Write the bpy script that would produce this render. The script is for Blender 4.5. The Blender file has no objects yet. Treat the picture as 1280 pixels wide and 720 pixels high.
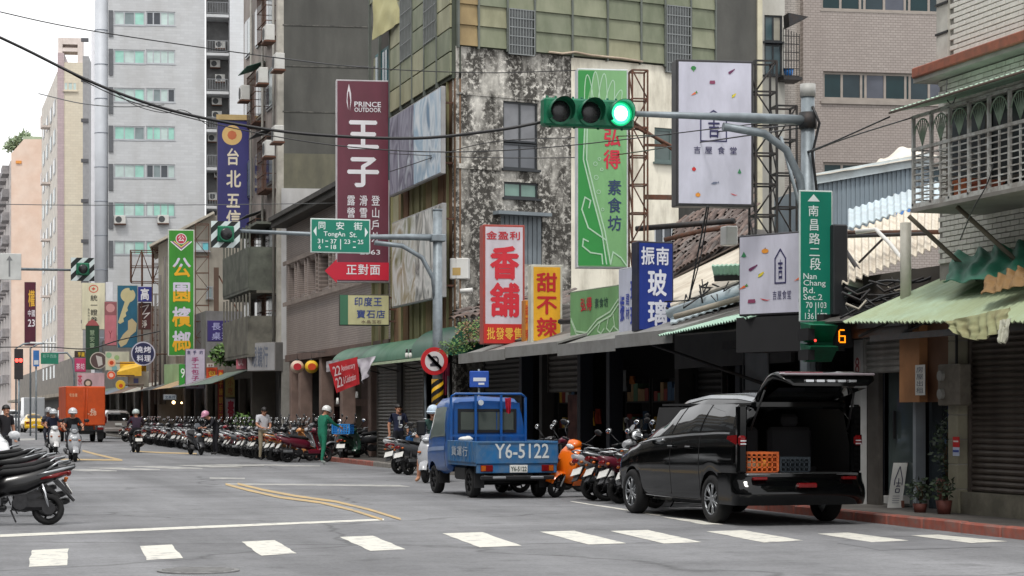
import bpy,bmesh,math,random
from math import radians,sin,cos,pi,atan2,sqrt
from mathutils import Matrix,Vector,Euler,noise
# ------------------------------------------------------------------ camera, world, sun
SC=bpy.context.scene
COL=SC.collection
FPX,HZ,CAMH=2600.0,518.0,1.45
TH=radians(16.0)
ST,CT=sin(TH),cos(TH)
cam=bpy.data.cameras.new('camera')
cam.sensor_width=36.0
cam.lens=36.0*FPX/1280.0
cam.shift_y=(HZ-360.0)/1280.0
cam.clip_start=0.5
cam.clip_end=5000
camo=bpy.data.objects.new('camera',cam)
COL.objects.link(camo)
camo.location=(0,0,CAMH)
camo.rotation_euler=(radians(90),0,-TH)
SC.camera=camo
w=bpy.data.worlds.new('World')
SC.world=w
w.use_nodes=True
nt=w.node_tree
bg=nt.nodes['Background']
sky=nt.nodes.new('ShaderNodeTexSky')
sky.sky_type='NISHITA'
sky.sun_disc=False
SUN_EL,SUN_AZ=radians(58),radians(215)     # azimuth clockwise from +Y
sky.sun_elevation=SUN_EL
sky.sun_rotation=SUN_AZ
sky.dust_density=3.0
mx=nt.nodes.new('ShaderNodeMixRGB')
mx.inputs[0].default_value=0.88
mx.inputs[2].default_value=(9.9,9.85,9.8,1)      # the even white of a closed cloud cover
nt.links.new(sky.outputs[0],mx.inputs[1])
nt.links.new(mx.outputs[0],bg.inputs[0])
bg.inputs[1].default_value=0.13
sl=bpy.data.lights.new('sun','SUN')
sl.energy=1.5
sl.angle=radians(11)
sl.color=(1.0,0.97,0.92)
so=bpy.data.objects.new('sun',sl)
COL.objects.link(so)
sd=Vector((sin(SUN_AZ)*cos(SUN_EL),cos(SUN_AZ)*cos(SUN_EL),sin(SUN_EL)))
so.rotation_euler=sd.to_track_quat('Z','Y').to_euler()
SC.view_settings.view_transform='Standard'
SC.view_settings.look='None'
SC.view_settings.exposure=0.24
SC.view_settings.gamma=1.0
SC.render.engine='CYCLES'
SC.cycles.max_bounces=6
SC.cycles.diffuse_bounces=3
SC.cycles.glossy_bounces=3
SC.cycles.transparent_max_bounces=6
SC.cycles.use_denoising=True
R=random.Random(7)
# ------------------------------------------------------------------ geometry of the view: rays of the photograph into the place
def ray(px,py):
 u=(px-640.0)/FPX
 return Vector((ST+CT*u,CT-ST*u,(HZ-py)/FPX))
def W(px,py,d):
 return Vector((0,0,CAMH))+ray(px,py)*d
def G(px,py,z=0.0):
 d=(CAMH-z)*FPX/(py-HZ)
 p=W(px,py,d)
 return Vector((p.x,p.y,z))
def dX(px,X):
 return X/ray(px,HZ).x
class Fr:
 """a vertical wall frame: local x along the wall (to the right as seen), y into it, z up"""
 def __init__(s,X,Y,rot,Z=0.0):
  s.o=Vector((X,Y,Z));s.rot=radians(rot)
  s.ex=Vector((cos(s.rot),sin(s.rot),0));s.ey=Vector((-sin(s.rot),cos(s.rot),0))
  s.M=Matrix.Translation(s.o) @ Matrix.Rotation(s.rot,4,'Z')
 def pt(s,px,py,yo=0.0):
  r=ray(px,py)
  t=(yo+s.ey.dot(s.o))/s.ey.dot(Vector((r.x,r.y,0)))
  p=Vector((0,0,CAMH))+r*t
  return s.ex.dot(p-s.o),p.z-s.o.z
 def x(s,px,yo=0.0):
  return s.pt(px,HZ,yo)[0]
 def z(s,px,py,yo=0.0):
  return s.pt(px,py,yo)[1]
 def rect(s,x0,x1,y0,y1,yo=0.0):
  xa,xb=s.x(x0,yo),s.x(x1,yo)
  c=(x0+x1)/2
  return xa,xb,s.z(c,y1,yo),s.z(c,y0,yo)      # x0,x1,z0,z1
 def thing(s,name,label,cat,group=None):
  return thing(name,label,cat,s.o,s.rot,group)
def frd(px,d,rot,Z=0.0):
 p=W(px,HZ,d);return Fr(p.x,p.y,rot,Z)
def frX(px,X,rot=-90,Z=0.0):
 return frd(px,dX(px,X),rot,Z)
# ------------------------------------------------------------------ objects
def thing(name,label,cat,loc=(0,0,0),rotz=0.0,group=None,lean=0.0):
 o=bpy.data.objects.new(name,None)
 COL.objects.link(o)
 o.empty_display_size=0.2
 o.location=loc;o.rotation_euler=(lean,0,rotz)
 o['label']=label;o['category']=cat
 if group:o['group']=group
 return o
def root_inv(o):
 while o.parent:o=o.parent
 return (Matrix.Translation(o.location) @ o.rotation_euler.to_matrix().to_4x4()).inverted()
def tag(o,label,cat,group=None):
 o['label']=label;o['category']=cat
 if group:o['group']=group
 return o
def struct(o,kind='structure'):
 o['kind']=kind;return o
def mesh_obj(name,me,parent=None):
 o=bpy.data.objects.new(name,me)
 COL.objects.link(o)
 if parent is not None:o.parent=parent
 return o
def kids(o):return list(o.children)
def copy_tree(o,parent=None):
 c=o.copy();COL.objects.link(c)
 if parent is not None:c.parent=parent
 for ch in kids(o):copy_tree(ch,c)
 return c
def set_color(o,col,names=None):
 for ch in kids(o):
  if names is None or ch.name.split('.')[0] in names:ch.color=col
  set_color(ch,col,names)
class MB:
 def __init__(s):s.v=[];s.f=[];s.m=[];s.s=[]
 def add(s,vs,fs,mat=0,smooth=False,M=None):
  b=len(s.v)
  if M is not None:vs=[M @ Vector(p) for p in vs]
  s.v.extend([tuple(p) for p in vs])
  for f in fs:
   s.f.append(tuple(i+b for i in f));s.m.append(mat);s.s.append(smooth)
  return s
 def box(s,x0,x1,y0,y1,z0,z1,mat=0,c=0.0,M=None):
  if x1<x0:x0,x1=x1,x0
  if y1<y0:y0,y1=y1,y0
  if z1<z0:z0,z1=z1,z0
  if c<=0:
   vs=[(x,y,z) for z in (z0,z1) for y in (y0,y1) for x in (x0,x1)]
   fs=[(0,2,3,1),(4,5,7,6),(0,1,5,4),(2,6,7,3),(0,4,6,2),(1,3,7,5)]
   return s.add(vs,fs,mat,False,M)
  c=min(c,(x1-x0)*.49,(y1-y0)*.49,(z1-z0)*.49)
  vs=[];idx={}
  for i,X in enumerate((x0,x1)):
   for j,Y in enumerate((y0,y1)):
    for k,Z in enumerate((z0,z1)):
     sx,sy,sz=1-2*i,1-2*j,1-2*k
     idx[i,j,k,0]=len(vs);vs.append((X,Y+sy*c,Z+sz*c))
     idx[i,j,k,1]=len(vs);vs.append((X+sx*c,Y,Z+sz*c))
     idx[i,j,k,2]=len(vs);vs.append((X+sx*c,Y+sy*c,Z))
  fs=[]
  q=lambda a,b:[(a,b,0,0),]
  for i in (0,1):
   o=[(0,0),(0,1),(1,1),(1,0)]
   if i:o=o[::-1]
   fs.append(tuple(idx[i,a,b,0] for a,b in o))
   o2=[(0,0),(1,0),(1,1),(0,1)]
   if i:o2=o2[::-1]
   fs.append(tuple(idx[a,i,b,1] for a,b in o2))
   o3=[(0,0),(0,1),(1,1),(1,0)]
   if i:o3=o3[::-1]
   fs.append(tuple(idx[a,b,i,2] for a,b in o3))
  for a in (0,1):
   for b in (0,1):
    fs.append((idx[0,a,b,1],idx[1,a,b,1],idx[1,a,b,2],idx[0,a,b,2]))
    fs.append((idx[a,0,b,0],idx[a,1,b,0],idx[a,1,b,2],idx[a,0,b,2]))
    fs.append((idx[a,b,0,0],idx[a,b,1,0],idx[a,b,1,1],idx[a,b,0,1]))
    for k in (0,1):fs.append((idx[a,b,k,0],idx[a,b,k,1],idx[a,b,k,2]))
  return s.add(vs,fs,mat,False,M)
 def cyl(s,p0,p1,r0,r1=None,n=10,mat=0,caps=True,smooth=True):
  p0,p1=Vector(p0),Vector(p1);r1=r0 if r1 is None else r1
  return s.tube([p0,p1],[r0,r1],n,mat,caps,smooth)
 def tube(s,pts,r,n=8,mat=0,caps=True,smooth=True,closed=False):
  pts=[Vector(p) for p in pts];N=len(pts)
  rs=r if isinstance(r,(list,tuple)) else [r]*N
  vs=[];fs=[]
  up=None
  for i,p in enumerate(pts):
   if closed:t=pts[(i+1) % N]-pts[i-1]
   else:t=pts[min(i+1,N-1)]-pts[max(i-1,0)]
   t=t.normalized() if t.length>1e-9 else Vector((0,0,1))
   if up is None:
    up=Vector((0,0,1)) if abs(t.z)<.9 else Vector((1,0,0))
   a=(up-t*up.dot(t))
   a=a.normalized() if a.length>1e-6 else t.orthogonal().normalized()
   up=a;b=t.cross(a)
   for k in range(n):
    g=2*pi*k/n
    vs.append(p+(a*cos(g)+b*sin(g))*rs[i])
  M=N if closed else N-1
  for i in range(M):
   for k in range(n):
    i2=(i+1) % N;k2=(k+1) % n
    fs.append((i*n+k,i*n+k2,i2*n+k2,i2*n+k))
  s.add(vs,fs,mat,smooth)
  if caps and not closed:
   b=len(s.v)-len(vs)
   s.f.append(tuple(b+k for k in range(n))[::-1]);s.m.append(mat);s.s.append(False)
   s.f.append(tuple(b+(N-1)*n+k for k in range(n)));s.m.append(mat);s.s.append(False)
  return s
 def loft(s,rings,mat=0,smooth=True,cap=True,closed=True):
  n=len(rings[0]);vs=[p for r_ in rings for p in r_];fs=[]
  kk=n if closed else n-1
  for i in range(len(rings)-1):
   for k in range(kk):
    k2=(k+1) % n
    fs.append((i*n+k,i*n+k2,(i+1)*n+k2,(i+1)*n+k))
  b=len(s.v)
  s.add(vs,fs,mat,smooth)
  if cap:
   s.f.append(tuple(b+k for k in range(n))[::-1]);s.m.append(mat);s.s.append(False)
   s.f.append(tuple(b+(len(rings)-1)*n+k for k in range(n)));s.m.append(mat);s.s.append(False)
  return s
 def ell(s,c,r,n=10,m=7,mat=0,M=None):
  c=Vector(c);vs=[];fs=[]
  for i in range(m+1):
   a=pi*i/m
   for k in range(n):
    g=2*pi*k/n
    vs.append(Vector((r[0]*sin(a)*cos(g),r[1]*sin(a)*sin(g),r[2]*cos(a))))
  for i in range(m):
   for k in range(n):
    k2=(k+1) % n
    fs.append((i*n+k,(i+1)*n+k,(i+1)*n+k2,i*n+k2))
  if M is not None:vs=[M @ p for p in vs]
  return s.add([p+c for p in vs],fs,mat,True)
 def poly(s,pts,mat=0):
  return s.add(pts,[tuple(range(len(pts)))],mat)
 def prism(s,outline,y0,y1,mat=0,M=None):
  """outline in (x,z), extruded along y"""
  n=len(outline)
  vs=[(x,y0,z) for x,z in outline]+[(x,y1,z) for x,z in outline]
  fs=[tuple(range(n)),tuple(range(n,2*n))[::-1]]
  for k in range(n):
   k2=(k+1) % n
   fs.append((k2,k,n+k,n+k2))
  return s.add(vs,fs,mat,False,M)
 def disc(s,c,r,y,n=20,mat=0,th=.01):
  return s.prism([(c[0]+r*cos(2*pi*k/n),c[1]+r*sin(2*pi*k/n)) for k in range(n)],y,y+th,mat)
 def grid(s,fn,nu,nv,mat=0,smooth=True):
  vs=[fn(i/nu,j/nv) for j in range(nv+1) for i in range(nu+1)]
  fs=[(j*(nu+1)+i,j*(nu+1)+i+1,(j+1)*(nu+1)+i+1,(j+1)*(nu+1)+i) for j in range(nv) for i in range(nu)]
  return s.add(vs,fs,mat,smooth)
 def mesh(s,name,mats):
  me=bpy.data.meshes.new(name)
  me.from_pydata(s.v,[],s.f)
  for m in mats:me.materials.append(m)
  me.polygons.foreach_set('material_index',s.m)
  me.polygons.foreach_set('use_smooth',s.s)
  me.update()
  return me
 def build(s,name,mats,parent=None,world=False):
  if not isinstance(mats,(list,tuple)):mats=[mats]
  if world and parent is not None:
   Mi=root_inv(parent);s.v=[tuple(Mi @ Vector(p)) for p in s.v]
  return mesh_obj(name,s.mesh(name,mats),parent)
def one(name,mb,mats,label,cat,group=None,loc=None):
 """a thing that is one mesh, built from world-space geometry"""
 if loc is None:
  loc=Vector((sum(v[0] for v in mb.v)/len(mb.v),sum(v[1] for v in mb.v)/len(mb.v),min(v[2] for v in mb.v)))
 mb.v=[(v[0]-loc[0],v[1]-loc[1],v[2]-loc[2]) for v in mb.v]
 o=mb.build(name,mats);o.location=loc
 return tag(o,label,cat,group)
# ------------------------------------------------------------------ materials
def lin(c):return tuple(((x/255.)/12.92 if x<=10 else (((x/255.)+.055)/1.055)**2.4) for x in c)
MATS={}
def mat(key,rgb,rough=.7,metal=0.0,var=.12,scale=3.0,bump=0.0,bscale=40.0,dirt=None,damt=.5,dscale=1.2,streak=1.0,dthr=.5,spec=.5,obcol=False,coat=0.0,hue=0.0,emis=None,est=0.0,dsoft=.12,det=6):
 if key in MATS:return MATS[key]
 m=bpy.data.materials.new(key);m.use_nodes=True
 N=m.node_tree;L=N.links;P=N.nodes['Principled BSDF']
 c=lin(rgb)
 P.inputs['Roughness'].default_value=rough
 P.inputs['Metallic'].default_value=metal
 P.inputs['Specular IOR Level'].default_value=spec
 if coat:P.inputs['Coat Weight'].default_value=coat;P.inputs['Coat Roughness'].default_value=.06
 tc=N.nodes.new('ShaderNodeTexCoord')
 n1=N.nodes.new('ShaderNodeTexNoise');n1.inputs['Scale'].default_value=scale;n1.inputs['Detail'].default_value=5
 L.new(tc.outputs['Object'],n1.inputs['Vector'])
 r1=N.nodes.new('ShaderNodeValToRGB')
 r1.color_ramp.elements[0].position=.3;r1.color_ramp.elements[1].position=.7
 a=1-var;b=1+var
 if obcol:
  r1.color_ramp.elements[0].color=(a,a,a,1);r1.color_ramp.elements[1].color=(1,1,1,1)
  oi=N.nodes.new('ShaderNodeObjectInfo')
  mm=N.nodes.new('ShaderNodeMixRGB');mm.blend_type='MULTIPLY';mm.inputs[0].default_value=1
  L.new(oi.outputs['Color'],mm.inputs[1]);L.new(r1.outputs[0],mm.inputs[2]);out=mm.outputs[0]
 else:
  r1.color_ramp.elements[0].color=(c[0]*a,c[1]*a,c[2]*a*(1-hue),1)
  r1.color_ramp.elements[1].color=(min(c[0]*b,.95),min(c[1]*b,.95),min(c[2]*b,.95),1)
  out=r1.outputs[0]
 L.new(n1.outputs['Fac'],r1.inputs[0])
 if dirt is not None:
  mp=N.nodes.new('ShaderNodeMapping');mp.inputs['Scale'].default_value=(1,1,1/streak)
  L.new(tc.outputs['Object'],mp.inputs[0])
  n2=N.nodes.new('ShaderNodeTexNoise');n2.inputs['Scale'].default_value=dscale;n2.inputs['Detail'].default_value=det;n2.inputs['Roughness'].default_value=.65
  L.new(mp.outputs[0],n2.inputs['Vector'])
  r2=N.nodes.new('ShaderNodeValToRGB')
  r2.color_ramp.elements[0].position=dthr-dsoft;r2.color_ramp.elements[1].position=dthr+dsoft
  r2.color_ramp.elements[0].color=(0,0,0,1);r2.color_ramp.elements[1].color=(damt,damt,damt,1)
  L.new(n2.outputs['Fac'],r2.inputs[0])
  mi=N.nodes.new('ShaderNodeMixRGB');dc=lin(dirt);mi.inputs[2].default_value=(*dc,1)
  L.new(r2.outputs[0],mi.inputs[0]);L.new(out,mi.inputs[1]);out=mi.outputs[0]
 L.new(out,P.inputs['Base Color'])
 if bump:
  n3=N.nodes.new('ShaderNodeTexNoise');n3.inputs['Scale'].default_value=bscale;n3.inputs['Detail'].default_value=4
  L.new(tc.outputs['Object'],n3.inputs['Vector'])
  bp=N.nodes.new('ShaderNodeBump');bp.inputs['Strength'].default_value=bump;bp.inputs['Distance'].default_value=.02
  L.new(n3.outputs['Fac'],bp.inputs['Height']);L.new(bp.outputs[0],P.inputs['Normal'])
 if emis is not None:
  P.inputs['Emission Color'].default_value=(*lin(emis),1);P.inputs['Emission Strength'].default_value=est
 MATS[key]=m
 return m
def tilemat(key,rgb,grout,w_,h_,mortar=.006,var=.12,rough=.5,dirt=None,damt=.35,plane='xz'):
 """small wall tiles too far away to tell apart one by one"""
 m=mat(key,rgb,rough=rough,var=var)
 if m.get('tiled'):return m
 m['tiled']=1
 N=m.node_tree;L=N.links;P=N.nodes['Principled BSDF']
 tc=N.nodes.new('ShaderNodeTexCoord')
 mp=N.nodes.new('ShaderNodeMapping');mp.inputs['Rotation'].default_value=(radians(-90),0,0)
 L.new(tc.outputs['Object'],mp.inputs[0])
 bt=N.nodes.new('ShaderNodeTexBrick')
 c=lin(rgb);g=lin(grout)
 bt.inputs['Color1'].default_value=(c[0]*(1-var),c[1]*(1-var),c[2]*(1-var),1)
 bt.inputs['Color2'].default_value=(c[0]*(1+var),c[1]*(1+var),c[2]*(1+var),1)
 bt.inputs['Mortar'].default_value=(*g,1)
 bt.inputs['Scale'].default_value=1.0
 bt.inputs['Brick Width'].default_value=w_;bt.inputs['Row Height'].default_value=h_
 bt.inputs['Mortar Size'].default_value=mortar
 L.new(mp.outputs[0],bt.inputs['Vector'])
 n1=N.nodes.new('ShaderNodeTexNoise');n1.inputs['Scale'].default_value=.6;n1.inputs['Detail'].default_value=6
 mp2=N.nodes.new('ShaderNodeMapping');mp2.inputs['Scale'].default_value=(1,1,.35)
 L.new(tc.outputs['Object'],mp2.inputs[0]);L.new(mp2.outputs[0],n1.inputs['Vector'])
 r1=N.nodes.new('ShaderNodeValToRGB');r1.color_ramp.elements[0].position=.42;r1.color_ramp.elements[1].position=.75
 r1.color_ramp.elements[0].color=(0,0,0,1);r1.color_ramp.elements[1].color=(damt,damt,damt,1)
 L.new(n1.outputs['Fac'],r1.inputs[0])
 mi=N.nodes.new('ShaderNodeMixRGB');mi.inputs[2].default_value=(*lin(dirt or grout),1)
 L.new(r1.outputs[0],mi.inputs[0]);L.new(bt.outputs['Color'],mi.inputs[1])
 L.new(mi.outputs[0],P.inputs['Base Color'])
 bp=N.nodes.new('ShaderNodeBump');bp.inputs['Strength'].default_value=.4;bp.inputs['Distance'].default_value=.01
 bp.invert=True
 L.new(bt.outputs['Fac'],bp.inputs['Height']);L.new(bp.outputs[0],P.inputs['Normal'])
 return m
def emit(key,rgb,st):
 return mat(key,rgb,emis=rgb,est=st,var=0)
def glassmat(key,rgb,rough=.08,spec=.6,var=.15):
 return mat(key,rgb,rough=rough,spec=spec,var=var,scale=1.5)
BLACK=mat('black_plastic',(26,26,28),rough=.45)
RUBBER=mat('tyre_rubber',(24,24,25),rough=.85,bump=.2)
CHROME=mat('chrome',(200,202,205),rough=.18,metal=1.0,var=.05)
ALU=mat('aluminium',(170,173,176),rough=.35,metal=.8,var=.08)
PAINT=mat('vehicle_paint',(200,200,200),rough=.28,obcol=True,var=.06,coat=.25)
CLOTHC=mat('fabric_tinted',(200,200,200),rough=.9,obcol=True,var=.22,scale=9,bump=.3,bscale=30)
SEATM=mat('seat_vinyl',(20,20,22),rough=.7,bump=.15,bscale=120)
ENGINE=mat('engine_metal',(42,42,44),rough=.5,metal=.5,var=.3,scale=20)
MIRROR=mat('mirror_glass',(235,238,240),rough=.04,metal=1.0,var=.02)
REDL=mat('red_lens',(104,14,18),rough=.2,emis=(200,20,20),est=.03,var=.2,scale=30)
AMBL=mat('amber_lens',(176,90,24),rough=.2,var=.2,scale=30)
CLEARL=mat('clear_lens',(205,210,214),rough=.12,var=.2,scale=30,spec=.8)
WHITEP=mat('white_paint',(222,222,218),rough=.5,var=.06,dirt=(150,146,138),damt=.35,dthr=.6)
DGLASS=glassmat('dark_glass',(24,28,30),rough=.06)
RUST=mat('rusty_steel',(84,66,56),rough=.85,var=.3,scale=12,dirt=(110,60,36),damt=.6,dscale=8)
DSTEEL=mat('dark_steel',(50,52,54),rough=.6,metal=.3,var=.25,scale=10,dirt=(80,60,48),damt=.3,dscale=9)
GALV=mat('galvanised_steel',(138,148,154),rough=.5,metal=.35,var=.14,scale=6,dirt=(96,100,104),damt=.4,dscale=5)
INK={}
def ink(rgb):
 k='ink_%d_%d_%d' % rgb
 return mat(k,rgb,rough=.45,var=.05)
# ------------------------------------------------------------------ lettering
GL={}
def glyph(ch,bold=0.0):
 if ch not in GL:
  c=bpy.data.curves.new('g','FONT');c.body=ch;c.resolution_u=2
  o=bpy.data.objects.new('g',c)
  me=o.to_mesh()
  GL[ch]=([(v.co.x,v.co.y) for v in me.vertices],[tuple(p.vertices) for p in me.polygons])
  o.to_mesh_clear()
  bpy.data.objects.remove(o);bpy.data.curves.remove(c)
 return GL[ch]
def cjk(ch):return ord(ch)>0x2e80
def put_text(mb,s,x0,x1,z0,z1,y,bold=.02,vertical=False,mat=0,fit=True):
 """lettering as flat print a hair proud of the face; each Chinese character fills its own cell"""
 def place(vs,fs,bx0,bx1,by0,by1,X0,X1,Z0,Z1):
  sx=(X1-X0)/max(bx1-bx0,1e-6);sz=(Z1-Z0)/max(by1-by0,1e-6)
  bb=bold*.45
  for q,(ox,oz) in enumerate(((0,0),(bb,0),(-bb,0),(0,bb),(0,-bb)) if bold>0 else ((0,0),)):# heavier strokes: the glyph laid over itself, a hair apart
   mb.add([(X0+(a-bx0+ox)*sx,y-.0005*q,Z0+(b-by0+oz)*sz) for a,b in vs],fs,mat)
 if vertical:
  n=len(s);h=(z1-z0)/n
  for i,ch in enumerate(s):
   if ch==' ':continue
   vs,fs=glyph(ch,bold)
   Z1=z1-i*h
   if cjk(ch):place(vs,fs,0.0,1.0,-.12,.88,x0,x1,Z1-h*.95,Z1-h*.05)
   else:place(vs,fs,min(a for a,b in vs),max(a for a,b in vs),0,.72,x0,x1,Z1-h*.9,Z1-h*.1)
 elif any(cjk(c) for c in s):
  n=len(s);wd=(x1-x0)/n
  for i,ch in enumerate(s):
   if ch==' ':continue
   vs,fs=glyph(ch,bold)
   X0=x0+i*wd
   if cjk(ch):place(vs,fs,0.0,1.0,-.12,.88,X0+wd*.03,X0+wd*.97,z0,z1)
   else:place(vs,fs,min(a for a,b in vs),max(a for a,b in vs),0,.72,X0+wd*.15,X0+wd*.85,z0,z1)
 else:
  vs,fs=glyph(s,bold)
  lo=-.0 if not any(c in 'gjpqy' for c in s) else-.2
  place(vs,fs,min(a for a,b in vs),max(a for a,b in vs),lo,.72,x0,x1,z0,z1)
 return mb
def sign(name,label,px0,px1,y0,y1,d=None,X=None,rot=-8,dep=.14,face=(230,230,230),side=(90,90,90),texts=(),fw=.03,
         bands=(),mount=None,cat='sign',xref=None,group=None,art=None,facemat=None):
 """a box sign: casing, face, lettering, brackets; every coordinate is a place on the sign as read off the photograph"""
 if X is not None:fr=frX(px0,X,rot)
 else:fr=frd(px0,d,rot)
 xa,xb,z0,z1=fr.rect(px0,px1,y0,y1)
 fr2=Fr(fr.o.x,fr.o.y,rot,z0)
 t=fr2.thing(name,label,cat,group)
 H=z1-z0;Wd=xb
 sm=mat('casing_%d_%d_%d' % side,side,rough=.5,var=.12,dirt=(96,92,86),damt=.3)
 MB().box(0,Wd,0,dep,0,H,c=.012).build('casing',sm,t)
 fm=facemat or mat('face_%d_%d_%d' % face,face,rough=.35,var=.05,scale=1.2,dirt=tuple(int(v*.8) for v in face),damt=.55,dscale=1.5,streak=3,dthr=.53,det=10)
 MB().box(fw,Wd-fw,-.012,.02,fw,H-fw).build('face_panel',fm,t)
 fx=lambda p:(p-px0)/(px1-px0)*Wd
 fz=lambda p:(y1-p)/(y1-y0)*H
 for (a,b,c_,d_,col) in bands:
  MB().box(fx(a),fx(b),-.0155,0,fz(d_),fz(c_)).build('colour_band',ink(col),t)
 for tx in texts:
  s_,a,b,c_,d_,col=tx[:6]
  bold=tx[6] if len(tx)>6 else .02
  vert=tx[7] if len(tx)>7 else (d_-c_)>(b-a)*1.2 and len(s_)>1
  m=MB();put_text(m,s_,fx(a),fx(b),fz(d_),fz(c_),-.0195,bold,vert)
  m.build('lettering',ink(col),t)
 if art:art(t,fx,fz,Wd,H)
 if mount:
  m=MB()
  for f in (.12,.5,.88):
   if mount=='right':
    m.box(Wd-.02,Wd+.55,dep*.4,dep*.4+.05,H*f,H*f+.05)
   elif mount=='back':
    m.box(Wd*.3,Wd*.3+.05,dep-.01,dep+.8,H*f,H*f+.05);m.box(Wd*.7,Wd*.7+.05,dep-.01,dep+.8,H*f,H*f+.05)
  if mount=='right':m.box(Wd+.5,Wd+.55,dep*.4,dep*.4+.05,H*.12,H*.88+.05)
  m.build('bracket',RUST,t)
 return t,fr2,Wd,H
# ------------------------------------------------------------------ walls and windows
def wall(parent,name,x0,x1,z0,z1,m,holes=(),th=.25,y=0.0,back=None,matslot=None):
 """a wall with real openings; a closed box behind when back is given"""
 xs=sorted({x0,x1,*[min(max(h[i],x0),x1) for h in holes for i in (0,1)]})
 zs=sorted({z0,z1,*[min(max(h[i],z0),z1) for h in holes for i in (2,3)]})
 mb=MB()
 def solid(i,k):
  if i<0 or k<0 or i>=len(xs)-1 or k>=len(zs)-1:return False
  cx,cz=(xs[i]+xs[i+1])/2,(zs[k]+zs[k+1])/2
  return not any(h[0]<cx<h[1] and h[2]<cz<h[3] for h in holes)
 for i in range(len(xs)-1):
  for k in range(len(zs)-1):
   if not solid(i,k):continue
   a,b,c,d=xs[i],xs[i+1],zs[k],zs[k+1]
   mb.add([(a,y,c),(b,y,c),(b,y,d),(a,y,d)],[(0,1,2,3)])
   mb.add([(a,y+th,c),(b,y+th,c),(b,y+th,d),(a,y+th,d)],[(3,2,1,0)])
   if not solid(i-1,k):mb.add([(a,y,c),(a,y,d),(a,y+th,d),(a,y+th,c)],[(0,1,2,3)])
   if not solid(i+1,k):mb.add([(b,y,c),(b,y,d),(b,y+th,d),(b,y+th,c)],[(3,2,1,0)])
   if not solid(i,k-1):mb.add([(a,y,c),(b,y,c),(b,y+th,c),(a,y+th,c)],[(3,2,1,0)])
   if not solid(i,k+1):mb.add([(a,y,d),(b,y,d),(b,y+th,d),(a,y+th,d)],[(0,1,2,3)])
 if back:
  # rest of the building's mass behind this wall
  mb.box(x0+.01,x1-.01,y+th+.6,y+back,z0,z1-.02)
  mb.box(x0,x0+.2,y+th+.001,y+back,z0,z1-.01);mb.box(x1-.2,x1,y+th+.001,y+back,z0,z1-.01)
  mb.box(x0+.2,x1-.2,y+th+.002,y+back,z1-.25,z1-.012)
 return mb.build(name,m,parent)
def window(parent,x0,x1,z0,z1,cols=2,rows=1,y=.08,fm=None,pm=None,fw=.05,sill=True,splits=None,label=None,inner=False):
 fm=fm or ALU;pm=pm or [DGLASS]
 m=MB();yd=.06
 xs=splits or [x0+(x1-x0)*i/cols for i in range(cols+1)]
 zs=[z0+(z1-z0)*i/rows for i in range(rows+1)]
 m.box(x0,x1,y,y+yd,z0,z0+fw);m.box(x0,x1,y,y+yd,z1-fw,z1)
 for i,xx in enumerate(xs):
  a=min(max(xx-fw/2,x0),x1-fw);m.box(a,a+fw,y+.002,y+yd-.002,z0+fw,z1-fw)
 for zz in zs[1:-1]:m.box(x0+fw,x1-fw,y+.001,y+yd-.001,zz-fw/2,zz+fw/2)
 if sill:m.box(x0-.05,x1+.05,y-.14,y+.02,z0-.06,z0-.001)
 wd=m.build('window',fm,parent)
 if label:wd['label']=label
 for i in range(len(xs)-1):
  for k in range(rows):
   yy=y+.022+(.012 if (i % 2) else 0)
   MB().box(xs[i]+fw/2,xs[i+1]-fw/2,yy,yy+.012,zs[k]+fw*.6,zs[k+1]-fw*.6).build('pane',R.choice(pm),wd)
 return wd
def shutter(parent,x0,x1,z0,z1,m,y=.05,n=None,name='roller_shutter',pitch=.09):
 """a roller shutter: guide rails and box, and each slat a part of its own"""
 g=MB()
 g.box(x0-.05,x0,y-.03,y+.06,z0,z1);g.box(x1,x1+.05,y-.03,y+.06,z0,z1)
 g.box(x0,x1,y+.03,y+.05,z0,z1)
 s=g.build(name,m,parent)
 n=n or max(3,int((z1-z0)/pitch));h=(z1-z0)/n
 prof=[(0,0),(-.028,h*.25),(-.034,h*.55),(-.012,h*.86),(.0,h*.97)]
 mb=MB()
 vs=[(0,yy,zz) for yy,zz in prof]+[(x1-x0,yy,zz) for yy,zz in prof]
 k=len(prof)
 mb.add(vs,[(i,i+k,i+k+1,i+1) for i in range(k-1)])
 me=mb.mesh('slat',[m])
 for i in range(n):
  o=bpy.data.objects.new('slat',me);COL.objects.link(o);o.parent=s
  o.location=(x0,y+.028,z0+i*h)
  o.rotation_euler=(R.uniform(-.02,.02),0,0)
 return s
def sheet(name,p00,p10,p11,p01,nu,nv,m,parent=None,th=.02,disp=None,corr=None,smooth=True):
 """a sheet between four corners; corr = (count, depth) makes ribs that run from the first edge to the last"""
 P=[Vector(p) for p in (p00,p10,p11,p01)]
 nrm=(P[1]-P[0]).cross(P[3]-P[0]).normalized()
 if nrm.z<0:nrm=-nrm
 def f(u,v,off=0.0):
  p=(P[0]*(1-u)+P[1]*u)*(1-v)+(P[3]*(1-u)+P[2]*u)*v
  if corr:p=p+nrm*(corr[1]*(sin(u*corr[0]*2*pi)))
  if disp:p=p+disp(u,v,nrm)
  return p+nrm*off
 mb=MB()
 mb.grid(lambda u,v:f(u,v),nu,nv,0,smooth)
 mb.grid(lambda u,v:f(1-u,v,-th),nu,nv,0,smooth)
 # rim
 edge=[(i/nu,0) for i in range(nu)]+[(1,j/nv) for j in range(nv)]+[(1-i/nu,1) for i in range(nu)]+[(0,1-j/nv) for j in range(nv)]
 top=[f(u,v) for u,v in edge];bot=[f(u,v,-th) for u,v in edge];n=len(edge)
 mb.add(top+bot,[(i,n+i,n+(i+1) % n,(i+1) % n) for i in range(n)])
 return mb,nrm
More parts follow.
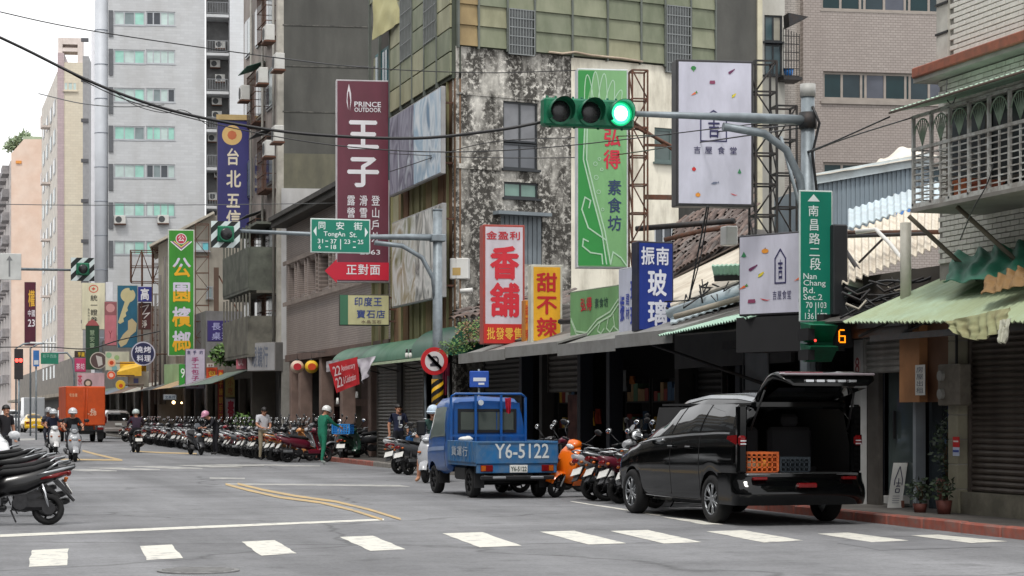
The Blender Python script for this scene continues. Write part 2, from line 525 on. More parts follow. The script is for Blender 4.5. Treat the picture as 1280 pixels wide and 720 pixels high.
# ================================================================== THE SETTING: ground, kerb, markings
ASPH=mat('asphalt',(156,157,160),rough=.86,var=.13,scale=.35,bump=.35,bscale=90,dirt=(118,119,122),damt=.5,dscale=.22,dthr=.52,det=9,dsoft=.09,spec=.35)
def add_asphalt_grain(m):
 N=m.node_tree;L=N.links;P=N.nodes['Principled BSDF']
 src=P.inputs['Base Color'].links[0].from_socket
 tc=N.nodes.new('ShaderNodeTexCoord')
 n=N.nodes.new('ShaderNodeTexNoise');n.inputs['Scale'].default_value=26;n.inputs['Detail'].default_value=3
 L.new(tc.outputs['Object'],n.inputs['Vector'])
 r=N.nodes.new('ShaderNodeValToRGB');r.color_ramp.elements[0].position=.3;r.color_ramp.elements[1].position=.7
 r.color_ramp.elements[0].color=(.78,.78,.78,1);r.color_ramp.elements[1].color=(1.0,1.0,1.0,1)
 L.new(n.outputs['Fac'],r.inputs[0])
 mm=N.nodes.new('ShaderNodeMixRGB');mm.blend_type='MULTIPLY';mm.inputs[0].default_value=1
 L.new(src,mm.inputs[1]);L.new(r.outputs[0],mm.inputs[2])
 # dark tar joints and cracks
 v=N.nodes.new('ShaderNodeTexVoronoi');v.feature='DISTANCE_TO_EDGE';v.inputs['Scale'].default_value=.16
 nn=N.nodes.new('ShaderNodeTexNoise');nn.inputs['Scale'].default_value=.8;nn.inputs['Detail'].default_value=4
 L.new(tc.outputs['Object'],nn.inputs['Vector'])
 ad=N.nodes.new('ShaderNodeMixRGB');ad.blend_type='ADD';ad.inputs[0].default_value=.9
 L.new(tc.outputs['Object'],ad.inputs[1]);L.new(nn.outputs['Color'],ad.inputs[2]);L.new(ad.outputs[0],v.inputs['Vector'])
 r3=N.nodes.new('ShaderNodeValToRGB');r3.color_ramp.elements[0].position=.0;r3.color_ramp.elements[1].position=.009
 r3.color_ramp.elements[0].color=(.62,.62,.62,1);r3.color_ramp.elements[1].color=(1,1,1,1)
 L.new(v.outputs['Distance'],r3.inputs[0])
 m2=N.nodes.new('ShaderNodeMixRGB');m2.blend_type='MULTIPLY';m2.inputs[0].default_value=1
 L.new(mm.outputs[0],m2.inputs[1]);L.new(r3.outputs[0],m2.inputs[2])
 # tyre-darkened lanes along the street, patchy across it, and small oily spots
 out=m2.outputs[0]
 for sc_,ns,lo,p0,p1 in (((.55,.035,1),1.0,.74,.38,.62),((.12,.5,1),1.0,.86,.4,.6),((1,1,1),1.3,.72,.30,.40),((1,1,1),6.0,.86,.36,.5)):
  mp=N.nodes.new('ShaderNodeMapping');mp.inputs['Scale'].default_value=sc_;L.new(tc.outputs['Object'],mp.inputs[0])
  nn2=N.nodes.new('ShaderNodeTexNoise');nn2.inputs['Scale'].default_value=ns;nn2.inputs['Detail'].default_value=7;nn2.inputs['Roughness'].default_value=.6;L.new(mp.outputs[0],nn2.inputs['Vector'])
  rr2=N.nodes.new('ShaderNodeValToRGB');rr2.color_ramp.elements[0].position=p0;rr2.color_ramp.elements[1].position=p1
  rr2.color_ramp.elements[0].color=(lo,lo,lo,1);rr2.color_ramp.elements[1].color=(1,1,1,1);L.new(nn2.outputs['Fac'],rr2.inputs[0])
  m3=N.nodes.new('ShaderNodeMixRGB');m3.blend_type='MULTIPLY';m3.inputs[0].default_value=1;L.new(out,m3.inputs[1]);L.new(rr2.outputs[0],m3.inputs[2]);out=m3.outputs[0]
 L.new(out,P.inputs['Base Color'])
add_asphalt_grain(ASPH)
road=struct(MB().poly([(-1500,-300,0),(1500,-300,0),(1500,2500,0),(-1500,2500,0)]).build('road',ASPH))
KERB=12.3
PAVE=tilemat('paving',(92,88,84),(58,56,54),.3,.3,.012,.15,rough=.85)
MP=MB();MP.box(KERB+.15,30,8,420,-.3,.13)
pavement=struct(MP.build('pavement',mat('pavement_grey',(96,92,88),rough=.85,var=.25,scale=2.5,bump=.3,bscale=25,dirt=(60,58,56),damt=.5,dscale=1.1)))
kred=mat('kerb_red_paint',(158,88,74),rough=.7,var=.22,scale=6,dirt=(120,110,104),damt=.75,dscale=5,dthr=.55)
kgrey=mat('kerb_stone',(140,136,130),rough=.85,var=.18,scale=5,dirt=(90,86,82),damt=.5,dscale=4)
kb=MB().box(-.0,.15,0,.98,-.2,.135,c=.02)
kme_r=kb.mesh('kerb_stone',[kred]);kme_g=MB().box(-.0,.15,0,.98,-.2,.135,c=.02).mesh('kerb_stone',[kgrey])
for i in range(120):
 y=15+i
 rd=(y<31) or (56<y<66)
 k=mesh_obj('kerb_stone',kme_r if rd else kme_g,pavement)
 k.location=(KERB+R.uniform(-.006,.006),y,R.uniform(-.005,.005))
mb=MB();mb.box(KERB,KERB+.15,135,420,-.2,.13);mb.build('kerb',kgrey,pavement)
WPAINT=mat('road_white',(224,222,212),rough=.75,var=.1,scale=5,dirt=(146,146,146),damt=.85,dscale=5,dthr=.58,dsoft=.08,det=12)
WPAINT2=mat('road_white_worn',(190,189,184),rough=.75,var=.15,scale=5,dirt=(132,132,132),damt=.85,dscale=3.5,dthr=.5,det=8)
YPAINT=mat('road_yellow',(208,176,118),rough=.75,var=.12,scale=4,dirt=(142,138,128),damt=.85,dscale=4,dthr=.52,det=8)
def marking(name,pts,m,z=.004,wob=0.0):
 P=[G(*p) for p in pts]
 mb=MB()
 # subdivide the edges so the painted rim is slightly uneven
 vs=[]
 for i,p in enumerate(P):
  q=P[(i+1) % len(P)]
  n=max(1,min(14,int((q-p).length/.35)))
  for k in range(n):
   r=p.lerp(q,k/n)
   vs.append((r.x+(R.uniform(-wob,wob) if k else 0),r.y+(R.uniform(-wob,wob) if k else 0),z))
 mb.poly(vs)
 o=mb.build(name,m,road)
 return o
stripes=[((40,688),(86,686),(84,707),(36,709)),((175,683),(215,681),(229,698),(183,700.5)),((302,677.5),(343,675.5),(371,692),(327,695)),
           ((425,671.5),(466,670),(507,687),(463,689)),((553,667),(603,665.5),(652,682.5),(600,684.5)),((675,665),(718,663.7),(783,679.5),(736,681)),
           ((763,664),(810,662.8),(877,678),(830,679.8)),((883,664.5),(930,663),(1004,676),(955,678.5)),((1022,667.5),(1060,666),(1136,676),(1090,678)),((1138,669.5),(1172,668.5),(1260,677),(1214,679.2))]
for s in stripes:marking('crosswalk_stripe',s,WPAINT,wob=.012)
marking('stop_line',[(0,671.8),(0,668.4),(240,658.2),(480,648.6),(480,650.8),(240,661.2)],WPAINT,wob=.01)
marking('lane_line',[(283,606),(283,604.2),(500,606.4),(513,608.6)],WPAINT2,wob=.02)
def stroke(pts,wpx):return [(x,y-wpx/2) for x,y in pts]+[(x,y+wpx/2) for x,y in pts[::-1]]
marking('yellow_line',stroke([(282,605.5),(310,613),(350,622),(400,628.5),(440,638),(478,650)],2.6),YPAINT,z=.008)
marking('yellow_line',stroke([(297,605),(330,613),(370,620.5),(420,627.5),(460,637),(501,649.5)],2.6),YPAINT,z=.008)
marking('yellow_line',stroke([(103,563.5),(120,568),(152,575.5)],2.2),YPAINT,z=.008)
marking('yellow_line',stroke([(70,574.5),(110,575),(153,575.6)],1.8),YPAINT,z=.012)
marking('yellow_line',stroke([(165,564),(200,566),(246,567.2)],1.6),YPAINT,z=.008)
for a,b,y0,y1 in [(78,146,586.8,589.2),(108,200,584.8,587.8),(159,253,582.8,586.2),(217,303,581.8,584.6),(254,330,581.2,583.2),(300,400,580.8,583)]:
 marking('far_crosswalk_stripe',[(a,y0),(a+40,y0-.3),(b,y1-.9),(b,y1),(b-40,y1)],WPAINT2,z=.004+.004*(a % 3))
marking('lane_line',[(262,597),(306,597.4),(306,599),(262,598.6)],WPAINT2)
marking('lane_line',[(20,548.5),(44,547.8),(46,550),(25,550.6)],WPAINT2)
marking('edge_line',[(712,627),(716,627),(830,643.5),(824,645)],WPAINT,wob=.02)
marking('edge_line',[(826,646),(870,650),(905,656),(880,656)],WPAINT,wob=.02)
# patched trench and manhole
PATCH=mat('asphalt_patch',(124,125,128),rough=.88,var=.2,scale=2,bump=.4,bscale=80)
marking('asphalt_patch',[(1062,673),(1190,675),(1240,684),(1100,688),(1046,679)],PATCH,z=.003,wob=.03)
mh=G(248,714)
mb=MB();mb.prism([(0.38*cos(2*pi*k/28),0.38*sin(2*pi*k/28)) for k in range(28)],0,.012,M=Matrix.Rotation(radians(90),4,'X'))
for k in range(-3,4):
 hw=sqrt(.33**2-(k*.09)**2);mb.box(-hw,hw,k*.09-.02,k*.09+.02,.006,.018)
for v in range(len(mb.v)):mb.v[v]=(mb.v[v][0],mb.v[v][1],abs(mb.v[v][2])+.002)
c=mb.build('manhole_cover',mat('cast_iron',(134,134,134),rough=.8,metal=.1,var=.2,scale=12),None);c.location=mh
tag(c,'round cast iron manhole cover set in the asphalt before the crosswalk','manhole cover')
# ================================================================== THE OTHER SIDE OF THE STREET (beside and behind the viewpoint)
OPP=[mat('opposite_wall_%d' % i,c,rough=.8,var=.15,scale=.5,dirt=(70,68,66),damt=.5,dscale=.5,streak=3) for i,c in enumerate([(124,116,108),(96,92,90),(140,132,120),(108,104,104),(86,80,76)])]
MB().box(-9,0.2,-40,400,-.3,.13).build('left_pavement',mat('pavement_grey',(0,0,0)),None)['kind']='structure'
yy_=-34
for i,(wd_,h_) in enumerate([(16,15),(13,12),(15,18),(12,10),(18,21),(14,13),(16,17),(20,24),(24,20),(30,26),(40,22)]):
 f=Fr(-6.0,yy_,90)
 t=f.thing('shop_building','street building on the near left side, %s from behind the camera' % ('first second third fourth fifth sixth seventh eighth ninth tenth eleventh'.split()[i]),'building','buildings on the left side of the street')
 MB().box(0,wd_-.2,0,12,0,h_).build('wall',OPP[i % 5],t)
 m=MB();g_=MB()
 for k in range(int((h_-4)/3.1)):
  for j in range(int(wd_/3)):m.box(.6+j*3,2.6+j*3,-.04,.02,4.4+k*3.1,6.0+k*3.1)
 struct(m.build('window_panes',mat('opposite_glass',(58,66,72),rough=.15),t),'stuff')
 MB().box(.3,wd_-.5,-.05,.02,.13,3.0).build('shop_front',mat('opposite_shop',(40,38,38),var=.5,scale=.8),t)
 MB().box(.1,wd_-.3,-2.2,0,3.1,3.35).build('awning',OPP[(i+2) % 5],t);yy_+=wd_
# ================================================================== FAR TOWERS
def simple_pane():return R.choice([GLA,GLB,GLC,GLD])
GLA=glassmat('pane_mint',(150,200,186),rough=.3,var=.15);GLB=glassmat('pane_pale',(178,196,192),rough=.3);GLC=glassmat('pane_grey',(120,134,136),rough=.2);GLD=glassmat('pane_dark',(52,58,66),rough=.12)
GWALL=tilemat('tower_tile',(186,188,190),(179,181,183),.6,.2,.012,.05,dirt=(150,148,144),damt=.45)
GWALL2=tilemat('tower_tile_white',(206,209,212),(199,202,205),.6,.2,.012,.04,dirt=(180,178,176),damt=.35)
# --- grey tiled tower
fr=frd(135,157.5,-7)
t=fr.thing('apartment_tower','tall pale grey tiled tower block with rows of mint curtained windows','building')
xR=fr.x(262) ;rows=[14,62,110,157.5,205,253,301]
holes=[]
for y in rows:
 a,b,z0,z1=fr.rect(142.5,181,y,y+17.5);holes.append((a,b,z0,z1))
 a,b,z0,z1=fr.rect(182.5,219,y+.3,y+17.8);holes.append((a,b,z0,z1))
zt=fr.z(200,-60)
wall(t,'wall',0,fr.x(256),0,zt,GWALL,holes,back=14)
for i,h in enumerate(holes):
 cols=2 if i % 2==0 else 3
 pm=[GLA,GLA,GLB] if i % 3 else [GLA,GLB,GLC]
 if i in (1,5,9):pm=[GLD,GLC,GLB,GLD]
 window(t,*h,cols=4 if i % 2 else 3,y=.1,pm=pm,fw=.09,fm=ALU)
# slightly prouder plain white bay at the right, balconies between
xa,xb=fr.x(287),fr.x(303)
wall(t,'plain_bay',xa,xb+3.0,0,zt,GWALL2,back=14,y=-.3)
x2,x3=fr.x(258),fr.x(286)
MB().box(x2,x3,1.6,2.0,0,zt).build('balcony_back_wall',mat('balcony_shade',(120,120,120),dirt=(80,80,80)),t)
bars=mat('balcony_rail',(120,122,124),rough=.5,metal=.3)
ACM=mat('ac_casing',(206,206,202),rough=.5,var=.08,dirt=(150,146,138),damt=.4,dscale=3)
ACF=mat('ac_fan_dark',(66,68,70),rough=.6,var=.3,scale=20)
for y in rows+[-34]:
 zb=fr.z(272,y+5)
 MB().box(x2,x3,-.35,1.6,zb-.22,zb,c=.02).build('balcony_slab',GWALL,t)
 m=MB();m.box(x2+.05,x3-.05,-.33,-.28,zb+.9,zb+.96);m.box(x2+.05,x3-.05,-.33,-.28,zb+.08,zb+.13)
 for k in range(9):m.box(x2+.05+(x3-x2-.14)*k/8,x2+.09+(x3-x2-.14)*k/8,-.325,-.285,zb+.13,zb+.9)
 m.build('railing',bars,t)
# rounded metal corner column and flank
sil=mat('silver_cladding',(182,186,192),rough=.5,metal=.0,var=.08,scale=1.0)
cx=-.5
m=MB();m.cyl((cx,.75,0),(cx,.75,zt),.52,n=20);m.build('round_corner_column',sil,t)
m=MB()
for k in range(14):m.cyl((cx,.75,2+k*2.6),(cx,.75,2.06+k*2.6),.54,n=20)
struct(m.build('column_joints',mat('joint_grey',(140,146,156)),t),'stuff')
for y in [13,61,109,157,205,253,301]:
 z=fr.z(136,y)
 MB().box(.05,.38,-.1,.05,z-2.0,z).build('recess_strip',mat('strip_dark',(92,94,98)),t)
fs=frd(119.5,158.5,-7)
a=fr.x(119.7,.9)
MB().box(-1.3,a+.35,1.1,16,0,zt-6).build('street_flank',mat('white_flank',(232,232,236),var=.04),t)
# side awning of 2 AC boxes handled with the other air conditioners
# --- tan tower
TAN=tilemat('tan_tile',(204,195,176),(190,181,162),.5,.25,.012,.05,dirt=(186,172,150),damt=.4)
MAUVE=tilemat('mauve_tile',(176,158,160),(158,140,144),.5,.25,.012,.06)
PINKW=mat('pink_render',(216,204,198),var=.05,dirt=(180,170,160),damt=.4)
fr=frd(72,206,-8)
t=fr.thing('apartment_tower','tall tan and mauve tower block with an open frame on its roof','building')
zt=fr.z(85,78);xr=fr.x(108)
MB().box(fr.x(80),xr,0,14,0,zt).build('wall',TAN,t)
MB().box(fr.x(72),fr.x(80)-.002,-.08,13,0,fr.z(75,66)).build('mauve_pier',MAUVE,t)
m=MB();zz=fr.z(85,47)
x0,x1=fr.x(72.5),fr.x(103)
m.box(x0,fr.x(78),.1,2.2,fr.z(75,66),zz);m.box(fr.x(97),x1,.1,2.2,zt,zz);m.box(fr.x(78),fr.x(97),.12,2.18,fr.z(85,55),zz);m.box(fr.x(78),fr.x(97),.12,2.18,fr.z(85,64),fr.z(85,59.5))
m.build('roof_frame',PINKW,t)
window(t,*fr.rect(79,97,102,114),cols=3,y=-.06,pm=[GLB],fw=.15,fm=TAN)
# receding street side with its window bays
fs=Fr(fr.o.x,fr.o.y,-90)
def side_frame(fr0,X=None):return Fr(fr0.o.x,fr0.o.y,-90)
L=26.0
side=Fr(fr.o.x-.05,fr.o.y+L,-90)
root=t
def to_local(parent,fr_,mbx):
 """geometry given in the frame fr_, carried into the thing it belongs to"""
 Mi=root_inv(parent) @ fr_.M
 mbx.v=[tuple(Mi @ Vector(p)) for p in mbx.v];return mbx
m=MB();m.box(0,L-.02,0,3,0,fr.z(72,90));to_local(t,side,m).build('street_wall',mat('tan_street_wall',(205,198,188),var=.08,dirt=(150,146,140),damt=.5),t)
for k in range(13):
 zb=5+k*2.95
 if zb+1.8>fr.z(72,90):break
 for xx in (3.0,9.0,15.5,21.0):
  m=MB();m.box(xx,xx+2.6,-.05,.1,zb,zb+1.5);to_local(t,side,m);f=m.build('window',ALU,t)
  m=MB();m.box(xx+.12,xx+1.25,-.08,.0,zb+.12,zb+1.38);m.box(xx+1.35,xx+2.48,-.08,.0,zb+.12,zb+1.38);to_local(t,side,m).build('pane',GLD if k % 2 else GLC,f)
 if k % 2:
  m=MB();m.box(13,15,-.9,0,zb-.2,zb+.0);m.box(13,15,-.9,-.8,zb,zb+1.0);to_local(t,side,m).build('balcony',PINKW,t)
# --- far tower's narrow grey neighbour seen in the gap
fr=frd(103.5,186,-8)
t=fr.thing('grey_apartment_block','narrow strip of a dark grey block wedged between the tan tower and the white one','building')
MB().box(0,fr.x(111),0,8,0,fr.z(107,70)).build('wall',mat('mid_grey_wall',(150,150,152),var=.1),t)
for k in range(9):MB().box(-.15,.5,-.12,.3,6+k*3.6,6.3+k*3.6).build('ledge',mat('mid_grey_dark',(88,88,92)),t)
# --- orange-pink slab block with a planted roof
ORG=mat('salmon_render',(216,194,178),var=.05,scale=.6,dirt=(196,160,136),damt=.4,dscale=.4)
fr=frd(14,300,-10)
t=fr.thing('apartment_block','salmon rendered block with a planted roof terrace far down the street','building')
zt=fr.z(14,192)
m=MB();x1=fr.x(52)
m.prism([(0,0),(x1,0),(x1,fr.z(45,174)),(fr.x(30),fr.z(30,174)),(0,zt)],0,24)
m.build('wall',ORG,t)
MB().box(fr.x(28),x1-.1,.5,10,fr.z(40,178),fr.z(40,170)).build('roof_edge',mat('roof_green_grey',(150,164,140)),t)
MB().box(fr.x(20),fr.x(27),-.2,-.05,fr.z(22,204.5),fr.z(22,201)).build('orange_plaque',ink((214,140,60)),t)
L=42;side=Fr(fr.o.x-.1,fr.o.y+L,-90)
m=MB();m.box(0,L-.1,0,3,0,zt-1);to_local(t,side,m).build('street_wall',mat('far_street_wall',(188,180,176),dirt=(130,126,124),damt=.6,dscale=.6),t)
for k in range(11):
 m=MB();zb=6+k*3.4
 if zb+1.4>zt-1:break
 for xx in (2,12,22,32):m.box(xx,xx+6,-1.0,0,zb,zb+1.2)
 to_local(t,side,m);struct(m.build('balconies',mat('far_balcony',(150,146,146),dirt=(100,100,104)),t),'stuff')
fr2=frd(-14,420,-10)
t=fr2.thing('brick_red_block','distant reddish grey block at the far end of the street','building')
MB().box(0,fr2.x(30),0,20,0,fr2.z(5,236)).build('wall',mat('far_red_grey',(172,150,144),dirt=(140,136,136),damt=.6,dscale=.2),t)
for k in range(12):
 m=MB();m.box(3,9,-.1,.1,4+k*3.6,5.6+k*3.6);f=m.build('window',GLC,t)
# --- concrete house behind the sign frames (slanted roof)
CONC=mat('old_concrete',(164,158,146),rough=.85,var=.1,scale=1.2,dirt=(110,106,98),damt=.6,dscale=.8,streak=3,dthr=.5)
fr=frd(198,113,-8)
t=fr.thing('concrete_house','weathered concrete house with a slanted sheet roof behind the tall green sign','building')
xr=fr.x(322)
pts=[(0,0),(xr,0),(xr,fr.z(300,262)),(fr.x(265),fr.z(265,270)),(0,fr.z(200,306))]
MB().prism(pts,0,9).build('wall',CONC,t)
z_a,z_b=fr.z(198,305),fr.z(267,268)
m,n_=sheet('roof',(-.5,-.6,z_a-.1),(fr.x(267),-.6,z_b+.12),(fr.x(267),9,z_b+.12),(-.5,9,z_a-.1),10,10,None,th=.12)
m.build('roof',mat('roof_edge_pale',(190,184,170),dirt=(120,112,100)),t)
for (a,b,c,d,n) in [(243,262,302,314,2),(258,266,358,373,1),(222,240,330,342,2),(282,296,330,346,2)]:
 window(t,*fr.rect(a,b,c,d),cols=n,y=-.07,pm=[GLC,GLB,mat('pane_cyan',(110,190,200),rough=.3)],fw=.07)
MB().box(fr.x(243),fr.x(268),-.6,0,fr.z(255,425),fr.z(255,419)).build('ledge',CONC,t)
# --- row of low shops under it, running into the distance
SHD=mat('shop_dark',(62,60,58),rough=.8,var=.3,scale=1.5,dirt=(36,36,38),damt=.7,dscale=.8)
SHM=mat('shop_mid',(120,114,106),rough=.8,var=.15,scale=1.5,dirt=(80,78,76),damt=.6,dscale=1)
cols_=[(110,104,96),(140,132,118),(120,120,122),(150,138,122),(128,108,96),(146,144,140),(118,112,104)]
aw=[('dull_green',(92,112,98)),('grey',(120,122,120)),('tan',(186,156,116)),('dark_grey',(90,92,94)),('off_white',(186,182,170)),('rust',(120,88,68)),('blue_grey',(100,112,124))]
Y0=87.0
shopW=[7.5,7.0,8.5,8.0,9,9,11,13]
y=Y0
for i,wd in enumerate(shopW):
 f=Fr(13.6,y+wd,-90)
 nm,ac=aw[i % 7]
 t=f.thing('shophouse','low %s shophouse with %s awning, %s beyond the apartment block' % (('cream','brown','grey','tan')[i % 4],nm.replace('_',' '),('first','second','third','fourth','fifth','sixth','seventh','last')[i]),'building','low shophouses down the street')
 h=[5.2,4.2,6.5,5.0,7.5,6.0,8.5,7.0][i]
 hole=[(.5,wd*.48,.13,3.0),(wd*.52,wd-.5,.13,3.0)]
 wall(t,'wall',0,wd,0,h,mat('shop_wall_%d' % i,cols_[i % 7],dirt=(84,80,76),damt=.6,dscale=.9,streak=2),hole,back=7)
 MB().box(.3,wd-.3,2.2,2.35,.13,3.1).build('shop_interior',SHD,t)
 am=mat('awning_%s' % nm,ac,rough=.7,var=.15,dirt=(90,88,84),damt=.35)
 m,n_=sheet('awning',(.2,-.02,3.35),(wd-.2,-.02,3.35),(wd-.2,-1.7,2.75),(.2,-1.7,2.75),24,6,am,corr=(12,.02))
 m.build('awning',am,t)
 for a,b,c,d in hole:
  m=MB();m.box(a+.3,b-.3,.9,1.0,.4,1.0);m.box(a+.2,a+1.1,.5,.6,.13,2.0);m.build('display_shelf',mat('display_%d' % i,R.choice([(150,60,44),(170,140,60),(90,100,90),(160,150,140)]),var=.5,scale=6),t)
 y+=wd
f=Fr(13.4,y+130,-90)
t=f.thing('shophouse','long low grey terrace of shops at the foot of the far towers','building','low shophouses down the street')
MB().box(0,128,0,8,0,6.5).build('wall',SHM,t)
MB().box(2,126,-1.5,0,3.0,3.3).build('awning',mat('far_awning',(130,120,104),var=.4,scale=.4),t)
MB().box(2,126,-.05,.05,.13,2.9).build('shop_front',SHD,t)
# ================================================================== TALL APARTMENT BLOCK with the dark side wall
fr=frX(350,13.6,-8)
DARKW=mat('dark_cement',(92,92,88),rough=.9,var=.1,scale=.8,dirt=(62,62,60),damt=.7,dscale=.5,streak=4,dthr=.5,bump=.2,bscale=8,det=9)
DARKW2=mat('olive_cement',(112,110,94),rough=.9,var=.12,scale=1.0,dirt=(70,70,66),damt=.6,dscale=.9,streak=2.5,det=9)
PLAST=mat('white_plaster',(196,196,196),rough=.85,var=.05,dirt=(150,148,146),damt=.5,dscale=.8,streak=3,dthr=.56)
t=fr.thing('apartment_block','tall narrow apartment block with a blank dark cement side wall and cluttered street front','building')
aptT=t
zT=22.0;zw=fr.z(380,236);zo=fr.z(380,192)
MB().box(.05,9,0,8.9,zw+.001,zo).build('side_wall_lower',DARKW2,t)
MB().box(.05,9,0,8.9,zo+.001,zT).build('side_wall',DARKW,t)
m=MB()
for zz in (fr.z(400,33),fr.z(400,84),fr.z(400,141)):m.box(.1,8.9,-.02,.03,zz,zz+.05)
m.build('floor_joint',mat('joint_dark',(60,60,58),dirt=(130,128,120),damt=.5,dscale=3),t)
MB().box(0.05,9,-.12,1.0,3.6,zw).build('plaster_base',PLAST,t)
MB().box(.05,.75,-.11,.6,.1,3.6).build('base_pier',mat('pier_grey',(150,148,142),dirt=(100,98,94)),t)
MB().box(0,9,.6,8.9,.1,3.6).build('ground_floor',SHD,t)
# its street front
S=Fr(13.6,fr.o.y+9.3,-90)
FRONT=mat('grey_pink_front',(158,148,142),rough=.8,var=.1,dirt=(104,98,94),damt=.6,dscale=.9,streak=4)
def inS(parent,Fs,mbx,name,m):return to_local(parent,Fs,mbx).build(name,m,parent)
m=MB();m.box(0,9.3,0,1.0,3.4,zT);inS(t,S,m,'street_wall',FRONT)
m=MB();m.box(9.0,9.32,-.1,.3,3.6,zT);inS(t,S,m,'edge_pilaster',mat('pale_pilaster',(186,182,172),dirt=(120,116,108)))
for k in range(6):
 zb=4.6+k*3.0
 for j,(xa,xb) in enumerate([(.8,2.6),(3.6,5.6),(6.3,8.2)]):
  m=MB();m.box(xa,xb,-.06,.05,zb,zb+1.6);f_=inS(t,S,m,'window',ALU)
  m=MB();m.box(xa+.08,(xa+xb)/2-.04,-.1,.0,zb+.08,zb+1.5);inS_=to_local(t,S,m).build('pane',GLD,f_)
  m=MB();m.box((xa+xb)/2+.04,xb-.08,-.1,.0,zb+.08,zb+1.5);to_local(t,S,m).build('pane',GLC,f_)
  if (k+j) % 2==0 and j:
   # steel grille cage over the window
   m=MB();d_=.4
   for q in range(9):m.box(xa-.1+(xb-xa+.2)*q/8-.012,xa-.1+(xb-xa+.2)*q/8+.012,-d_,-d_+.025,zb-.3,zb+1.75)
   for zz in (zb-.3,zb+.3,zb+.9,zb+1.5,zb+1.75):
    m.box(xa-.12,xb+.12,-d_-.01,-d_+.03,zz,zz+.03)
    for xx in (xa-.12,xb+.1):m.box(xx,xx+.03,-d_+.03,0,zz,zz+.03)
   m.box(xa-.12,xb+.12,-d_+.03,0,zb-.33,zb-.3)
   inS(t,S,m,'window_cage',RUST)
   gm=mat('awning_teal',(70,118,104),dirt=(50,70,62)) if k>2 else mat('awning_slate',(96,98,100),dirt=(60,60,60))
   m,_=sheet('x',(xa-.2,-.02,zb+2.15),(xb+.2,-.02,zb+2.15),(xb+.2,-.75,zb+1.9),(xa-.2,-.75,zb+1.9),20,3,None,corr=(8,.02))
   inS(t,S,m,'window_awning',gm)
# lower enclosed balconies (dark corrugated boxes)
for (za,zb,m_) in [(3.7,5.3,mat('corrugated_dark',(120,118,108),dirt=(54,52,50),damt=.6)),(6.3,8.0,mat('corrugated_dark2',(104,108,98),dirt=(50,50,48),damt=.6))]:
 m=MB();m.box(1.5,8.6,-1.1,-.02,za,za+.12);m.box(1.5,8.6,-.8,-.02,zb+.9,zb+1.0)
 for q in range(26):m.box(1.5+7.1*q/26,1.5+7.1*(q+.6)/26,-1.12,-1.07,za+.12,zb)
 m.box(1.55,8.55,-1.08,-1.05,za+.1,zb-.04);m.box(8.5,8.58,-1.05,0,za+.1,zb)
 for q in range(9):m.box(1.5+7.04*q/8,1.56+7.04*q/8,-1.1,-1.04,zb,zb+.9)
 inS(t,S,m,'enclosed_balcony',m_)
# standpipes and conduits
m=MB()
for xx in (2.95,5.9,8.6):
 m.tube([(xx,-.14,3.6),(xx,-.14,zT)],.055,n=6)
inS(t,S,m,'drain_pipe',mat('pipe_grey',(150,148,142)))
# ================================================================== TILED ARCADE BUILDING
fr=frX(488,13.6,-90)            # near corner of the street front is at the right
far=frX(358,13.6,-90)
Lg=far.o.y-fr.o.y
A=Fr(13.6,far.o.y,-90)
t=A.thing('arcade_building','low brown tiled arcade building with a heavy dark cornice and deep window slots','building')
TILEB=tilemat('taupe_tile',(158,146,140),(120,110,104),.22,.075,.01,.08,dirt=(108,98,92),damt=.5)
REDT=tilemat('dark_red_tile',(88,54,50),(60,40,38),.4,.4,.012,.12,rough=.35)
COLT=mat('arcade_column',(140,118,108),rough=.6,var=.12,dirt=(90,74,68),damt=.5)
z0,z1=3.7,8.55
slots=[(363.5,371),(375.5,383.5),(388,397.5),(402,414),(420,434),(442,458),(466,482)]
holes=[]
for a,b in slots:holes.append((A.x(a),A.x(b),5.85,6.95))
for a,b in slots:holes.append((A.x(a)+.1,A.x(b)-.1,4.25,4.3))
holes=holes[:7]
wall(t,'wall',0,Lg,z0,z1,TILEB,holes,th=.45)
MB().box(0,Lg,.6,8,z0,z1-.05).build('inner_mass',mat('brown_inner',(84,66,58),var=.2),t)
for h in holes:
 f=MB().box(h[0],h[1],.36,.42,h[2],h[3]).build('window',mat('brown_shutter',(98,72,64),var=.15,scale=8),t)
m=MB()
for h in holes:
 m2=MB();m2.box(h[0]-.12,h[0],-.1,.0,5.7,7.1,c=.01);m2.box(h[1],h[1]+.12,-.1,.0,5.7,7.1,c=.01);m2.v and MB().box(h[0]-.12,h[0],-.1,.0,5.7,7.1,c=.01).build('window_pier',TILEB,t);MB().box(h[1],h[1]+.12,-.1,.0,5.7,7.1,c=.01).build('window_pier',TILEB,t)
MB().box(-.02,Lg,-.14,-.101,5.55,5.7).box(-.02,Lg,-.14,-.101,7.1,7.25).build('string_course',mat('taupe_band',(150,138,130),dirt=(96,88,82)),t)
m=MB();m.prism([(0,0)]*0 or [(-.25,0),(Lg,0),(Lg,.22),(-.25,.22)],-.55,.6,M=Matrix.Translation((0,0,8.56)))
m.prism([(-.3,0),(Lg,0),(Lg,.16),(-.3,.16)],-.65,.6,M=Matrix.Translation((0,0,8.79)))
m.build('cornice',mat('cornice_dark',(74,72,68),rough=.8,dirt=(44,44,42),damt=.6),t)
MB().box(-.02,Lg,-.05,.5,3.45,3.70).build('arcade_beam',mat('beam_brown',(112,92,84),dirt=(70,60,56)),t)
for px in (361,372,398,424,459):
 x=A.x(px);MB().box(x,x+.45,.02,.48,.13,3.45,c=.02).build('column',COLT,t)
wall(t,'shop_front',0,Lg,.13,3.45,REDT,[(A.x(364),A.x(396),.13,3.0),(A.x(430),A.x(452),.13,2.6)],th=.2,y=1.6)
MB().box(0,Lg,4.0,4.2,.13,3.45).build('shop_interior',SHD,t)
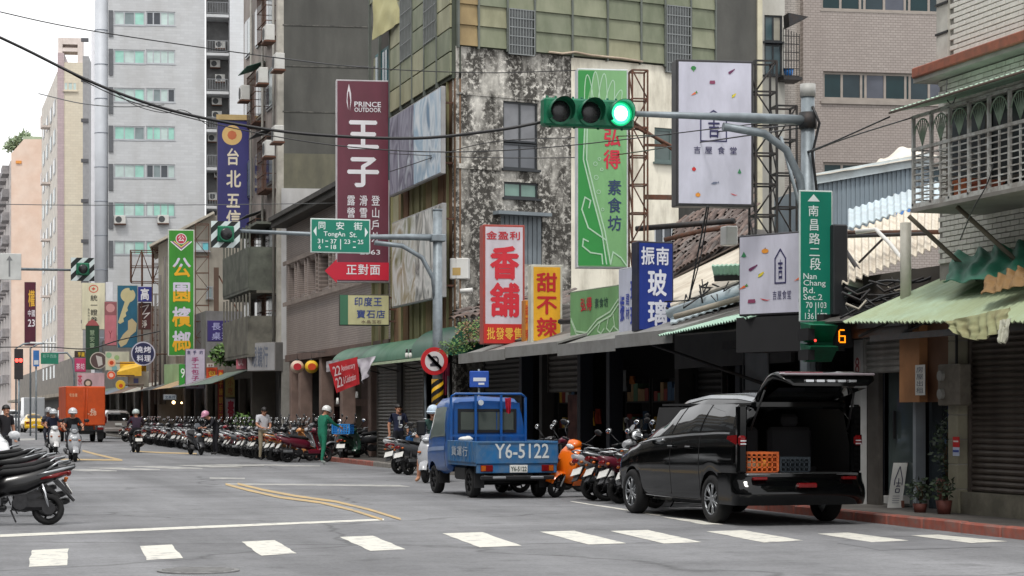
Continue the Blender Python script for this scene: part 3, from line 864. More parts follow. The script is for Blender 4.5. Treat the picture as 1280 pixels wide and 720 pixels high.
MB().box(0,Lg,1.56,1.599,1.75,2.0).build('pale_band',mat('band_pale',(130,108,100)),t)
wf=MB().box(A.x(364),A.x(396),1.9,1.95,.13,2.9).build('inner_shutter',mat('tan_grey_shutter',(112,106,94),var=.08,dirt=(80,76,68)),t)
m=MB();m.box(0,Lg,.6,8,8.5,8.6);m.build('flat_roof',CONC,t)
# ================================================================== GREEN PANELLED CORNER HOUSE
Cn=frX(570,13.6,12.1)           # side wall frame: origin at the street corner
Sf=frX(468,13.6,-90)            # street front frame
Lf=Sf.o.y-Cn.o.y
t=Cn.thing('panel_clad_house','tall corner house of mould blackened plaster with green sheet cladding above','building')
hs=t
MOULD=mat('mouldy_plaster',(226,223,214),rough=.95,var=.1,scale=2,dirt=(116,113,106),damt=.6,dscale=1.2,streak=2.6,dthr=.5,dsoft=.1,det=14,bump=.3,bscale=12)
def mould_detail(m):
 N=m.node_tree;L=N.links;P=N.nodes['Principled BSDF']
 src=P.inputs['Base Color'].links[0].from_socket
 tc=N.nodes.new('ShaderNodeTexCoord')
 n=N.nodes.new('ShaderNodeTexNoise');n.inputs['Scale'].default_value=7;n.inputs['Detail'].default_value=8;n.inputs['Roughness'].default_value=.75
 L.new(tc.outputs['Object'],n.inputs['Vector'])
 r=N.nodes.new('ShaderNodeValToRGB');r.color_ramp.elements[0].position=.40;r.color_ramp.elements[1].position=.50
 r.color_ramp.elements[0].color=(0,0,0,1);r.color_ramp.elements[1].color=(.95,.95,.95,1)
 L.new(n.outputs['Fac'],r.inputs[0])
 mp=N.nodes.new('ShaderNodeMapping');mp.inputs['Scale'].default_value=(1,1,.42);mp.inputs['Location'].default_value=(3.3,0,1.2);L.new(tc.outputs['Object'],mp.inputs[0])
 n5=N.nodes.new('ShaderNodeTexNoise');n5.inputs['Scale'].default_value=1.35;n5.inputs['Detail'].default_value=6;n5.inputs['Roughness'].default_value=.62;L.new(mp.outputs[0],n5.inputs['Vector'])
 r5=N.nodes.new('ShaderNodeValToRGB');r5.color_ramp.elements[0].position=.38;r5.color_ramp.elements[1].position=.52;r5.color_ramp.elements[0].color=(.25,.25,.25,1);L.new(n5.outputs['Fac'],r5.inputs[0])
 mu=N.nodes.new('ShaderNodeMixRGB');mu.blend_type='MULTIPLY';mu.inputs[0].default_value=1;L.new(r.outputs[0],mu.inputs[1]);L.new(r5.outputs[0],mu.inputs[2])
 mi=N.nodes.new('ShaderNodeMixRGB');mi.inputs[2].default_value=(*lin((50,47,43)),1)
 L.new(mu.outputs[0],mi.inputs[0]);L.new(src,mi.inputs[1]);L.new(mi.outputs[0],P.inputs['Base Color'])
mould_detail(MOULD)
CREAM=mat('stained_cream',(238,233,216),rough=.9,var=.08,scale=1.2,dirt=(126,116,96),damt=.65,dscale=1.5,streak=3.5,dthr=.56,det=14,bump=.15,bscale=10)
zt=11.1;xm=Cn.x(714);xe=Cn.x(848)
hw=[Cn.rect(629,672.5,127.5,211.5),Cn.rect(630,673,228,247.5),Cn.rect(626,678,268,330)]
wall(t,'mouldy_wall',0,xm,0,zt,MOULD,hw,th=.22)
hr=[Cn.rect(818,841,160,203),Cn.rect(818,842,282,320)]
wall(t,'cream_wall',xm,xe,0,zt-.02,CREAM,hr,th=.22,y=-.006)
MB().box(1.7,xe-.02,.7,6,0,zt+4).build('inner_mass',mat('grey_inner',(70,72,74)),t)
CURT=mat('curtain_grey',(128,130,134),rough=.7,var=.12,scale=4);DARKF=mat('window_frame_dark',(42,46,50),rough=.5)
a,b,c,d=hw[0]
zm=c+(d-c)*.4
window(t,a,b,zm,d,cols=2,y=.05,pm=[CURT],fm=DARKF,fw=.05,sill=False)
window(t,a,b,c,zm-.03,cols=2,y=.05,pm=[CURT,glassmat('curtain_dim',(96,100,106),.3)],fm=DARKF,fw=.05)
window(t,*hw[1],cols=2,y=.05,pm=[mat('pane_dark_teal',(60,84,82),rough=.2),mat('pane_teal',(120,150,140),rough=.3)],fm=DARKF,fw=.05)
GSH=mat('grey_sheet',(126,136,142),rough=.6,var=.08,dirt=(96,100,104))
a,b,c,d=hw[2]
m=MB();n=9
for k in range(n):m.box(a+(b-a)*k/n,a+(b-a)*(k+.8)/n,.02,.05,c,d)
m.box(a,b,.05,.08,c,d);m.build('sheet_covered_window',GSH,t)
MB().box(a-.25,b+.1,-.35,-.02,d-.05,d+.04).build('window_hood',GSH,t)
window(t,*hr[0],cols=1,y=.03,pm=[mat('pane_grey_green',(84,98,96),rough=.25)],fm=mat('frame_green_grey',(92,108,106)),fw=.08)
window(t,*hr[1],cols=2,y=.03,pm=[GLD],fm=ALU,fw=.06)
MB().box(0,xm,-.03,0.0,Cn.z(600,120) ,Cn.z(600,117)).box(0,a-.05,-.04,0,Cn.z(600,212),Cn.z(600,206)).build('plaster_ledge',MOULD,t)
# --- cladding on the side wall above, board by board
GP=[mat('green_panel_a',(136,139,116),rough=.6,var=.1,scale=1.5,dirt=(100,108,82),damt=.6,dscale=1.6,streak=3),
      mat('green_panel_b',(124,129,108),rough=.6,var=.12,scale=1.5,dirt=(84,94,70),damt=.6,dscale=1.8,streak=3),
      mat('green_panel_c',(158,157,130),rough=.6,var=.1,scale=1.5,dirt=(112,112,84),damt=.6,dscale=1.4,streak=3),
      mat('ochre_panel',(160,140,100),rough=.7,var=.12,dirt=(118,98,66),damt=.6,streak=3)]
BAT=mat('grey_batten',(104,110,104),rough=.7,dirt=(76,80,74))
xs=[Cn.x(p) for p in (571,596,632,666,713,757,799,829,861,892)]
rowh=.545
zb0=zt+.0
grilles=[]
for i in range(len(xs)-1):
 for k in range(8):
  z_=zb0+.02+k*rowh
  if i==2 and k<2:continue
  if i==7 and k<3:continue
  m=MB();p=.03
  m.add([(xs[i]+.02,-.10,z_),(xs[i+1]-.02,-.10,z_),(xs[i+1]-.02,-.05,z_+rowh+.02),(xs[i]+.02,-.05,z_+rowh+.02),
               (xs[i]+.02,-.06,z_),(xs[i+1]-.02,-.06,z_),(xs[i+1]-.02,-.02,z_+rowh+.02),(xs[i]+.02,-.02,z_+rowh+.02)],
              [(0,1,2,3),(4,7,6,5),(0,4,5,1),(1,5,6,2),(2,6,7,3),(3,7,4,0)])
  mm=GP[3] if (i==0 and k<5) else R.choice(GP[:3])
  m.build('cladding_panel',mm,t)
MB().box(0,xs[-1],-.02,.3,zt,zt+4.3).build('cladding_backing',mat('backing_dark',(64,70,58)),t)
for i,x in enumerate(xs):
 MB().box(x-.02,x+.025,-.13,-.021,zt-.05,zt+4.3).build('batten',BAT,t)
def grille(a,b,c,d,y=-.14,n=9,rows=5,nm='window_grille',par=None,mm=None):
 m=MB()
 for k in range(n+1):
  x=a+(b-a)*k/n;m.box(x-.009,x+.009,y-.02,y,c,d)
 for k in range(rows+1):
  z=c+(d-c)*k/rows;m.box(a,b,y-.024,y-.021,z-.012,z+.012)
 f=m.build(nm,mm or mat('grille_grey',(134,138,138),rough=.5,metal=.3),par or t)
 return f
def cellrect(i,n_):return xs[i]+.03,xs[i+1]-.03,zb0-.1,zb0+n_*rowh
a,b,c,d=cellrect(2,2);MB().box(a,b,-.08,-.03,c,d).build('window_pane',mat('pane_shade',(88,92,92),rough=.3),t);grille(a,b,c,d)
a,b,c,d=cellrect(7,3);c-=.1;MB().box(a,b,-.08,-.03,c,d).build('window_pane',mat('pane_shade',(0,0,0)),t);grille(a,b,c,d,rows=7)
# torn flashing at the foot of the cladding
m=MB();pts=[(Cn.x(p),-.14,Cn.z(p,q)) for p,q in ((683,66),(700,68),(716,66),(735,70),(755,72),(775,74),(800,78))]
m.tube(pts,.03,n=5);m.build('torn_flashing',mat('flashing',(196,180,160),dirt=(120,100,80)),t)
# --- street front: plywood boards below, green panels above
F2=Fr(13.6,Sf.o.y,-90)
BOARD=[mat('ply_tan',(150,132,98),rough=.8,var=.15,scale=2,dirt=(90,70,50),damt=.6,dscale=1.5,streak=4),
         mat('ply_brown',(126,96,70),rough=.8,var=.15,scale=2,dirt=(74,54,40),damt=.6,dscale=1.5,streak=4),
         mat('ply_green',(148,146,108),rough=.8,var=.12,scale=2,dirt=(100,92,66),damt=.6,dscale=1.5,streak=4)]
m=MB();m.box(0,Lf-.06,.15,.24,3.3,zt+4.3);inS(t,F2,m,'street_wall',mat('dark_backing',(58,52,46)))
n=15
for k in range(n):
 xa,xb=Lf*k/n,Lf*(k+1)/n
 zz=zt-.9+.1*(k % 3)
 m=MB();m.box(xa+.02,xb-.02,R.uniform(-.03,.02),.14,3.5,zz)
 inS(t,F2,m,'plywood_board',BOARD[1] if k>=n-3 else R.choice(BOARD))
 if k % 2==0:m=MB();m.box(xa-.03,xa+.03,-.09,.14,3.5,zz+.1);inS(t,F2,m,'batten',BOARD[2])
gx=[i*Lf/7 for i in range(8)]
for i in range(7):
 for k in range(8):
  if i<2 and k<6:continue
  z_=zt-.75+.62*k
  if i in (3,5) and k in (2,3,4):continue
  m=MB();m.box(gx[i]+.02,gx[i+1]-.02,-.16,-.11,z_,z_+.58);inS(t,F2,m,'cladding_panel',R.choice(GP[:3]))
 m=MB();m.box(gx[i]-.03,gx[i]+.03,-.19,-.1,zt-.9,zt+4.2);inS(t,F2,m,'batten',BAT)
m=MB();m.box(gx[2],Lf-.02,-.10,.14,zt-.85,zt+4.2);inS(t,F2,m,'cladding_backing',mat('backing_dark',(0,0,0)))
for i in (3,5):
 z_=zt-.75+1.24
 m=MB()
 for q in range(8):m.box(gx[i]+.05+q*.18,gx[i]+.065+q*.18,-.2,-.17,z_,z_+1.8)
 for q in range(5):m.box(gx[i]+.04,gx[i+1]-.04,-.205,-.2,z_+q*.44,z_+q*.44+.02)
 inS(t,F2,m,'window_grille',mat('grille_grey',(0,0,0)))
# teal framed window bay at the far end with a hanging canvas
TEAL=mat('teal_frame',(40,92,96),rough=.5,var=.1)
m=MB();tx=F2.x(474);m.box(.02,F2.x(499),-.03,.1,6.5,12.4);inS(t,F2,m,'bay_wall',GP[2])
for q in (tx,tx+.95):
 m=MB();m.box(q,q+.85,-.12,-.03,8.4,12.4);f_=inS(t,F2,m,'window',TEAL)
 m=MB();m.box(q+.1,q+.4,-.14,-.06,8.5,12.3);m.box(q+.48,q+.76,-.14,-.06,8.5,12.3);to_local(t,F2,m).build('pane',mat('pane_teal_dark',(36,70,78),rough=.15),f_)
cv=F2.M
m,_=sheet('c',W(470,-40,62),W(503,-40,60),W(501,28,60),W(465,50,62),18,14,None,
             disp=lambda u,v,n_:n_*(.10*noise.noise(Vector((u*4,v*3,2)))))
o=one('canvas_awning',m,mat('canvas_olive',(188,184,140),rough=.9,var=.1,dirt=(140,132,92),damt=.5,dscale=1.5),'faded olive canvas awning hanging over teal window frames high on the panelled house','awning')
# ground floor: two roller shutters between piers
m=MB();m.box(-2.2,Lf,.8,5,.1,3.3);inS(t,F2,m,'ground_floor_back',mat('shop_dark',(0,0,0)))
# ================================================================== VERY LOW MARKET ROW
mk0=13.6
Mf=Fr(13.6,Sf.o.y,-90)           # x=0 at px 468
xE=Mf.x(1066)
t=Mf.thing('market_row','long dark single storey market row with open fronts under a grey canopy','building')
mkt=t
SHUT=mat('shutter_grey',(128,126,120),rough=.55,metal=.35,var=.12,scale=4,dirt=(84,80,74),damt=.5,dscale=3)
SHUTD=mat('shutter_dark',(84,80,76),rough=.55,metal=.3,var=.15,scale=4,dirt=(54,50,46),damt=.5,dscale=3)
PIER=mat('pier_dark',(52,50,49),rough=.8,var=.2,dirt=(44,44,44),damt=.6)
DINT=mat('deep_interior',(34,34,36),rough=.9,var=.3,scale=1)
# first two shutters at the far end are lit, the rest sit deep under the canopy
sx=[(Mf.x(470.5),Mf.x(496)),(Mf.x(504),Mf.x(528))]
for a,b in sx:
 shutter(t,a,b,.14,3.0,SHUT,y=.05,pitch=.1)
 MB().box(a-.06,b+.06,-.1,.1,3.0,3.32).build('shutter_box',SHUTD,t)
for px in (498.5,):x=Mf.x(px);MB().box(x-.05,x+.5,-.05,.3,.13,3.3).build('pier',PIER,t)
deep=[(580,612),(640,663),(668,708),(716,745),(752,790),(800,830),(838,905),(912,985),(992,1060)]
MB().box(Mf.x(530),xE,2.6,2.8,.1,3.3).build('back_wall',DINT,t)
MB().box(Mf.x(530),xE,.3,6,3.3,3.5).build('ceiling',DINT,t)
for px in (532,562,640,665,712,748,833,908,988,1064):
 x=Mf.x(px);MB().box(x-.1,x+.12,.2,.5,.13,3.3,c=.01).build('column',PIER if px % 4 else mat('pier_blue',(26,32,44),rough=.6,dirt=(26,30,40)),t)
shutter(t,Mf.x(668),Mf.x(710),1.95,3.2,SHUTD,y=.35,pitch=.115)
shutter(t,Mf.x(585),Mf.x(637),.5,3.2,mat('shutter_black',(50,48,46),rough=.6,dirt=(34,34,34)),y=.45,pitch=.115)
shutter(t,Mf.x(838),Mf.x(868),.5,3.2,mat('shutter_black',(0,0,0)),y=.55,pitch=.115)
MB().box(Mf.x(668),Mf.x(682),.8,.85,.8,1.9).build('poster_door',mat('poster_dim',(120,84,80),var=.5,scale=3),t)
gm_=[mat('goods_%d' % i,c,rough=.7,var=.2,scale=9) for i,c in enumerate([(150,120,84),(170,168,160),(130,52,44),(60,90,120),(186,150,60),(80,110,84)])]
for a,b,yo in ((642,662,1.1),(716,744,1.2),(752,792,1.1),(798,830,1.3),(872,905,1.2),(912,948,1.2)):
 xa,xb=Mf.x(a),Mf.x(b);MB().box(xa,xa+.04,yo,yo+.4,.13,2.2).box(xb-.04,xb,yo,yo+.4,.13,2.2).box(xa+.04,xb-.04,yo+.36,yo+.4,.13,2.2).box(xa+.04,xb-.04,yo,yo+.36,.5,.53).box(xa+.04,xb-.04,yo,yo+.36,1.1,1.13).box(xa+.04,xb-.04,yo,yo+.36,1.7,1.73).build('goods_shelf',PIER,t)
 m=MB()
 for z_ in (.14,.53,1.13,1.73):
  x=xa+.06
  while x<xb-.3:w_=R.uniform(.12,.3);m.box(x,x+w_-.02,yo+.02,yo+.3,z_,z_+R.uniform(.15,.42),R.randint(0,5));x+=w_
 struct(m.build('goods',gm_,t),'stuff')
# shop fascia panels
MB().box(Mf.x(840),Mf.x(985),.05,.12,2.3,3.2).build('fascia',mat('fascia_grey',(74,74,74),dirt=(50,50,50)),t)
MB().box(Mf.x(930),Mf.x(958),.02,.05,1.85,2.5).build('notice_panel',mat('notice_grey',(120,124,128)),t)
m=MB();m.box(Mf.x(928),Mf.x(960),.0,.02,1.82,1.86);m.box(Mf.x(928),Mf.x(960),.0,.02,2.5,2.54);m.box(Mf.x(928),Mf.x(928)+.04,.0,.02,1.86,2.5);m.build('notice_frame',DARKF,t)
# canopy of grey sheets, segment by segment
CAN=mat('canopy_grey',(150,150,148),rough=.6,metal=.2,var=.12,scale=1.5,dirt=(100,98,92),damt=.6,dscale=1.5)
edgeX=12.2-13.6
segs=[(574,632),(632,698),(698,770),(770,842)]
fe=Fr(12.2,Sf.o.y,-90)
for i,(a,b) in enumerate(segs):
 xa,xb=fe.x(a),fe.x(b)
 m=MB();zz=[2.83,2.86,2.80,2.85][i]
 m.add([(xa,edgeX,zz),(xb,edgeX,zz+.03),(xb,.4,3.42),(xa,.4,3.40),(xa,edgeX,zz-.04),(xb,edgeX,zz-.01),(xb,.4,3.36),(xa,.4,3.36)],
          [(0,1,2,3),(7,6,5,4),(0,4,5,1),(1,5,6,2),(2,6,7,3),(3,7,4,0)])
 m.box(xa,xb-.02,edgeX-.02,edgeX,zz-.2,zz+.03)
 m.build('canopy_sheet',CAN,t)
CG=mat('corrugated_mint',(176,212,192),rough=.6,var=.1,scale=2,dirt=(130,150,132),damt=.5,dscale=2)
xa,xb=fe.x(833),fe.x(944)
m,_=sheet('c',(xa,edgeX-.15,2.78),(xb,edgeX-.1,2.92),(xb+.1,.45,3.35),(xa+.3,.45,3.35),110,5,None,corr=(34,.02),th=.01)
m.build('corrugated_canopy',CG,t)
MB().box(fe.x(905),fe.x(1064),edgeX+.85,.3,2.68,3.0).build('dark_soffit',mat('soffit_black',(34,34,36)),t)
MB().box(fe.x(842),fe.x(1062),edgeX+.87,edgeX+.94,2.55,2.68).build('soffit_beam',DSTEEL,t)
m=MB();
m.tube([(Mf.x(872),edgeX+.4,2.75),(Mf.x(960),.1,1.9)],.03,n=6);m.build('awning_stay',DSTEEL,t)
# goods and hangings in the shade, each lifted separately
def hang(px0,px1,y0,y1,rgb,name,label,cat,yo=.7,amp=.04,group=None):
 f=Mf;xa,xb,za,zb=f.rect(px0,px1,y0,y1,yo)
 m,_=sheet('c',tuple(f.M @ Vector((xa,yo,zb))),tuple(f.M @ Vector((xb,yo,zb))),tuple(f.M @ Vector((xb,yo,za))),tuple(f.M @ Vector((xa,yo,za))),10,8,None,th=.015,
                 disp=lambda u,v,n_:Vector((1,.3,0))*amp*sin(u*17+v*2))
 return one(name,m,mat('cloth_%d_%d_%d' % rgb,rgb,rough=.9,var=.2,scale=6),label,cat,group)
hang(729,744,514,532,(196,150,40),'yellow_cloth','mustard yellow cloth hanging in the dark shopfront left of the red one','cloth')
hang(745,752,511,530,(170,66,44),'red_cloth','narrow dull red cloth hanging beside the yellow one in the dark shopfront','cloth')
hang(769,776,522,540,(178,172,128),'towel','pale khaki towel on a line, left one of the pair beside the van bonnet','towel',group=None)
hang(776.5,782,522,538,(160,154,118),'towel','pale khaki towel on a line, right one of the pair beside the van bonnet','towel')
hang(783,794,524,545,(104,98,110),'apron','greyish purple apron hanging to the right of the khaki towels','apron')
hang(770,784,463,489,(92,94,96),'plastic_sheet','cloudy plastic sheet hanging high in the dark market shopfront','sheet',amp=.02)
hang(788,794,470,480,(150,88,40),'orange_lamp_cloth','small orange brown bag hanging high inside the market shopfront','bag')
hang(658,664,520,545,(120,118,112),'grey_bag','limp grey bag hanging from a market column beside the pickup cab','bag')
# ================================================================== MARKET ROOFS: one ragged low roof, sheet by sheet
t=thing('market_roof','patchwork roof of white sheets, broken brown tiles and junk over the market row','roof',(14,40,3.5))
PALE=mat('pale_roof_sheet',(214,206,190),rough=.7,var=.06,scale=1.2,dirt=(150,130,110),damt=.5,dscale=1.4,dthr=.56)
PALEB=mat('pale_blue_sheet',(190,206,214),rough=.6,var=.06,scale=1.2,dirt=(140,140,134),damt=.4,dscale=1.5)
def rs(name,a,b,c,d,m,nu=40,nv=6,corr=None,th=.03,parent=t,smooth=True):
 mb,_=sheet(name,a,b,c,d,nu,nv,None,corr=corr,th=th,smooth=smooth)
 return mb.build(name,m,parent,world=True)
# base slopes (points by pixel, with their own depths)
rs('roof_slope',W(560,428,53),W(835,418,36.5),W(840,372,45),W(600,388,57),mat('roof_dark',(96,92,88),dirt=(60,58,56),damt=.6))
rs('white_sheet',W(838,382,37),W(930,348,36),W(925,305,44),W(835,345,46),PALE)
rs('white_sheet',W(925,330,37),W(1062,355,33),W(1120,300,42),W(925,285,50),mat('roof_dark',(0,0,0)))
rs('blue_white_sheet',W(838,404,36),W(925,374,35.5),W(925,358,37),W(838,388,38),PALEB,corr=(10,.012),nu=60)
rs('awning_slope',W(845,418,34.8),W(1062,400,29.5),W(1100,375,32),W(850,380,38),mat('roof_dark',(0,0,0)))
rs('white_corrugated_roof',W(1052,355,30.4),W(1189,300,30.2),W(1192,245,39),W(1050,292,39.5),PALE,corr=(16,.03),nu=130,th=.02)
rs('white_corrugated_roof',W(1060,285,39.3),W(1192,243,39),W(1192,220,41),W(1060,262,42),PALEB,corr=(16,.02),nu=130,th=.02)
# brown roof tiles, tile by tile
TL=[mat('roof_tile_brown',(96,85,80),rough=.85,var=.25,scale=10,dirt=(70,56,52),damt=.6,dscale=6),mat('roof_tile_red',(110,94,87),rough=.85,var=.25,scale=10),mat('roof_tile_grey',(108,100,96),rough=.85,var=.25,scale=10)]
tm=MB()
for k in range(6):
 a0,a1=pi*k/6,pi*(k+1)/6
 tm.add([(cos(a0)*.085,0,sin(a0)*.05),(cos(a1)*.085,0,sin(a1)*.05),(cos(a1)*.075,.3,sin(a1)*.045),(cos(a0)*.075,.3,sin(a0)*.045)],[(0,1,2,3)])
tme=[tm.mesh('roof_tile',[x]) for x in TL]
RR=random.Random(3)
cnt=0
P00,P10,P11,P01=W(836,346,44),W(932,296,43),W(936,236,51),W(842,282,53)
nu_,nv_=20,12
ex=(P10-P00).normalized();ey=(P01-P00).normalized();ez=ex.cross(ey).normalized()
rot=Matrix((ex,ez.cross(ex),ez)).transposed().to_euler()
rs('tile_bedding',P00-ez*.05,P10-ez*.05,P11-ez*.05,P01-ez*.05,TL[2],4,4)
Mi=root_inv(t)
for j in range(nv_):
 for i in range(nu_):
  if RR.random()<.12:continue
  u,v=(i+.5)/nu_,j/nv_
  p=(P00*(1-u)+P10*u)*(1-v)+(P01*(1-u)+P11*u)*v
  o=mesh_obj('roof_tile',RR.choice(tme),t)
  o.location=Mi @ (p+ez*RR.uniform(.0,.04));o.rotation_euler=(rot.x+RR.uniform(-.06,.06),rot.y+RR.uniform(-.05,.05),rot.z+RR.uniform(-.12,.12))
  sc_=(P10-P00).length/nu_/.17;o.scale=(sc_,(P01-P00).length/nv_/.27,1.2);cnt+=1
P00,P10,P11,P01=W(560,402,52),W(700,385,47),W(705,368,52),W(570,385,57)
ex=(P10-P00).normalized();ey=(P01-P00).normalized();ez=ex.cross(ey).normalized()
if ez.z<0:ez=-ez
rot=Matrix((ex,ez.cross(ex),ez)).transposed().to_euler()
for j in range(4):
 for i in range(14):
  u,v=(i+.5)/14,j/4
  p=(P00*(1-u)+P10*u)*(1-v)+(P01*(1-u)+P11*u)*v
  o=mesh_obj('roof_tile',RR.choice(tme),t);o.location=Mi @ (p+ez*.05)
  o.rotation_euler=(rot.x+RR.uniform(-.1,.1),rot.y,rot.z+RR.uniform(-.2,.2));o.scale=(1.9,1.6,1.2)
# gutters, loose timbers and conduits lying on the roofs
def stick(name,pts,r,m,parent=t,n=6):
 mb=MB().tube([W(*p) for p in pts],r,n=n);return mb.build(name,m,parent,world=True)
GUT=mat('gutter_pale',(176,170,156),rough=.7,dirt=(110,100,88),damt=.5)
stick('gutter',[(835,392,36.5),(925,362,35.8)],.09,PALEB)
stick('gutter',[(843,396,35.8),(928,372,35.2)],.05,GUT)
stick('timber',[(795,286,45),(918,276,44)],.06,DSTEEL);stick('timber',[(830,300,44),(870,290,44),(920,282,44)],.05,RUST)
stick('timber',[(700,402,43),(830,396,40)],.06,DSTEEL)
stick('conduit',[(1040,291,33),(1180,290,31)],.035,RUST)
stick('conduit',[(1040,296,33),(1160,292,31)],.03,DSTEEL)
stick('white_pole',[(1070,290,31.5),(1095,287,31.3),(1112,304,31),(1140,340,30.5),(1156,358,30.2)],.035,WHITEP)
stick('conduit',[(1058,350,32),(1092,360,31.5),(1130,358,31),(1175,340,30.5)],.07,GUT)
stick('timber',[(1050,303,32.5),(1080,348,31.5),(1100,375,31)],.035,DSTEEL)
stick('timber',[(1074,328,32.3),(1108,294,31.8)],.02,DSTEEL)
stick('conduit',[(1110,345,31),(1180,338,30.3),(1240,322,27.5),(1290,300,25.8)],.04,mat('pipe_red_brown',(130,70,60),dirt=(90,60,50)))
for q in range(26):
 px=RR.uniform(848,925);py=395-(px-848)*.35+RR.uniform(-30,8);d_=RR.uniform(35.5,38)
 stick('loose_cable',[(px,py,d_),(px+RR.uniform(-15,15),py+RR.uniform(4,18),d_-.1),(px+RR.uniform(-30,36),py+RR.uniform(-16,16),d_)],RR.uniform(.01,.022),BLACK,n=4)
for q in range(44):
 px=RR.uniform(1045,1190);py=385-(px-1045)*.18+RR.uniform(-36,4);d_=RR.uniform(29,31.5)
 stick('loose_cable',[(px,py,d_),(px+RR.uniform(5,25),py+RR.uniform(0,14),d_),(px+RR.uniform(24,60),py+RR.uniform(-16,12),d_)],RR.uniform(.009,.02),RR.choice([BLACK,DSTEEL,GUT]),n=4)
rs('small_hood',W(890,331,35),W(935,329,34.6),W(936,343,34.9),W(893,344,35.3),CG,30,3,corr=(8,.012))
MB().add([W(892,345,35.2),W(930,343,34.9),W(930,350,35),W(893,352,35.3)],[(0,1,2,3)]).build('hood_underside',BLACK,t,world=True)
mb=MB();p=W(908,306,36.5)
mb.box(p.x,p.x+.22,p.y,p.y+.3,p.z,p.z+.34*1.0,c=.02);mb.build('water_box',WHITEP,t,world=True)
# ================================================================== DARK BLOCK, CREAM HOUSE, BRICK OFFICE behind the market
fr=frd(880,68,-6)
t=fr.thing('dark_cement_house','dark grey cement wall of a tall house to the right of the green cladding','building')
MB().box(0,fr.x(948),0,7,0,18).build('wall',DARKW,t)
MB().box(fr.x(946),fr.x(952),-.1,.1,3,18).build('edge_pipe',mat('cream_pipe',(196,190,166)),t)
fr=frd(952,71.5,-6)
t=fr.thing('cream_house','cream rendered house with tall two tone windows squeezed before the tiled office','building')
CRM=mat('cream_render',(196,194,186),rough=.85,var=.06,dirt=(150,146,134),damt=.5,dscale=.9,streak=3)
hl=[fr.rect(955.5,978,19,94)]
wall(t,'wall',0,fr.x(981),0,18,CRM,hl,th=.25,back=5)
a,b,c,d=hl[0]
window(t,a,b,c+(d-c)*.56,d,cols=2,y=.06,pm=[mat('pane_slate',(70,92,98),rough=.2),mat('pane_putty',(160,156,142),rough=.4)],fm=DARKF,fw=.06)
window(t,a,b,c,c+(d-c)*.52,cols=2,y=.06,pm=[mat('pane_slate',(0,0,0)),mat('pane_putty',(0,0,0))],fm=DARKF,fw=.06)
BT=tilemat('grey_tile_recess',(176,168,160),(140,134,128),.24,.08,.012,.08)
MB().box(fr.x(981)+.001,fr.x(1004),.9,5,0,18).build('recessed_wall',BT,t)
# steel balcony cage with a blue tub in it
fr3=frd(979,71,-6)
m=MB();xa,xb,za,zb=fr3.rect(979,999,35,96)
for k in range(7):m.box(xa+(xb-xa)*k/6-.012,xa+(xb-xa)*k/6+.012,-.02,0,za,zb-.2*k/6)
for k in range(6):m.box(xa,xb,-.025,-.0,za+(zb-za)*k/6-.012,za+(zb-za)*k/6+.012)
m.box(xa,xb,0,.9,za,za+.05);m.box(xa,xb+.1,-.05,.9,za-.1,za)
c=m.build('balcony_cage',DSTEEL,t,world=False);c.matrix_basis=root_inv(t) @ fr3.M
m=MB();m.prism([(fr3.x(979),fr3.z(979,20)),(fr3.x(1004),fr3.z(1004,25)),(fr3.x(980),fr3.z(980,37))],-.6,.0)
c=m.build('dark_hood',DSTEEL,t);c.matrix_basis=root_inv(t) @ fr3.M
tb=fr3.thing('blue_tub','small bright blue tub standing in the steel balcony cage high up','tub')
a,b,c_,d_=fr3.rect(984,995,83,92)
tb.location=fr3.M @ Vector(((a+b)/2,.35,za+.05+.0));MB().cyl((0,0,0),(0,0,.26),.13,.17,n=16).build('tub_body',mat('tub_blue',(30,120,200),rough=.4),tb);MB().tube([(.18*cos(2*pi*k/16),.18*sin(2*pi*k/16),.265) for k in range(16)],.015,n=6,closed=True).build('rim',mat('tub_blue',(0,0,0)),tb)
OFF=tilemat('office_tile',(158,149,143),(128,119,113),.19,.095,.012,.07,dirt=(132,120,114),damt=.4)
fr=frd(1004,78,-7)
t=fr.thing('tiled_office','large pinkish grey tiled office block with long ribbon windows','building')
hs_=[];zt=22
rowsO=[fr.rect(1029,1185,91,125.5),fr.rect(1027,1185,-22,14.5),fr.rect(1029,1185,204,238)]
wall(t,'wall',0,fr.x(1230),0,zt,OFF,rowsO,th=.3,back=10)
MB().box(-1.0,-.001,.35,10,0,zt).build('flank',BT,t)
OW=[glassmat('office_pane_grey',(84,88,98),.3,.3),glassmat('office_pane_teal',(24,50,54),.2,.3),glassmat('office_pane_mid',(44,58,64),.25,.3)]
for i,h in enumerate(rowsO):
 sp=[h[0]+(h[1]-h[0])*q for q in (0,.155,.31,.345,.5,.665,.70,.855,1.0)]
 wn=window(t,*h,y=.12,splits=sp,pm=OW,fm=mat('frame_stone',(150,142,134),rough=.6),fw=.09)
MB().box(rowsO[0][0]-.1,fr.x(1200),-.08,.05,rowsO[0][2]-.18,rowsO[0][2]-.07).build('sill_band',mat('frame_stone',(0,0,0)),t)
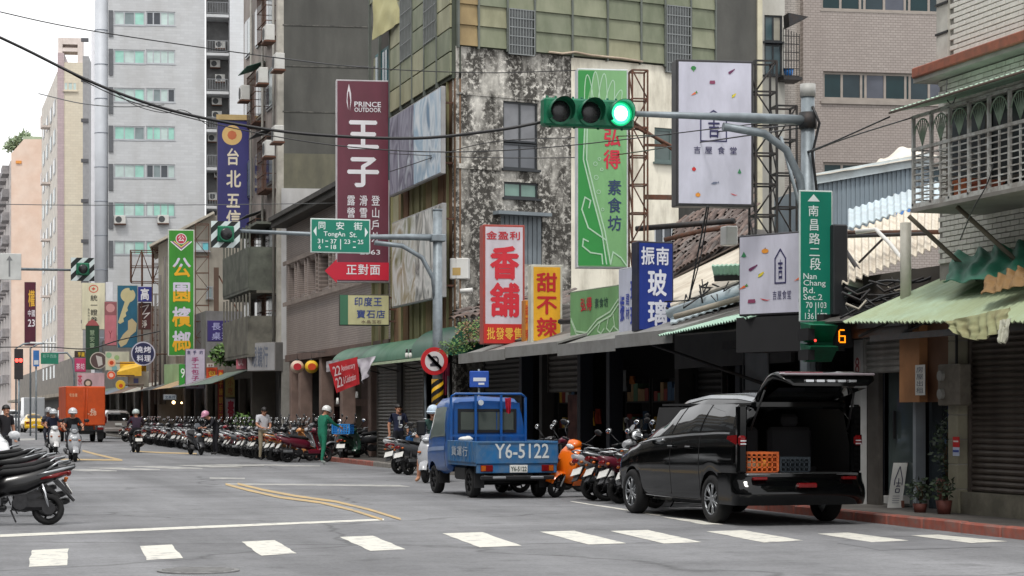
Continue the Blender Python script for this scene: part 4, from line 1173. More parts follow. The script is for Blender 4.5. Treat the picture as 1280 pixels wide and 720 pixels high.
# ================================================================== BLUE GREY SHED with a tarpaulin on its roof
fr=frd(1014,44.5,-8)
t=fr.thing('metal_shed','blue grey corrugated metal rooftop shed with a white tarpaulin draped over its roof','shed')
CORB=mat('blue_grey_sheet',(136,150,160),rough=.55,metal=.15,var=.06,scale=2,dirt=(104,110,114),damt=.4,dscale=1.2,streak=4)
xe_=fr.x(1162)
zb,=(fr.z(1080,300),)
zl,zr_=fr.z(1020,231),fr.z(1150,204)
n=26
for k in range(n):
 xa,xb=xe_*k/n,xe_*(k+1)/n
 za_=zl+(zr_-zl)*k/n;zb_=zl+(zr_-zl)*(k+1)/n
 m=MB();m.prism([(xa,zb),(xb-.015,zb),(xb-.015,zb_),(xa,za_)],0,.05)
 m.box(xb-.03,xb,-.025,.0,zb,za_);m.build('wall_sheet',CORB,t)
m=MB();m.prism([(-.1,zl-.03),(xe_,zr_-.03),(xe_,zr_+.22),(-.1,zl+.2)],-.12,.0);m.build('fascia',mat('fascia_white_blue',(196,208,212),rough=.6,dirt=(150,150,146)),t)
MB().prism([(0,zb),(xe_,zb),(xe_,zr_),(0,zl)],.06,3).build('shed_body',CORB,t)
MB().box(fr.x(1119),fr.x(1151),-.06,-.001,zb,fr.z(1135,244)).build('blue_door',mat('blue_sheet',(96,146,214),rough=.5,var=.06),t)
MB().box(fr.x(1116),fr.x(1119)-.005,-.08,0,zb,fr.z(1135,243)).build('door_post',WHITEP,t)
tarp,_=sheet('t',tuple(fr.M @ Vector((-.15,-.2,zl+.16))),tuple(fr.M @ Vector((xe_+.1,-.2,zr_+.16))),tuple(fr.M @ Vector((xe_+.1,2.2,zr_+.62))),tuple(fr.M @ Vector((1.4,2.2,zl+.3))),40,18,None,
    disp=lambda u,v,n_:Vector((0,0,1))*(.06*noise.noise(Vector((u*7,v*5,1)))+.02*sin(u*30+v*3))*(.2+v),th=.02)
one('tarpaulin',tarp,mat('tarp_white',(226,220,208),rough=.7,var=.05,dirt=(180,168,150),damt=.4),'wrinkled off white tarpaulin draped over the roof of the blue grey shed','tarpaulin')
# ================================================================== WHITE TILED HOUSE on the right
Rf=frX(1173,13.4,-90)
t=Rf.thing('tiled_house','white tiled house with a rust coloured ledge and a caged upstairs window','building')
rth=t
GROUT=mat('grout_grey',(156,153,147),rough=.9,dirt=(96,94,90))
WT=mat('white_wall_tile',(234,232,224),rough=.35,var=.07,scale=3,dirt=(150,146,136),damt=.45,dscale=1.6,streak=3)
xe_=8.0;zt=9.5
zb1,zb2=Rf.z(1173,96),Rf.z(1173,83)
MB().box(0,xe_,.02,7,3.0,zt).build('wall',GROUT,t)
MB().box(-.25,xe_,-.28,.2,zb1,zb2,c=.015).build('rust_ledge',mat('rust_tile_ledge',(150,84,62),rough=.6,var=.14,scale=14,dirt=(84,62,54),damt=.5,dscale=4),t)
MB().box(-.27,xe_,-.24,.2,zb1-.06,zb1-.001).build('ledge_underside',GROUT,t)
MB().box(0,.32,-.03,.02,zb2+.001,zt).build('corner_strip',mat('pale_tile_strip',(196,194,186),dirt=(120,116,108)),t)
# tiles: the nearest 300 as parts, the rest joined
tw,th_=.228,.071
tmesh=MB().box(0,tw-.012,-.012,.02,0,th_-.013,c=.003).mesh('tile',[WT])
n_t=0;rest=MB()
wc=Rf.rect(1186,1290,140,258)
cand=[]
for zone in ((zb2+.01,zt-.8,.34),(3.5,zb1-.08,.02)):
 r_=0;z=zone[0]
 while z<zone[1]:
  x=zone[2]+(-(tw/2) if r_ % 2 else 0)
  while x<3.4:
   if x>=zone[2]-.001 and not (x>.42 and wc[2]+.1<z<wc[3]-.05):cand.append((x,z))
   x+=tw
  z+=th_;r_+=1
vis=[c_ for c_ in cand if zb2<c_[1]<Rf.z(1200,-8)+.3 and c_[0]<1.9]
vis+=[c_ for c_ in cand if 3.7<c_[1]<4.7 and c_[0]<1.9]
vs_=set(vis[:300])
for c_ in cand:
 if c_ in vs_:
  o=mesh_obj('tile',tmesh,t);o.location=(c_[0],R.uniform(-.002,.002),c_[1])
 else:rest.box(c_[0],c_[0]+tw-.012,-.011,.02,c_[1],c_[1]+th_-.013)
struct(rest.build('wall_tiles',WT,t),'stuff')
# window behind the cage
a,b,c_,d_=Rf.x(1190),5.0,Rf.z(1220,240),Rf.z(1220,130)
MB().box(a,b,-.03,.01,c_,d_).build('window_recess',mat('recess_dark',(40,42,44)),t)
for k in range(4):
 window(t,a+(b-a)*k/4+.02,a+(b-a)*(k+1)/4-.02,c_+.05,d_-.05,cols=1,y=-.1,pm=[DGLASS,glassmat('pane_smoke',(60,66,70),.15)],fm=mat('frame_brown',(92,84,76)),fw=.05,sill=False)
# projecting cage
cg=Fr(12.35,0,-90);
xc0=Rf.x(1142,-1.05);zc0,zc1=Rf.z(1142,258,-1.05),Rf.z(1142,147,-1.05)
yf=-1.05;xc1=4.4
CAGE=mat('cage_white',(196,198,194),rough=.55,metal=.2,var=.1,dirt=(96,80,66),damt=.6,dscale=6)
m=MB()
zs1=zc1-.42
def vb(x,y,r=.011,z0=zc0,z1=zc1):m.box(x-r,x+r,y-r,y+r,z0,z1)
nbar=16;sp=.245
for k in range(nbar+1):
 vb(xc0+k*sp,yf,.012 if k % 2 else .02,zc0,zs1 if k % 2 else zc1)
nr=9
for k in range(nr+1):
 z=zc0+(zs1-zc0)*k/nr
 m.box(xc0,xc1,yf-.008,yf+.008,z-.008,z+.008);m.box(xc0-.008,xc0+.008,yf,-.05,z-.008,z+.008)
m.box(xc0-.02,xc1,yf-.025,yf+.025,zs1-.02,zs1+.02);m.box(xc0-.02,xc1,yf-.02,yf+.02,zc0-.03,zc0+.03)
m.box(xc0-.02,xc1,yf-.02,yf+.02,zc1-.02,zc1+.02)
for k in range(1,4):vb(xc0,yf+k*.26)
m.build('cage_bars',CAGE,t)
GF=mat('fan_green_white',(150,168,150),rough=.5,dirt=(80,110,84),damt=.5,dscale=6)
for k in range(8):
 cx=xc0+sp+k*sp*2;m=MB()
 for q in range(-3,4):
  an=q*.26
  m.tube([(cx,yf,zs1+.03),(cx+.21*sin(an*1.05),yf,zs1+.03+.33*cos(an*.8))],.008,n=4)
 m.tube([(cx+.21*sin(an_),yf-.004,zs1+.1+.27*cos(an_*.9)) for an_ in [(-1.35+i*.27) for i in range(11)]],.011,n=4)
 m.build('fan_ornament',GF,t)
m=MB();m.box(xc0-.03,xc1,yf-.03,-.02,zc0-.08,zc0-.031);m.build('cage_floor',mat('cage_floor_grey',(130,128,122),dirt=(80,76,70)),t)
for x in (1.0,2.3):
 m=MB().tube([(x,yf+.1,zc0-.09),(x+.5,-.02,zc0-1.1)],.03,n=6);m.build('cage_bracket',mat('bracket_olive',(96,90,76)),t)
for (x_,w_,h_,rgb,nm,lb) in [(.02,.32,.36,(206,110,60),'orange_crate','orange plastic crate on the cage floor, left of the darker red one'),(.45,.3,.3,(176,92,66),'terracotta_crate','dull red brown crate on the cage floor, right of the orange one')]:
 mm=mat(nm,rgb,rough=.6)
 cr=thing(nm,lb,'crate',Rf.M @ Vector((xc0+.12+x_,yf+.5,zc0-.03)),Rf.rot)
 MB().box(0,w_,0,.3,0,.02).box(0,.02,0,.3,.02,h_).box(w_-.02,w_,0,.3,.02,h_).box(.02,w_-.02,0,.02,.02,h_).box(.02,w_-.02,.28,.3,.02,h_).build('crate_body',mm,cr)
 MB().box(-.015,w_+.015,-.015,.0,h_-.04,h_).box(-.015,w_+.015,.3,.315,h_-.04,h_).build('rim',mm,cr)
# upper green awning
AWG=mat('awning_mint',(184,216,194),rough=.6,var=.08,dirt=(96,130,100),damt=.5,dscale=1.8)
ya=-1.35
pA=Rf.pt(1112,145,ya);pB=Rf.pt(1285,96,ya)
zA=zc1+.1
m,_=sheet('a',(pA[0],ya,zA-.02),(xc1+.5,ya,zA-.02),(xc1+.5,.0,zA+.32),(.15,.0,zA+.32),90,6,None,corr=(30,.012),th=.015)
m.build('upper_awning',AWG,t)
m=MB();m.tube([(pA[0],ya,zA-.04),(xc1+.4,ya,zA-.04)],.018,n=5);m.build('awning_edge_tube',mat('edge_brown',(96,84,74)),t)
# downpipes
m=MB().cyl((-.35,.3,3.0),(-.35,.3,10),.085,n=10);m.build('downpipe',mat('pipe_cream',(206,204,194),rough=.5,dirt=(150,146,130)),t)
m=MB().cyl((.02,-.5,3.0),(.02,-.5,zc0-.08),.075,n=10);m.build('support_pipe',mat('pipe_cream',(0,0,0)),t)
for zz in (7.0,8.0,6.6):MB().box(-.02,.34,-.045,-.03,zz,zz+.03).build('pipe_clamp',BLACK,t)
# ground floor: roller shutter, tiled pier, doorway of the shop
z0p=.13
xs0,xs1=Rf.x(1206),5.2
shutter(t,xs0,xs1,.42,3.05,mat('shutter_brown',(96,88,82),rough=.5,metal=.3,var=.14,scale=4,dirt=(60,54,50),damt=.5,dscale=2.5),y=.1,n=33)
MB().box(xs0-.1,xs1,-.02,.4,z0p,.42).build('shutter_plinth',mat('plinth_concrete',(128,124,110),dirt=(80,78,68),damt=.7,dscale=2),t)
m=MB();x=Rf.x(1190)
pt_=mat('pier_tile',(156,152,132),rough=.4,var=.08,dirt=(100,96,84),damt=.5)
for k in range(9):
 MB().box(x,xs0-.08,-.06,.3,z0p+k*.33,z0p+k*.33+.318,c=.006).build('tile',pt_,t)
MB().box(x+.01,xs0-.085,-.05,.3,z0p,3.1).build('pier',GROUT,t)
xd0=Rf.x(1071);
MB().box(xd0-.1,xs1,.15,.6,3.05,3.5).build('lintel',mat('lintel_dark',(70,64,58)),t)
MB().box(xd0,x,2.2,2.3,z0p,3.1).build('shop_back',DINT,t)
MB().box(x-.02,x+.1,.31,2.2,z0p,3.1).build('shop_side',DINT,t)
m=MB();xq=Rf.x(1079.5)
MB().box(xd0,xq,-.05,.05,z0p,2.55).build('white_door_post',mat('post_white',(190,192,192),dirt=(150,150,148)),t)
m=MB();put_text(m,'8',xd0+.06,xd0+.2,2.05,2.3,-.054,.02);m.build('lettering',ink((150,40,40)),t)
MB().disc((xd0+.13,2.18),.11,-.0535,th=.003).build('number_roundel',ink((214,196,192)),t)
xs_a,xs_b=Rf.x(1081),Rf.x(1134)
shutter(t,xs_a,xs_b,2.05,3.05,mat('shutter_light',(176,176,172),rough=.6,metal=.1,var=.1,dirt=(84,82,78)),y=.02,n=11)
MB().box(xq+.02,Rf.x(1094),.05,.12,z0p,2.05).build('folded_shutter',SHUTD,t)
m=MB();xg0,xg1=Rf.x(1095),Rf.x(1133)
m.box(xg0,xg1,.2,.23,z0p,2.05);f_=m.build('glass_door',glassmat('door_glass',(74,84,84),.08),t)
MB().box(xg0+.25,xg0+.29,.14,.18,1.1,1.5).build('handle',BLACK,f_)
m=MB();m.box(xg1,xg1+.09,.1,.25,z0p,1.85);m.build('door_jamb',mat('jamb_pale',(150,158,164)),t)
TANB=mat('brown_board',(178,126,84),rough=.7,var=.1,scale=2,dirt=(104,74,52),damt=.4)
MB().box(Rf.x(1134),Rf.x(1159),-.12,.05,1.62,3.0).build('wooden_board',TANB,t)
MB().box(Rf.x(1159)+.01,x+.2,-.0,.1,1.62,3.0).build('wooden_board',mat('brown_board_dark',(104,72,52),rough=.7),t)
MB().box(xg1+.1,x,.3,.34,z0p,1.62).build('shop_window',glassmat('shop_glass',(46,54,60),.05),t)
MB().box(Rf.x(1163),x,.26,.29,1.05,1.6).build('blue_poster',mat('poster_blue',(44,62,96)),t)
# ================================================================== lower awning of the right house
t=Rf.thing('shop_awning','long faded green corrugated awning with a torn edge over the right hand shops','awning')
AWO=mat('awning_faded',(172,194,168),rough=.7,var=.12,scale=1.5,dirt=(150,156,112),damt=.6,dscale=1.3,dthr=.45)
ya=-1.25
fa=Fr(13.4-1.25,Rf.o.y,-90)
xa=fa.x(1054);xb=fa.x(1300)
zf=lambda u:2.78-.12*u
m,_=sheet('a',(xa,ya,2.71),(xb,ya,2.50),(xb,.1,3.34),(xa+.2,.1,3.30),150,8,None,corr=(44,.018),th=.015,
             disp=lambda u,v,n_:Vector((0,-1,-.3))*(.035*noise.noise(Vector((u*60,0,0)))*(1-v)))
m.build('awning_sheet',AWO,t)
MB().box(fa.x(1082),xb,ya+.06,ya+.12,2.42,2.5).build('front_beam',DSTEEL,t)
MB().box(xa,xb,-.1,-.02,2.95,3.2).build('rear_beam',DSTEEL,t)
for k in range(5):
 x=xa+.3+k*1.3;MB().tube([(x,ya+.09,2.5),(x,-.02,3.0)],.02,n=5).build('awning_arm',DSTEEL,t)
def drape(name,label,pts,mm,amp=.1,fold=14,seed=0,nu=40,nv=16,cat='cloth',droop=0):
 P=[W(*p) for p in pts]
 m,_=sheet('d',P[0],P[1],P[2],P[3],nu,nv,None,th=.01,
                 disp=lambda u,v,n_:n_*amp*(sin(u*fold+3*noise.noise(Vector((u*3,v*2,seed))))*(.3+v*.7)+.8*noise.noise(Vector((u*6,v*5,seed+4))))+Vector((0,0,-droop*sin(pi*u)*v)))
 return one(name,m,mm,label,cat)
drape('torn_canvas','pale yellow green canvas sagging in folds from the edge of the right awning',[(1182,402,24.9),(1262,384,23.7),(1256,408,23.5),(1192,415,24.7)],mat('torn_canvas',(160,164,124),rough=.9,var=.2,scale=5,dirt=(110,96,66),damt=.6,dscale=5),amp=.035,fold=38,cat='canvas',droop=.12)
drape('hanging_rag','twisted end of pale canvas hanging below the awning edge near the right shutter',[(1250,400,23.6),(1264,398,23.5),(1258,428,23.45),(1248,429,23.5)],mat('rag_grey',(176,176,160),rough=.9,var=.2,scale=9),amp=.04,fold=20,seed=5,nu=12)
drape('green_tarpaulin','crumpled emerald green tarpaulin lying above the right awning',[(1178,352,26.5),(1300,345,24.4),(1300,300,25.6),(1195,318,27.6)],mat('tarp_green',(42,122,96),rough=.6,var=.25,scale=3,dirt=(24,70,56),damt=.6,dscale=2),amp=.06,fold=26,seed=2,cat='tarpaulin')
drape('brown_tarpaulin','folded tan brown tarpaulin on top of the right awning',[(1226,368,24.9),(1300,352,24.2),(1300,326,24.6),(1234,347,25.1)],mat('tarp_brown',(140,110,70),rough=.7,var=.2,scale=3,dirt=(110,84,54),damt=.5,dscale=2),amp=.04,fold=34,seed=9,cat='tarpaulin')
# ================================================================== SIGNS
def veg(kind):
 """small printed vegetables, outlines of their own"""
 c=lambda n,rx,rz,w=0:[(rx*cos(2*pi*k/n)*(1+w*(k % 2)),rz*sin(2*pi*k/n)*(1+w*(k % 2))) for k in range(n)]
 def rot_(p,a):return [(x*cos(a)-z*sin(a),x*sin(a)+z*cos(a)) for x,z in p]
 K={
  'broccoli':[((52,128,70),c(14,.5,.4,.12)),((96,160,90),[(-.12,-.3),(.12,-.3),(.1,-.7),(-.1,-.7)])],
  'aubergine':[((110,52,92),rot_([(-.8,0),(-.6,.26),(0,.22),(.5,.12),(.8,.14),(.8,-.05),(.4,-.12),(0,-.22),(-.6,-.26)],.6))],
  'carrot':[((224,110,60),rot_([(-.8,0),(.3,.22),(.4,0),(.3,-.22)],.5)),((90,140,70),rot_([(.35,.1),(.8,.3),(.75,0),(.8,-.25),(.35,-.1)],.5))],
  'corn':[((226,206,70),rot_(c(10,.6,.2),.8)),((120,160,70),rot_([(-.7,-.05),(-.2,.35),(.1,.2),(-.1,-.3)],.8))],
  'meat':[((140,70,100),[(-.6,-.25),(-.5,.3),(.5,.35),(.6,-.2),(.45,-.35),(-.45,-.35)])],
  'tomato':[((206,50,50),c(12,.42,.38)),((70,120,60),[(-.15,.35),(.15,.35),(0,.55)])],
  'fish':[((110,118,140),rot_([(-.8,0),(-.3,.26),(.3,.2),(.6,.05),(.85,.25),(.85,-.2),(.6,-.02),(.3,-.18),(-.3,-.2)],.2))],
  'pumpkin':[((226,150,60),c(16,.5,.4,.06)),((110,90,50),[(-.06,.35),(.08,.35),(.1,.6),(-.02,.6)])],
  'chilli':[((200,52,56),[(-.8,.3),(-.3,-.05),(.3,-.2),(.8,-.05),(.3,-.05),(-.3,.15)])],
  'leaf':[((60,130,90),[(-.4,-.3),(0,.6),(.4,-.3),(0,-.45)])],
  'garlic':[((200,196,190),c(10,.35,.4))],
 }
 return K[kind]
def veg_art(items,size):
 def f(t,fx,fz,Wd,H):
  for kind,px,py in items:
   for col,pts in veg(kind):
    m=MB();cx,cz=fx(px),fz(py)
    m.poly([(cx+x*size[0],-.0195-.0008*(col[0] % 3),cz+z*size[1]) for x,z in pts]);m.build('printed_vegetable',ink(col),t)
 return f
def outline(t,pts,w_,y,col,name='drawn_line',closed=True):
 m=MB();n=len(pts)
 for i in range(n if closed else n-1):
  a,b=Vector((pts[i][0],0,pts[i][1])),Vector((pts[(i+1) % n][0],0,pts[(i+1) % n][1]))
  d_=(b-a).normalized();nn=Vector((-d_.z,0,d_.x))*w_/2;yy=Vector((0,y-.0004*(i % 2),0))
  m.add([a-nn-d_*w_*.4+yy,b-nn+d_*w_*.4+yy,b+nn+d_*w_*.4+yy,a+nn-d_*w_*.4+yy],[(0,1,2,3)])
 return m.build(name,ink(col),t)
def frame_truss(t,x0,x1,z0,z1,y0,y1,n=4,m_=None,name='truss'):
 m=MB();r=.017
 for x in (x0,x1):
  for y in (y0,y1):m.box(x-r,x+r,y-r,y+r,z0,z1)
 for k in range(n+1):
  z=z0+(z1-z0)*k/n
  for y in (y0,y1):m.box(x0,x1,y-.015,y+.015,z-.015,z+.015)
  for x in (x0,x1):m.box(x-.015,x+.015,y0,y1,z-.015,z+.015)
  if k<n:
   z2=z0+(z1-z0)*(k+1)/n
   m.tube([(x0,y0,z if k % 2 else z2),(x1,y0,z2 if k % 2 else z)],.015,n=4)
   m.tube([(x0,y0,z),(x0,y1,z2)],.015,n=4)
 return m.build(name,m_ or RUST,t)
# --- maroon tall sign, with the red arrow band at its foot
def art_flame(t,fx,fz,Wd,H):
 out=[(-.0,1.0),(.45,.35),(.5,-.2),(.2,-.9),(.32,-.2),(.05,.45),(-.15,.45),(-.3,-.1),(-.1,-.85),(-.48,-.3),(-.4,.35)]
 m=MB();cx,cz=fx(436),fz(123)
 pts=[(cx+x*.14,-.0195,cz+z*.42) for x,z in out]
 m.add(pts,[(0,1,5),(1,2,4,5),(2,3,4),(0,5,6),(0,6,10),(6,7,9,10),(7,8,9)]);m.build('emblem',ink((232,226,232)),t)
 m=MB();xa=fx(406);z=(fz(328)+fz(350))/2;h=(fz(328)-fz(350))/2
 m.prism([(xa,z),(fx(421),z+h*1.35),(fx(421),z-h*1.35)],-.014,.05);m.build('arrow_point',ink((206,30,58)),t)
WHT=(236,234,240)
sign('shop_sign','tall maroon shop sign with huge white characters and a red arrow at its foot',420,487,100,353,d=61.5,dep=.3,face=(110,48,66),side=(196,192,196),fw=.04,
     bands=[(421,486,328,350,(206,30,58))],art=art_flame,mount='right',
     texts=[('PRINCE',443,476,127,133.5,WHT,.03),('OUTDOOR',443,476,134.5,140,WHT,.03),('王子',433,474.5,145,237,WHT,.06,True),
   ('露營用品',433.5,444,243,304,WHT,.02,True),('滑雪裝備',449,459.5,243,304,WHT,.02,True),('登山戶外',464,475,243,304,WHT,.02,True),
   ('2363',450,475,312,318,WHT,.02),('正對面',432,476,330,344,WHT,.035)])
# --- purple temple bank sign
def art_gold(t,fx,fz,Wd,H):
 MB().disc((fx(290),fz(169)),.42,-.0155,th=.004,n=28).build('gold_emblem',ink((222,186,120)),t)
 MB().disc((fx(290),fz(169)),.2,-.0185,th=.003,n=8).build('emblem_centre',ink((200,110,70)),t)
 MB().box(-.02,Wd+.04,-.06,.2,H,H+.22).build('top_cap',mat('cap_tan',(196,170,120)),t)
sign('shop_sign','tall deep blue sign with four cream brush characters under a gold roundel',271,312,150,292,d=88,dep=.25,face=(52,50,116),side=(120,116,112),art=art_gold,mount='right',
     texts=[('台',282,300,185,207,(232,222,200),.05),('北',282,302,212,235,(232,222,200),.05),('五',282,301,240,261,(232,222,200),.05),('信',282,302,262,285,(232,222,200),.05)])
# --- tall green sign
def art_gong(t,fx,fz,Wd,H):
 c=(fx(226.5),fz(299));m=MB()
 for (dx,dz,r_,col,y) in [(0,.02,.27,(236,236,236),-.0155),(0,.02,.235,(196,60,84),-.0185)]:
  MB().disc((c[0]+dx,c[1]+dz),r_,y,th=.003,n=24).build('emblem',ink(col),t)
 for k,col in enumerate([(240,240,240),(150,90,150),(236,200,120)]):
  o_=.08*k
  outline(t,[(c[0]-.5+o_,c[1]-.12),(c[0],c[1]-.55+o_),(c[0]+.5-o_,c[1]-.12)],.05,-.019-k*.0006,col,'chevron',closed=False)
YEL=(236,176,36)
def two_tone(t,fx,fz,chars,x0,x1,cells,c1,c2,bold):
 """characters filled white above and orange below: two cut pieces of one glyph"""
 for ch,(a,b) in zip(chars,cells):
  vs,fs=glyph(ch,bold)
  X0,X1,Z0,Z1=fx(x0),fx(x1),fz(b),fz(a)
  bm=bmesh.new()
  for qi,(ox,oz) in enumerate(((0,0),(.025,0),(-.025,0),(0,.025),(0,-.025))):
   V=[bm.verts.new((X0+(p+ox)*(X1-X0),-.0195-.0006*qi,Z0+(q+.12+oz)*(Z1-Z0))) for p,q in vs]
   for f in fs:
    try:bm.faces.new([V[i] for i in f])
    except ValueError:pass
  zc=Z0+(Z1-Z0)*.52
  for keep,col in ((1,c1),(-1,c2)):
   b2=bm.copy()
   bmesh.ops.bisect_plane(b2,geom=b2.verts[:]+b2.edges[:]+b2.faces[:],plane_co=(0,0,zc),plane_no=(0,0,-keep),clear_outer=True)
   me=bpy.data.meshes.new('lettering');b2.to_mesh(me);b2.free();me.materials.append(ink(col));mesh_obj('lettering',me,t)
  bm.free()
def art_park(t,fx,fz,Wd,H):
 art_gong(t,fx,fz,Wd,H)
 m=MB();put_text(m,'公',fx(222),fx(231),fz(302),fz(294),-.0225,.04);m.build('lettering',ink((240,240,240)),t)
 two_tone(t,fx,fz,'公園檳榔',215,239,[(321,347),(351.5,378),(383,409),(413,440)],(214,208,226),YEL,.055)
_,f_,w_,h_=sign('shop_sign','tall bright green sign with four orange and white characters under a rainbow chevron',210,243,287,445,d=103,dep=.3,face=(62,150,48),side=(214,220,210),fw=.05,art=art_park)
t=f_.thing('scaffold_frame','rusty ladder like steel frame standing beside the tall green sign','scaffold')
frame_truss(t,w_+.05,w_+.7,-1.5,h_+.3,.0,.7,n=10);m=MB();m.box(w_+.95,w_+1.2,-.1,.15,-3.0,4.4);m.build('wooden_post',mat('post_brown',(92,72,60)),t)
for k in range(1):m=MB().tube([(w_+1.2,.1,4.0),(w_+3.0,.1,.6)],.04,n=5);m.build('stay',RUST,t)
# --- pale lilac bun shop sign
sign('shop_sign','narrow lilac white sign with a column of magenta characters',231.5,256.5,436,486,d=97,dep=.2,face=(206,196,214),side=(120,110,130),
     texts=[('手工包子店',239,249,446,484,(168,40,110),.03,True),('金',233.5,238.5,438,443,(60,60,110),.03),('手',241,246,438,443,(60,60,110),.03),('的',249,254,438,443,(60,60,110),.03)])
sign('shop_sign','small violet sign with four pale characters in two rows',259,293,400.5,427,d=94,dep=.15,face=(62,50,120),side=(70,60,110),
     texts=[('長城',264,289,403,413,(176,176,220),.03),('桌球',264,289,415,425,(176,176,220),.03)],mount='right')
sign('shop_sign','square orange and yellow sign beside the lilac sign',257.5,272,459,480,d=96,dep=.1,face=(214,78,34),side=(150,60,40),texts=[('包子',260,270,463,478,(240,200,60),.04,True)])
sign('round_label_sign','small white oval sign above the square orange one',258,268,454,459.5,d=95.8,dep=.06,face=(226,222,216),side=(160,150,140),texts=[('萬華',260,266,455.3,458.3,(120,60,60),.02)])
sign('banner_sign','narrow red vertical banner with orange characters at the bun shop',272,279.5,462,528,d=94,dep=.06,face=(196,60,36),side=(130,60,40),texts=[('包子饅頭手工',273.5,278.5,464,526,(244,180,60),.04,True)])
sign('banner_sign','short white framed banner with a large pink red flower print',282,294,498,525,d=92,dep=.06,face=(210,196,200),side=(150,130,130),texts=[('春',284,293,500,523,(206,34,70),.09)])
sign('banner_sign','short faded yellow poster above the pink flower banner',281,294,470,497,d=92.5,dep=.06,face=(196,168,84),side=(130,120,80),texts=[('小吃',285,291,473,494,(190,80,50),.02,True)])
# --- cluster further down
sign('shop_sign','cream company sign with a red diamond mark over dark characters',102,131.5,353.5,412,d=128,dep=.3,face=(226,220,190),side=(200,196,176),
     texts=[('統一證券',113,122,368,404,(70,70,62),.03,True),('台北分公司',109.5,112.5,385,404,(90,90,80),.02,True)],
     art=lambda t,fx,fz,Wd,H:(outline(t,[(fx(117)+.26*cos(2*pi*k/16),fz(361)+.22*sin(2*pi*k/16)) for k in range(16)],.05,-.0195,(206,90,70),'emblem_ring'),MB().prism([(fx(117),fz(359)),(fx(119.5),fz(361)),(fx(117),fz(363)),(fx(114.5),fz(361))],-.02,-.0195).build('emblem',ink((206,90,70)),t)))
sign('blank_sign','narrow blank white sign panel beside the cream company sign',132,141.5,352.5,377,d=127,dep=.2,face=(228,230,234),side=(200,200,206))
sign('shop_sign','narrow pink sign with a darker round picture at its top',130.5,146,377,432,d=124,dep=.2,face=(206,124,134),side=(150,110,112),
     bands=[(131,145.5,378,394,(150,92,96))],texts=[('ㄚ',135,141,412,424,(140,50,60),.02)],art=lambda t,fx,fz,Wd,H:MB().disc((fx(138),fz(385)),.26,-.0195,th=.003).build('round_picture',ink((206,150,150)),t))
def art_key(t,fx,fz,Wd,H):
 KY=ink((206,196,150))
 m=MB()
 ang=lambda cx,cy,r,n=20:[(fx(cx)+r*cos(2*pi*k/n),-.0195,fz(cy)+r*sin(2*pi*k/n)) for k in range(n)]
 m.poly(ang(160,369,.42));m.build('key_bow',KY,t)
 MB().poly([(fx(a),-.0200,fz(b)) for a,b in [(157,374),(163,376),(159,385),(160,388),(157,391),(158,395),(154,398),(155,402),(150,405),(147.5,403)]]).build('key_blade',KY,t)
 MB().disc((fx(164),fz(361)),.1,-.0225,th=.002).build('key_hole',ink((40,110,130)),t)
 MB().poly([(fx(a),-.0205,fz(b)) for a,b in [(160,401),(165,398),(171,404),(170,414),(163,420),(158,430),(151,434),(148,428),(154,418),(160,412)]]).build('padlock_print',ink((196,180,140)),t)
sign('shop_sign','teal locksmith sign printed with a large golden key',146.5,172,356.5,435,d=120,dep=.2,face=(40,104,132),side=(150,160,150),art=art_key)
sign('shop_sign','small square blue sign with one white character',172,190.5,358,377.5,d=116,dep=.2,face=(48,54,140),side=(180,180,200),texts=[('高',175,187,360,375.5,(230,232,240),.07)])
def art_zz(t,fx,fz,Wd,H):
 outline(t,[(fx(176),fz(384)),(fx(186),fz(381)),(fx(178),fz(393)),(fx(187),fz(391)),(fx(180),fz(398))],.05,-.0195,(226,220,220),'neon_stroke',closed=False)
sign('shop_sign','dark brownish red sign with white scribbled strokes under the small blue square',172.5,189,378.5,412,d=116.3,dep=.2,face=(84,44,44),side=(110,90,84),texts=[('淨',177,184,400,410,(230,226,220),.03)],art=art_zz)
sign('shop_sign','dark green hanging sign with faint pale characters',107,124,407,462,d=122,dep=.2,face=(44,74,52),side=(60,70,60),texts=[('慧安齋',112,118.5,412,436,(150,170,140),.03,True)],
     art=lambda t,fx,fz,Wd,H:MB().prism([(fx(107),H),(fx(124),H),(fx(120),H+.25),(fx(115.5),H+.38),(fx(111),H+.25)],-.02,.1).build('sign_crest',ink((170,90,90)),t))
# round signs
def round_sign(label,px,py,rpx,d,face,ring,texts=(),dep=.18,inner=None,cat='sign',nm='round_sign'):
 fr=frd(px,d,-8);z=fr.z(px,py);f2=Fr(fr.o.x,fr.o.y,-8,z);t=f2.thing(nm,label,cat);r_=rpx*d/FPX
 MB().disc((0,0),r_,0,th=dep,n=32).build('rim',mat('rim_%d_%d_%d' % ring,ring,rough=.4),t)
 MB().disc((0,0),r_*.9,-.012,th=.012,n=32).build('face_panel',ink(face),t)
 for s,a,b,c,e,col in texts:
  m=MB();put_text(m,s,a*r_,b*r_,c*r_,e*r_,-.0165,.04);m.build('lettering',ink(col),t)
 if inner:inner(t,r_)
 MB().tube([(0,dep,0),(0,dep+.5,0),(1.2,dep+.6,0)],.03,n=6).build('bracket',RUST,t)
 return t
round_sign('round navy sign with a ring of white characters',179,442,15,108,(38,40,78),(190,190,206),[('燒烤',-.7,.7,.05,.62,(220,220,232)),('料理',-.55,.65,-.68,-.1,(220,220,232))])
round_sign('round dark photo sign with a pale rim left of the food poster',123,450.5,10.5,119,(92,74,72),(206,200,186),inner=lambda t,r_:MB().poly([(-.3*r_,-.0165,.6*r_),(.4*r_,-.0165,.4*r_),(.5*r_,-.0165,-.5*r_),(0,-.0165,-.75*r_)]).build('printed_figure',ink((200,196,190)),t))
round_sign('small round orange sign with a pale centre, upper one of three',139.5,453.5,5.2,112,(232,176,140),(206,206,160),inner=lambda t,r_:MB().disc((0,0),r_*.5,-.016,th=.003).build('printed_dot',ink((190,70,30)),t))
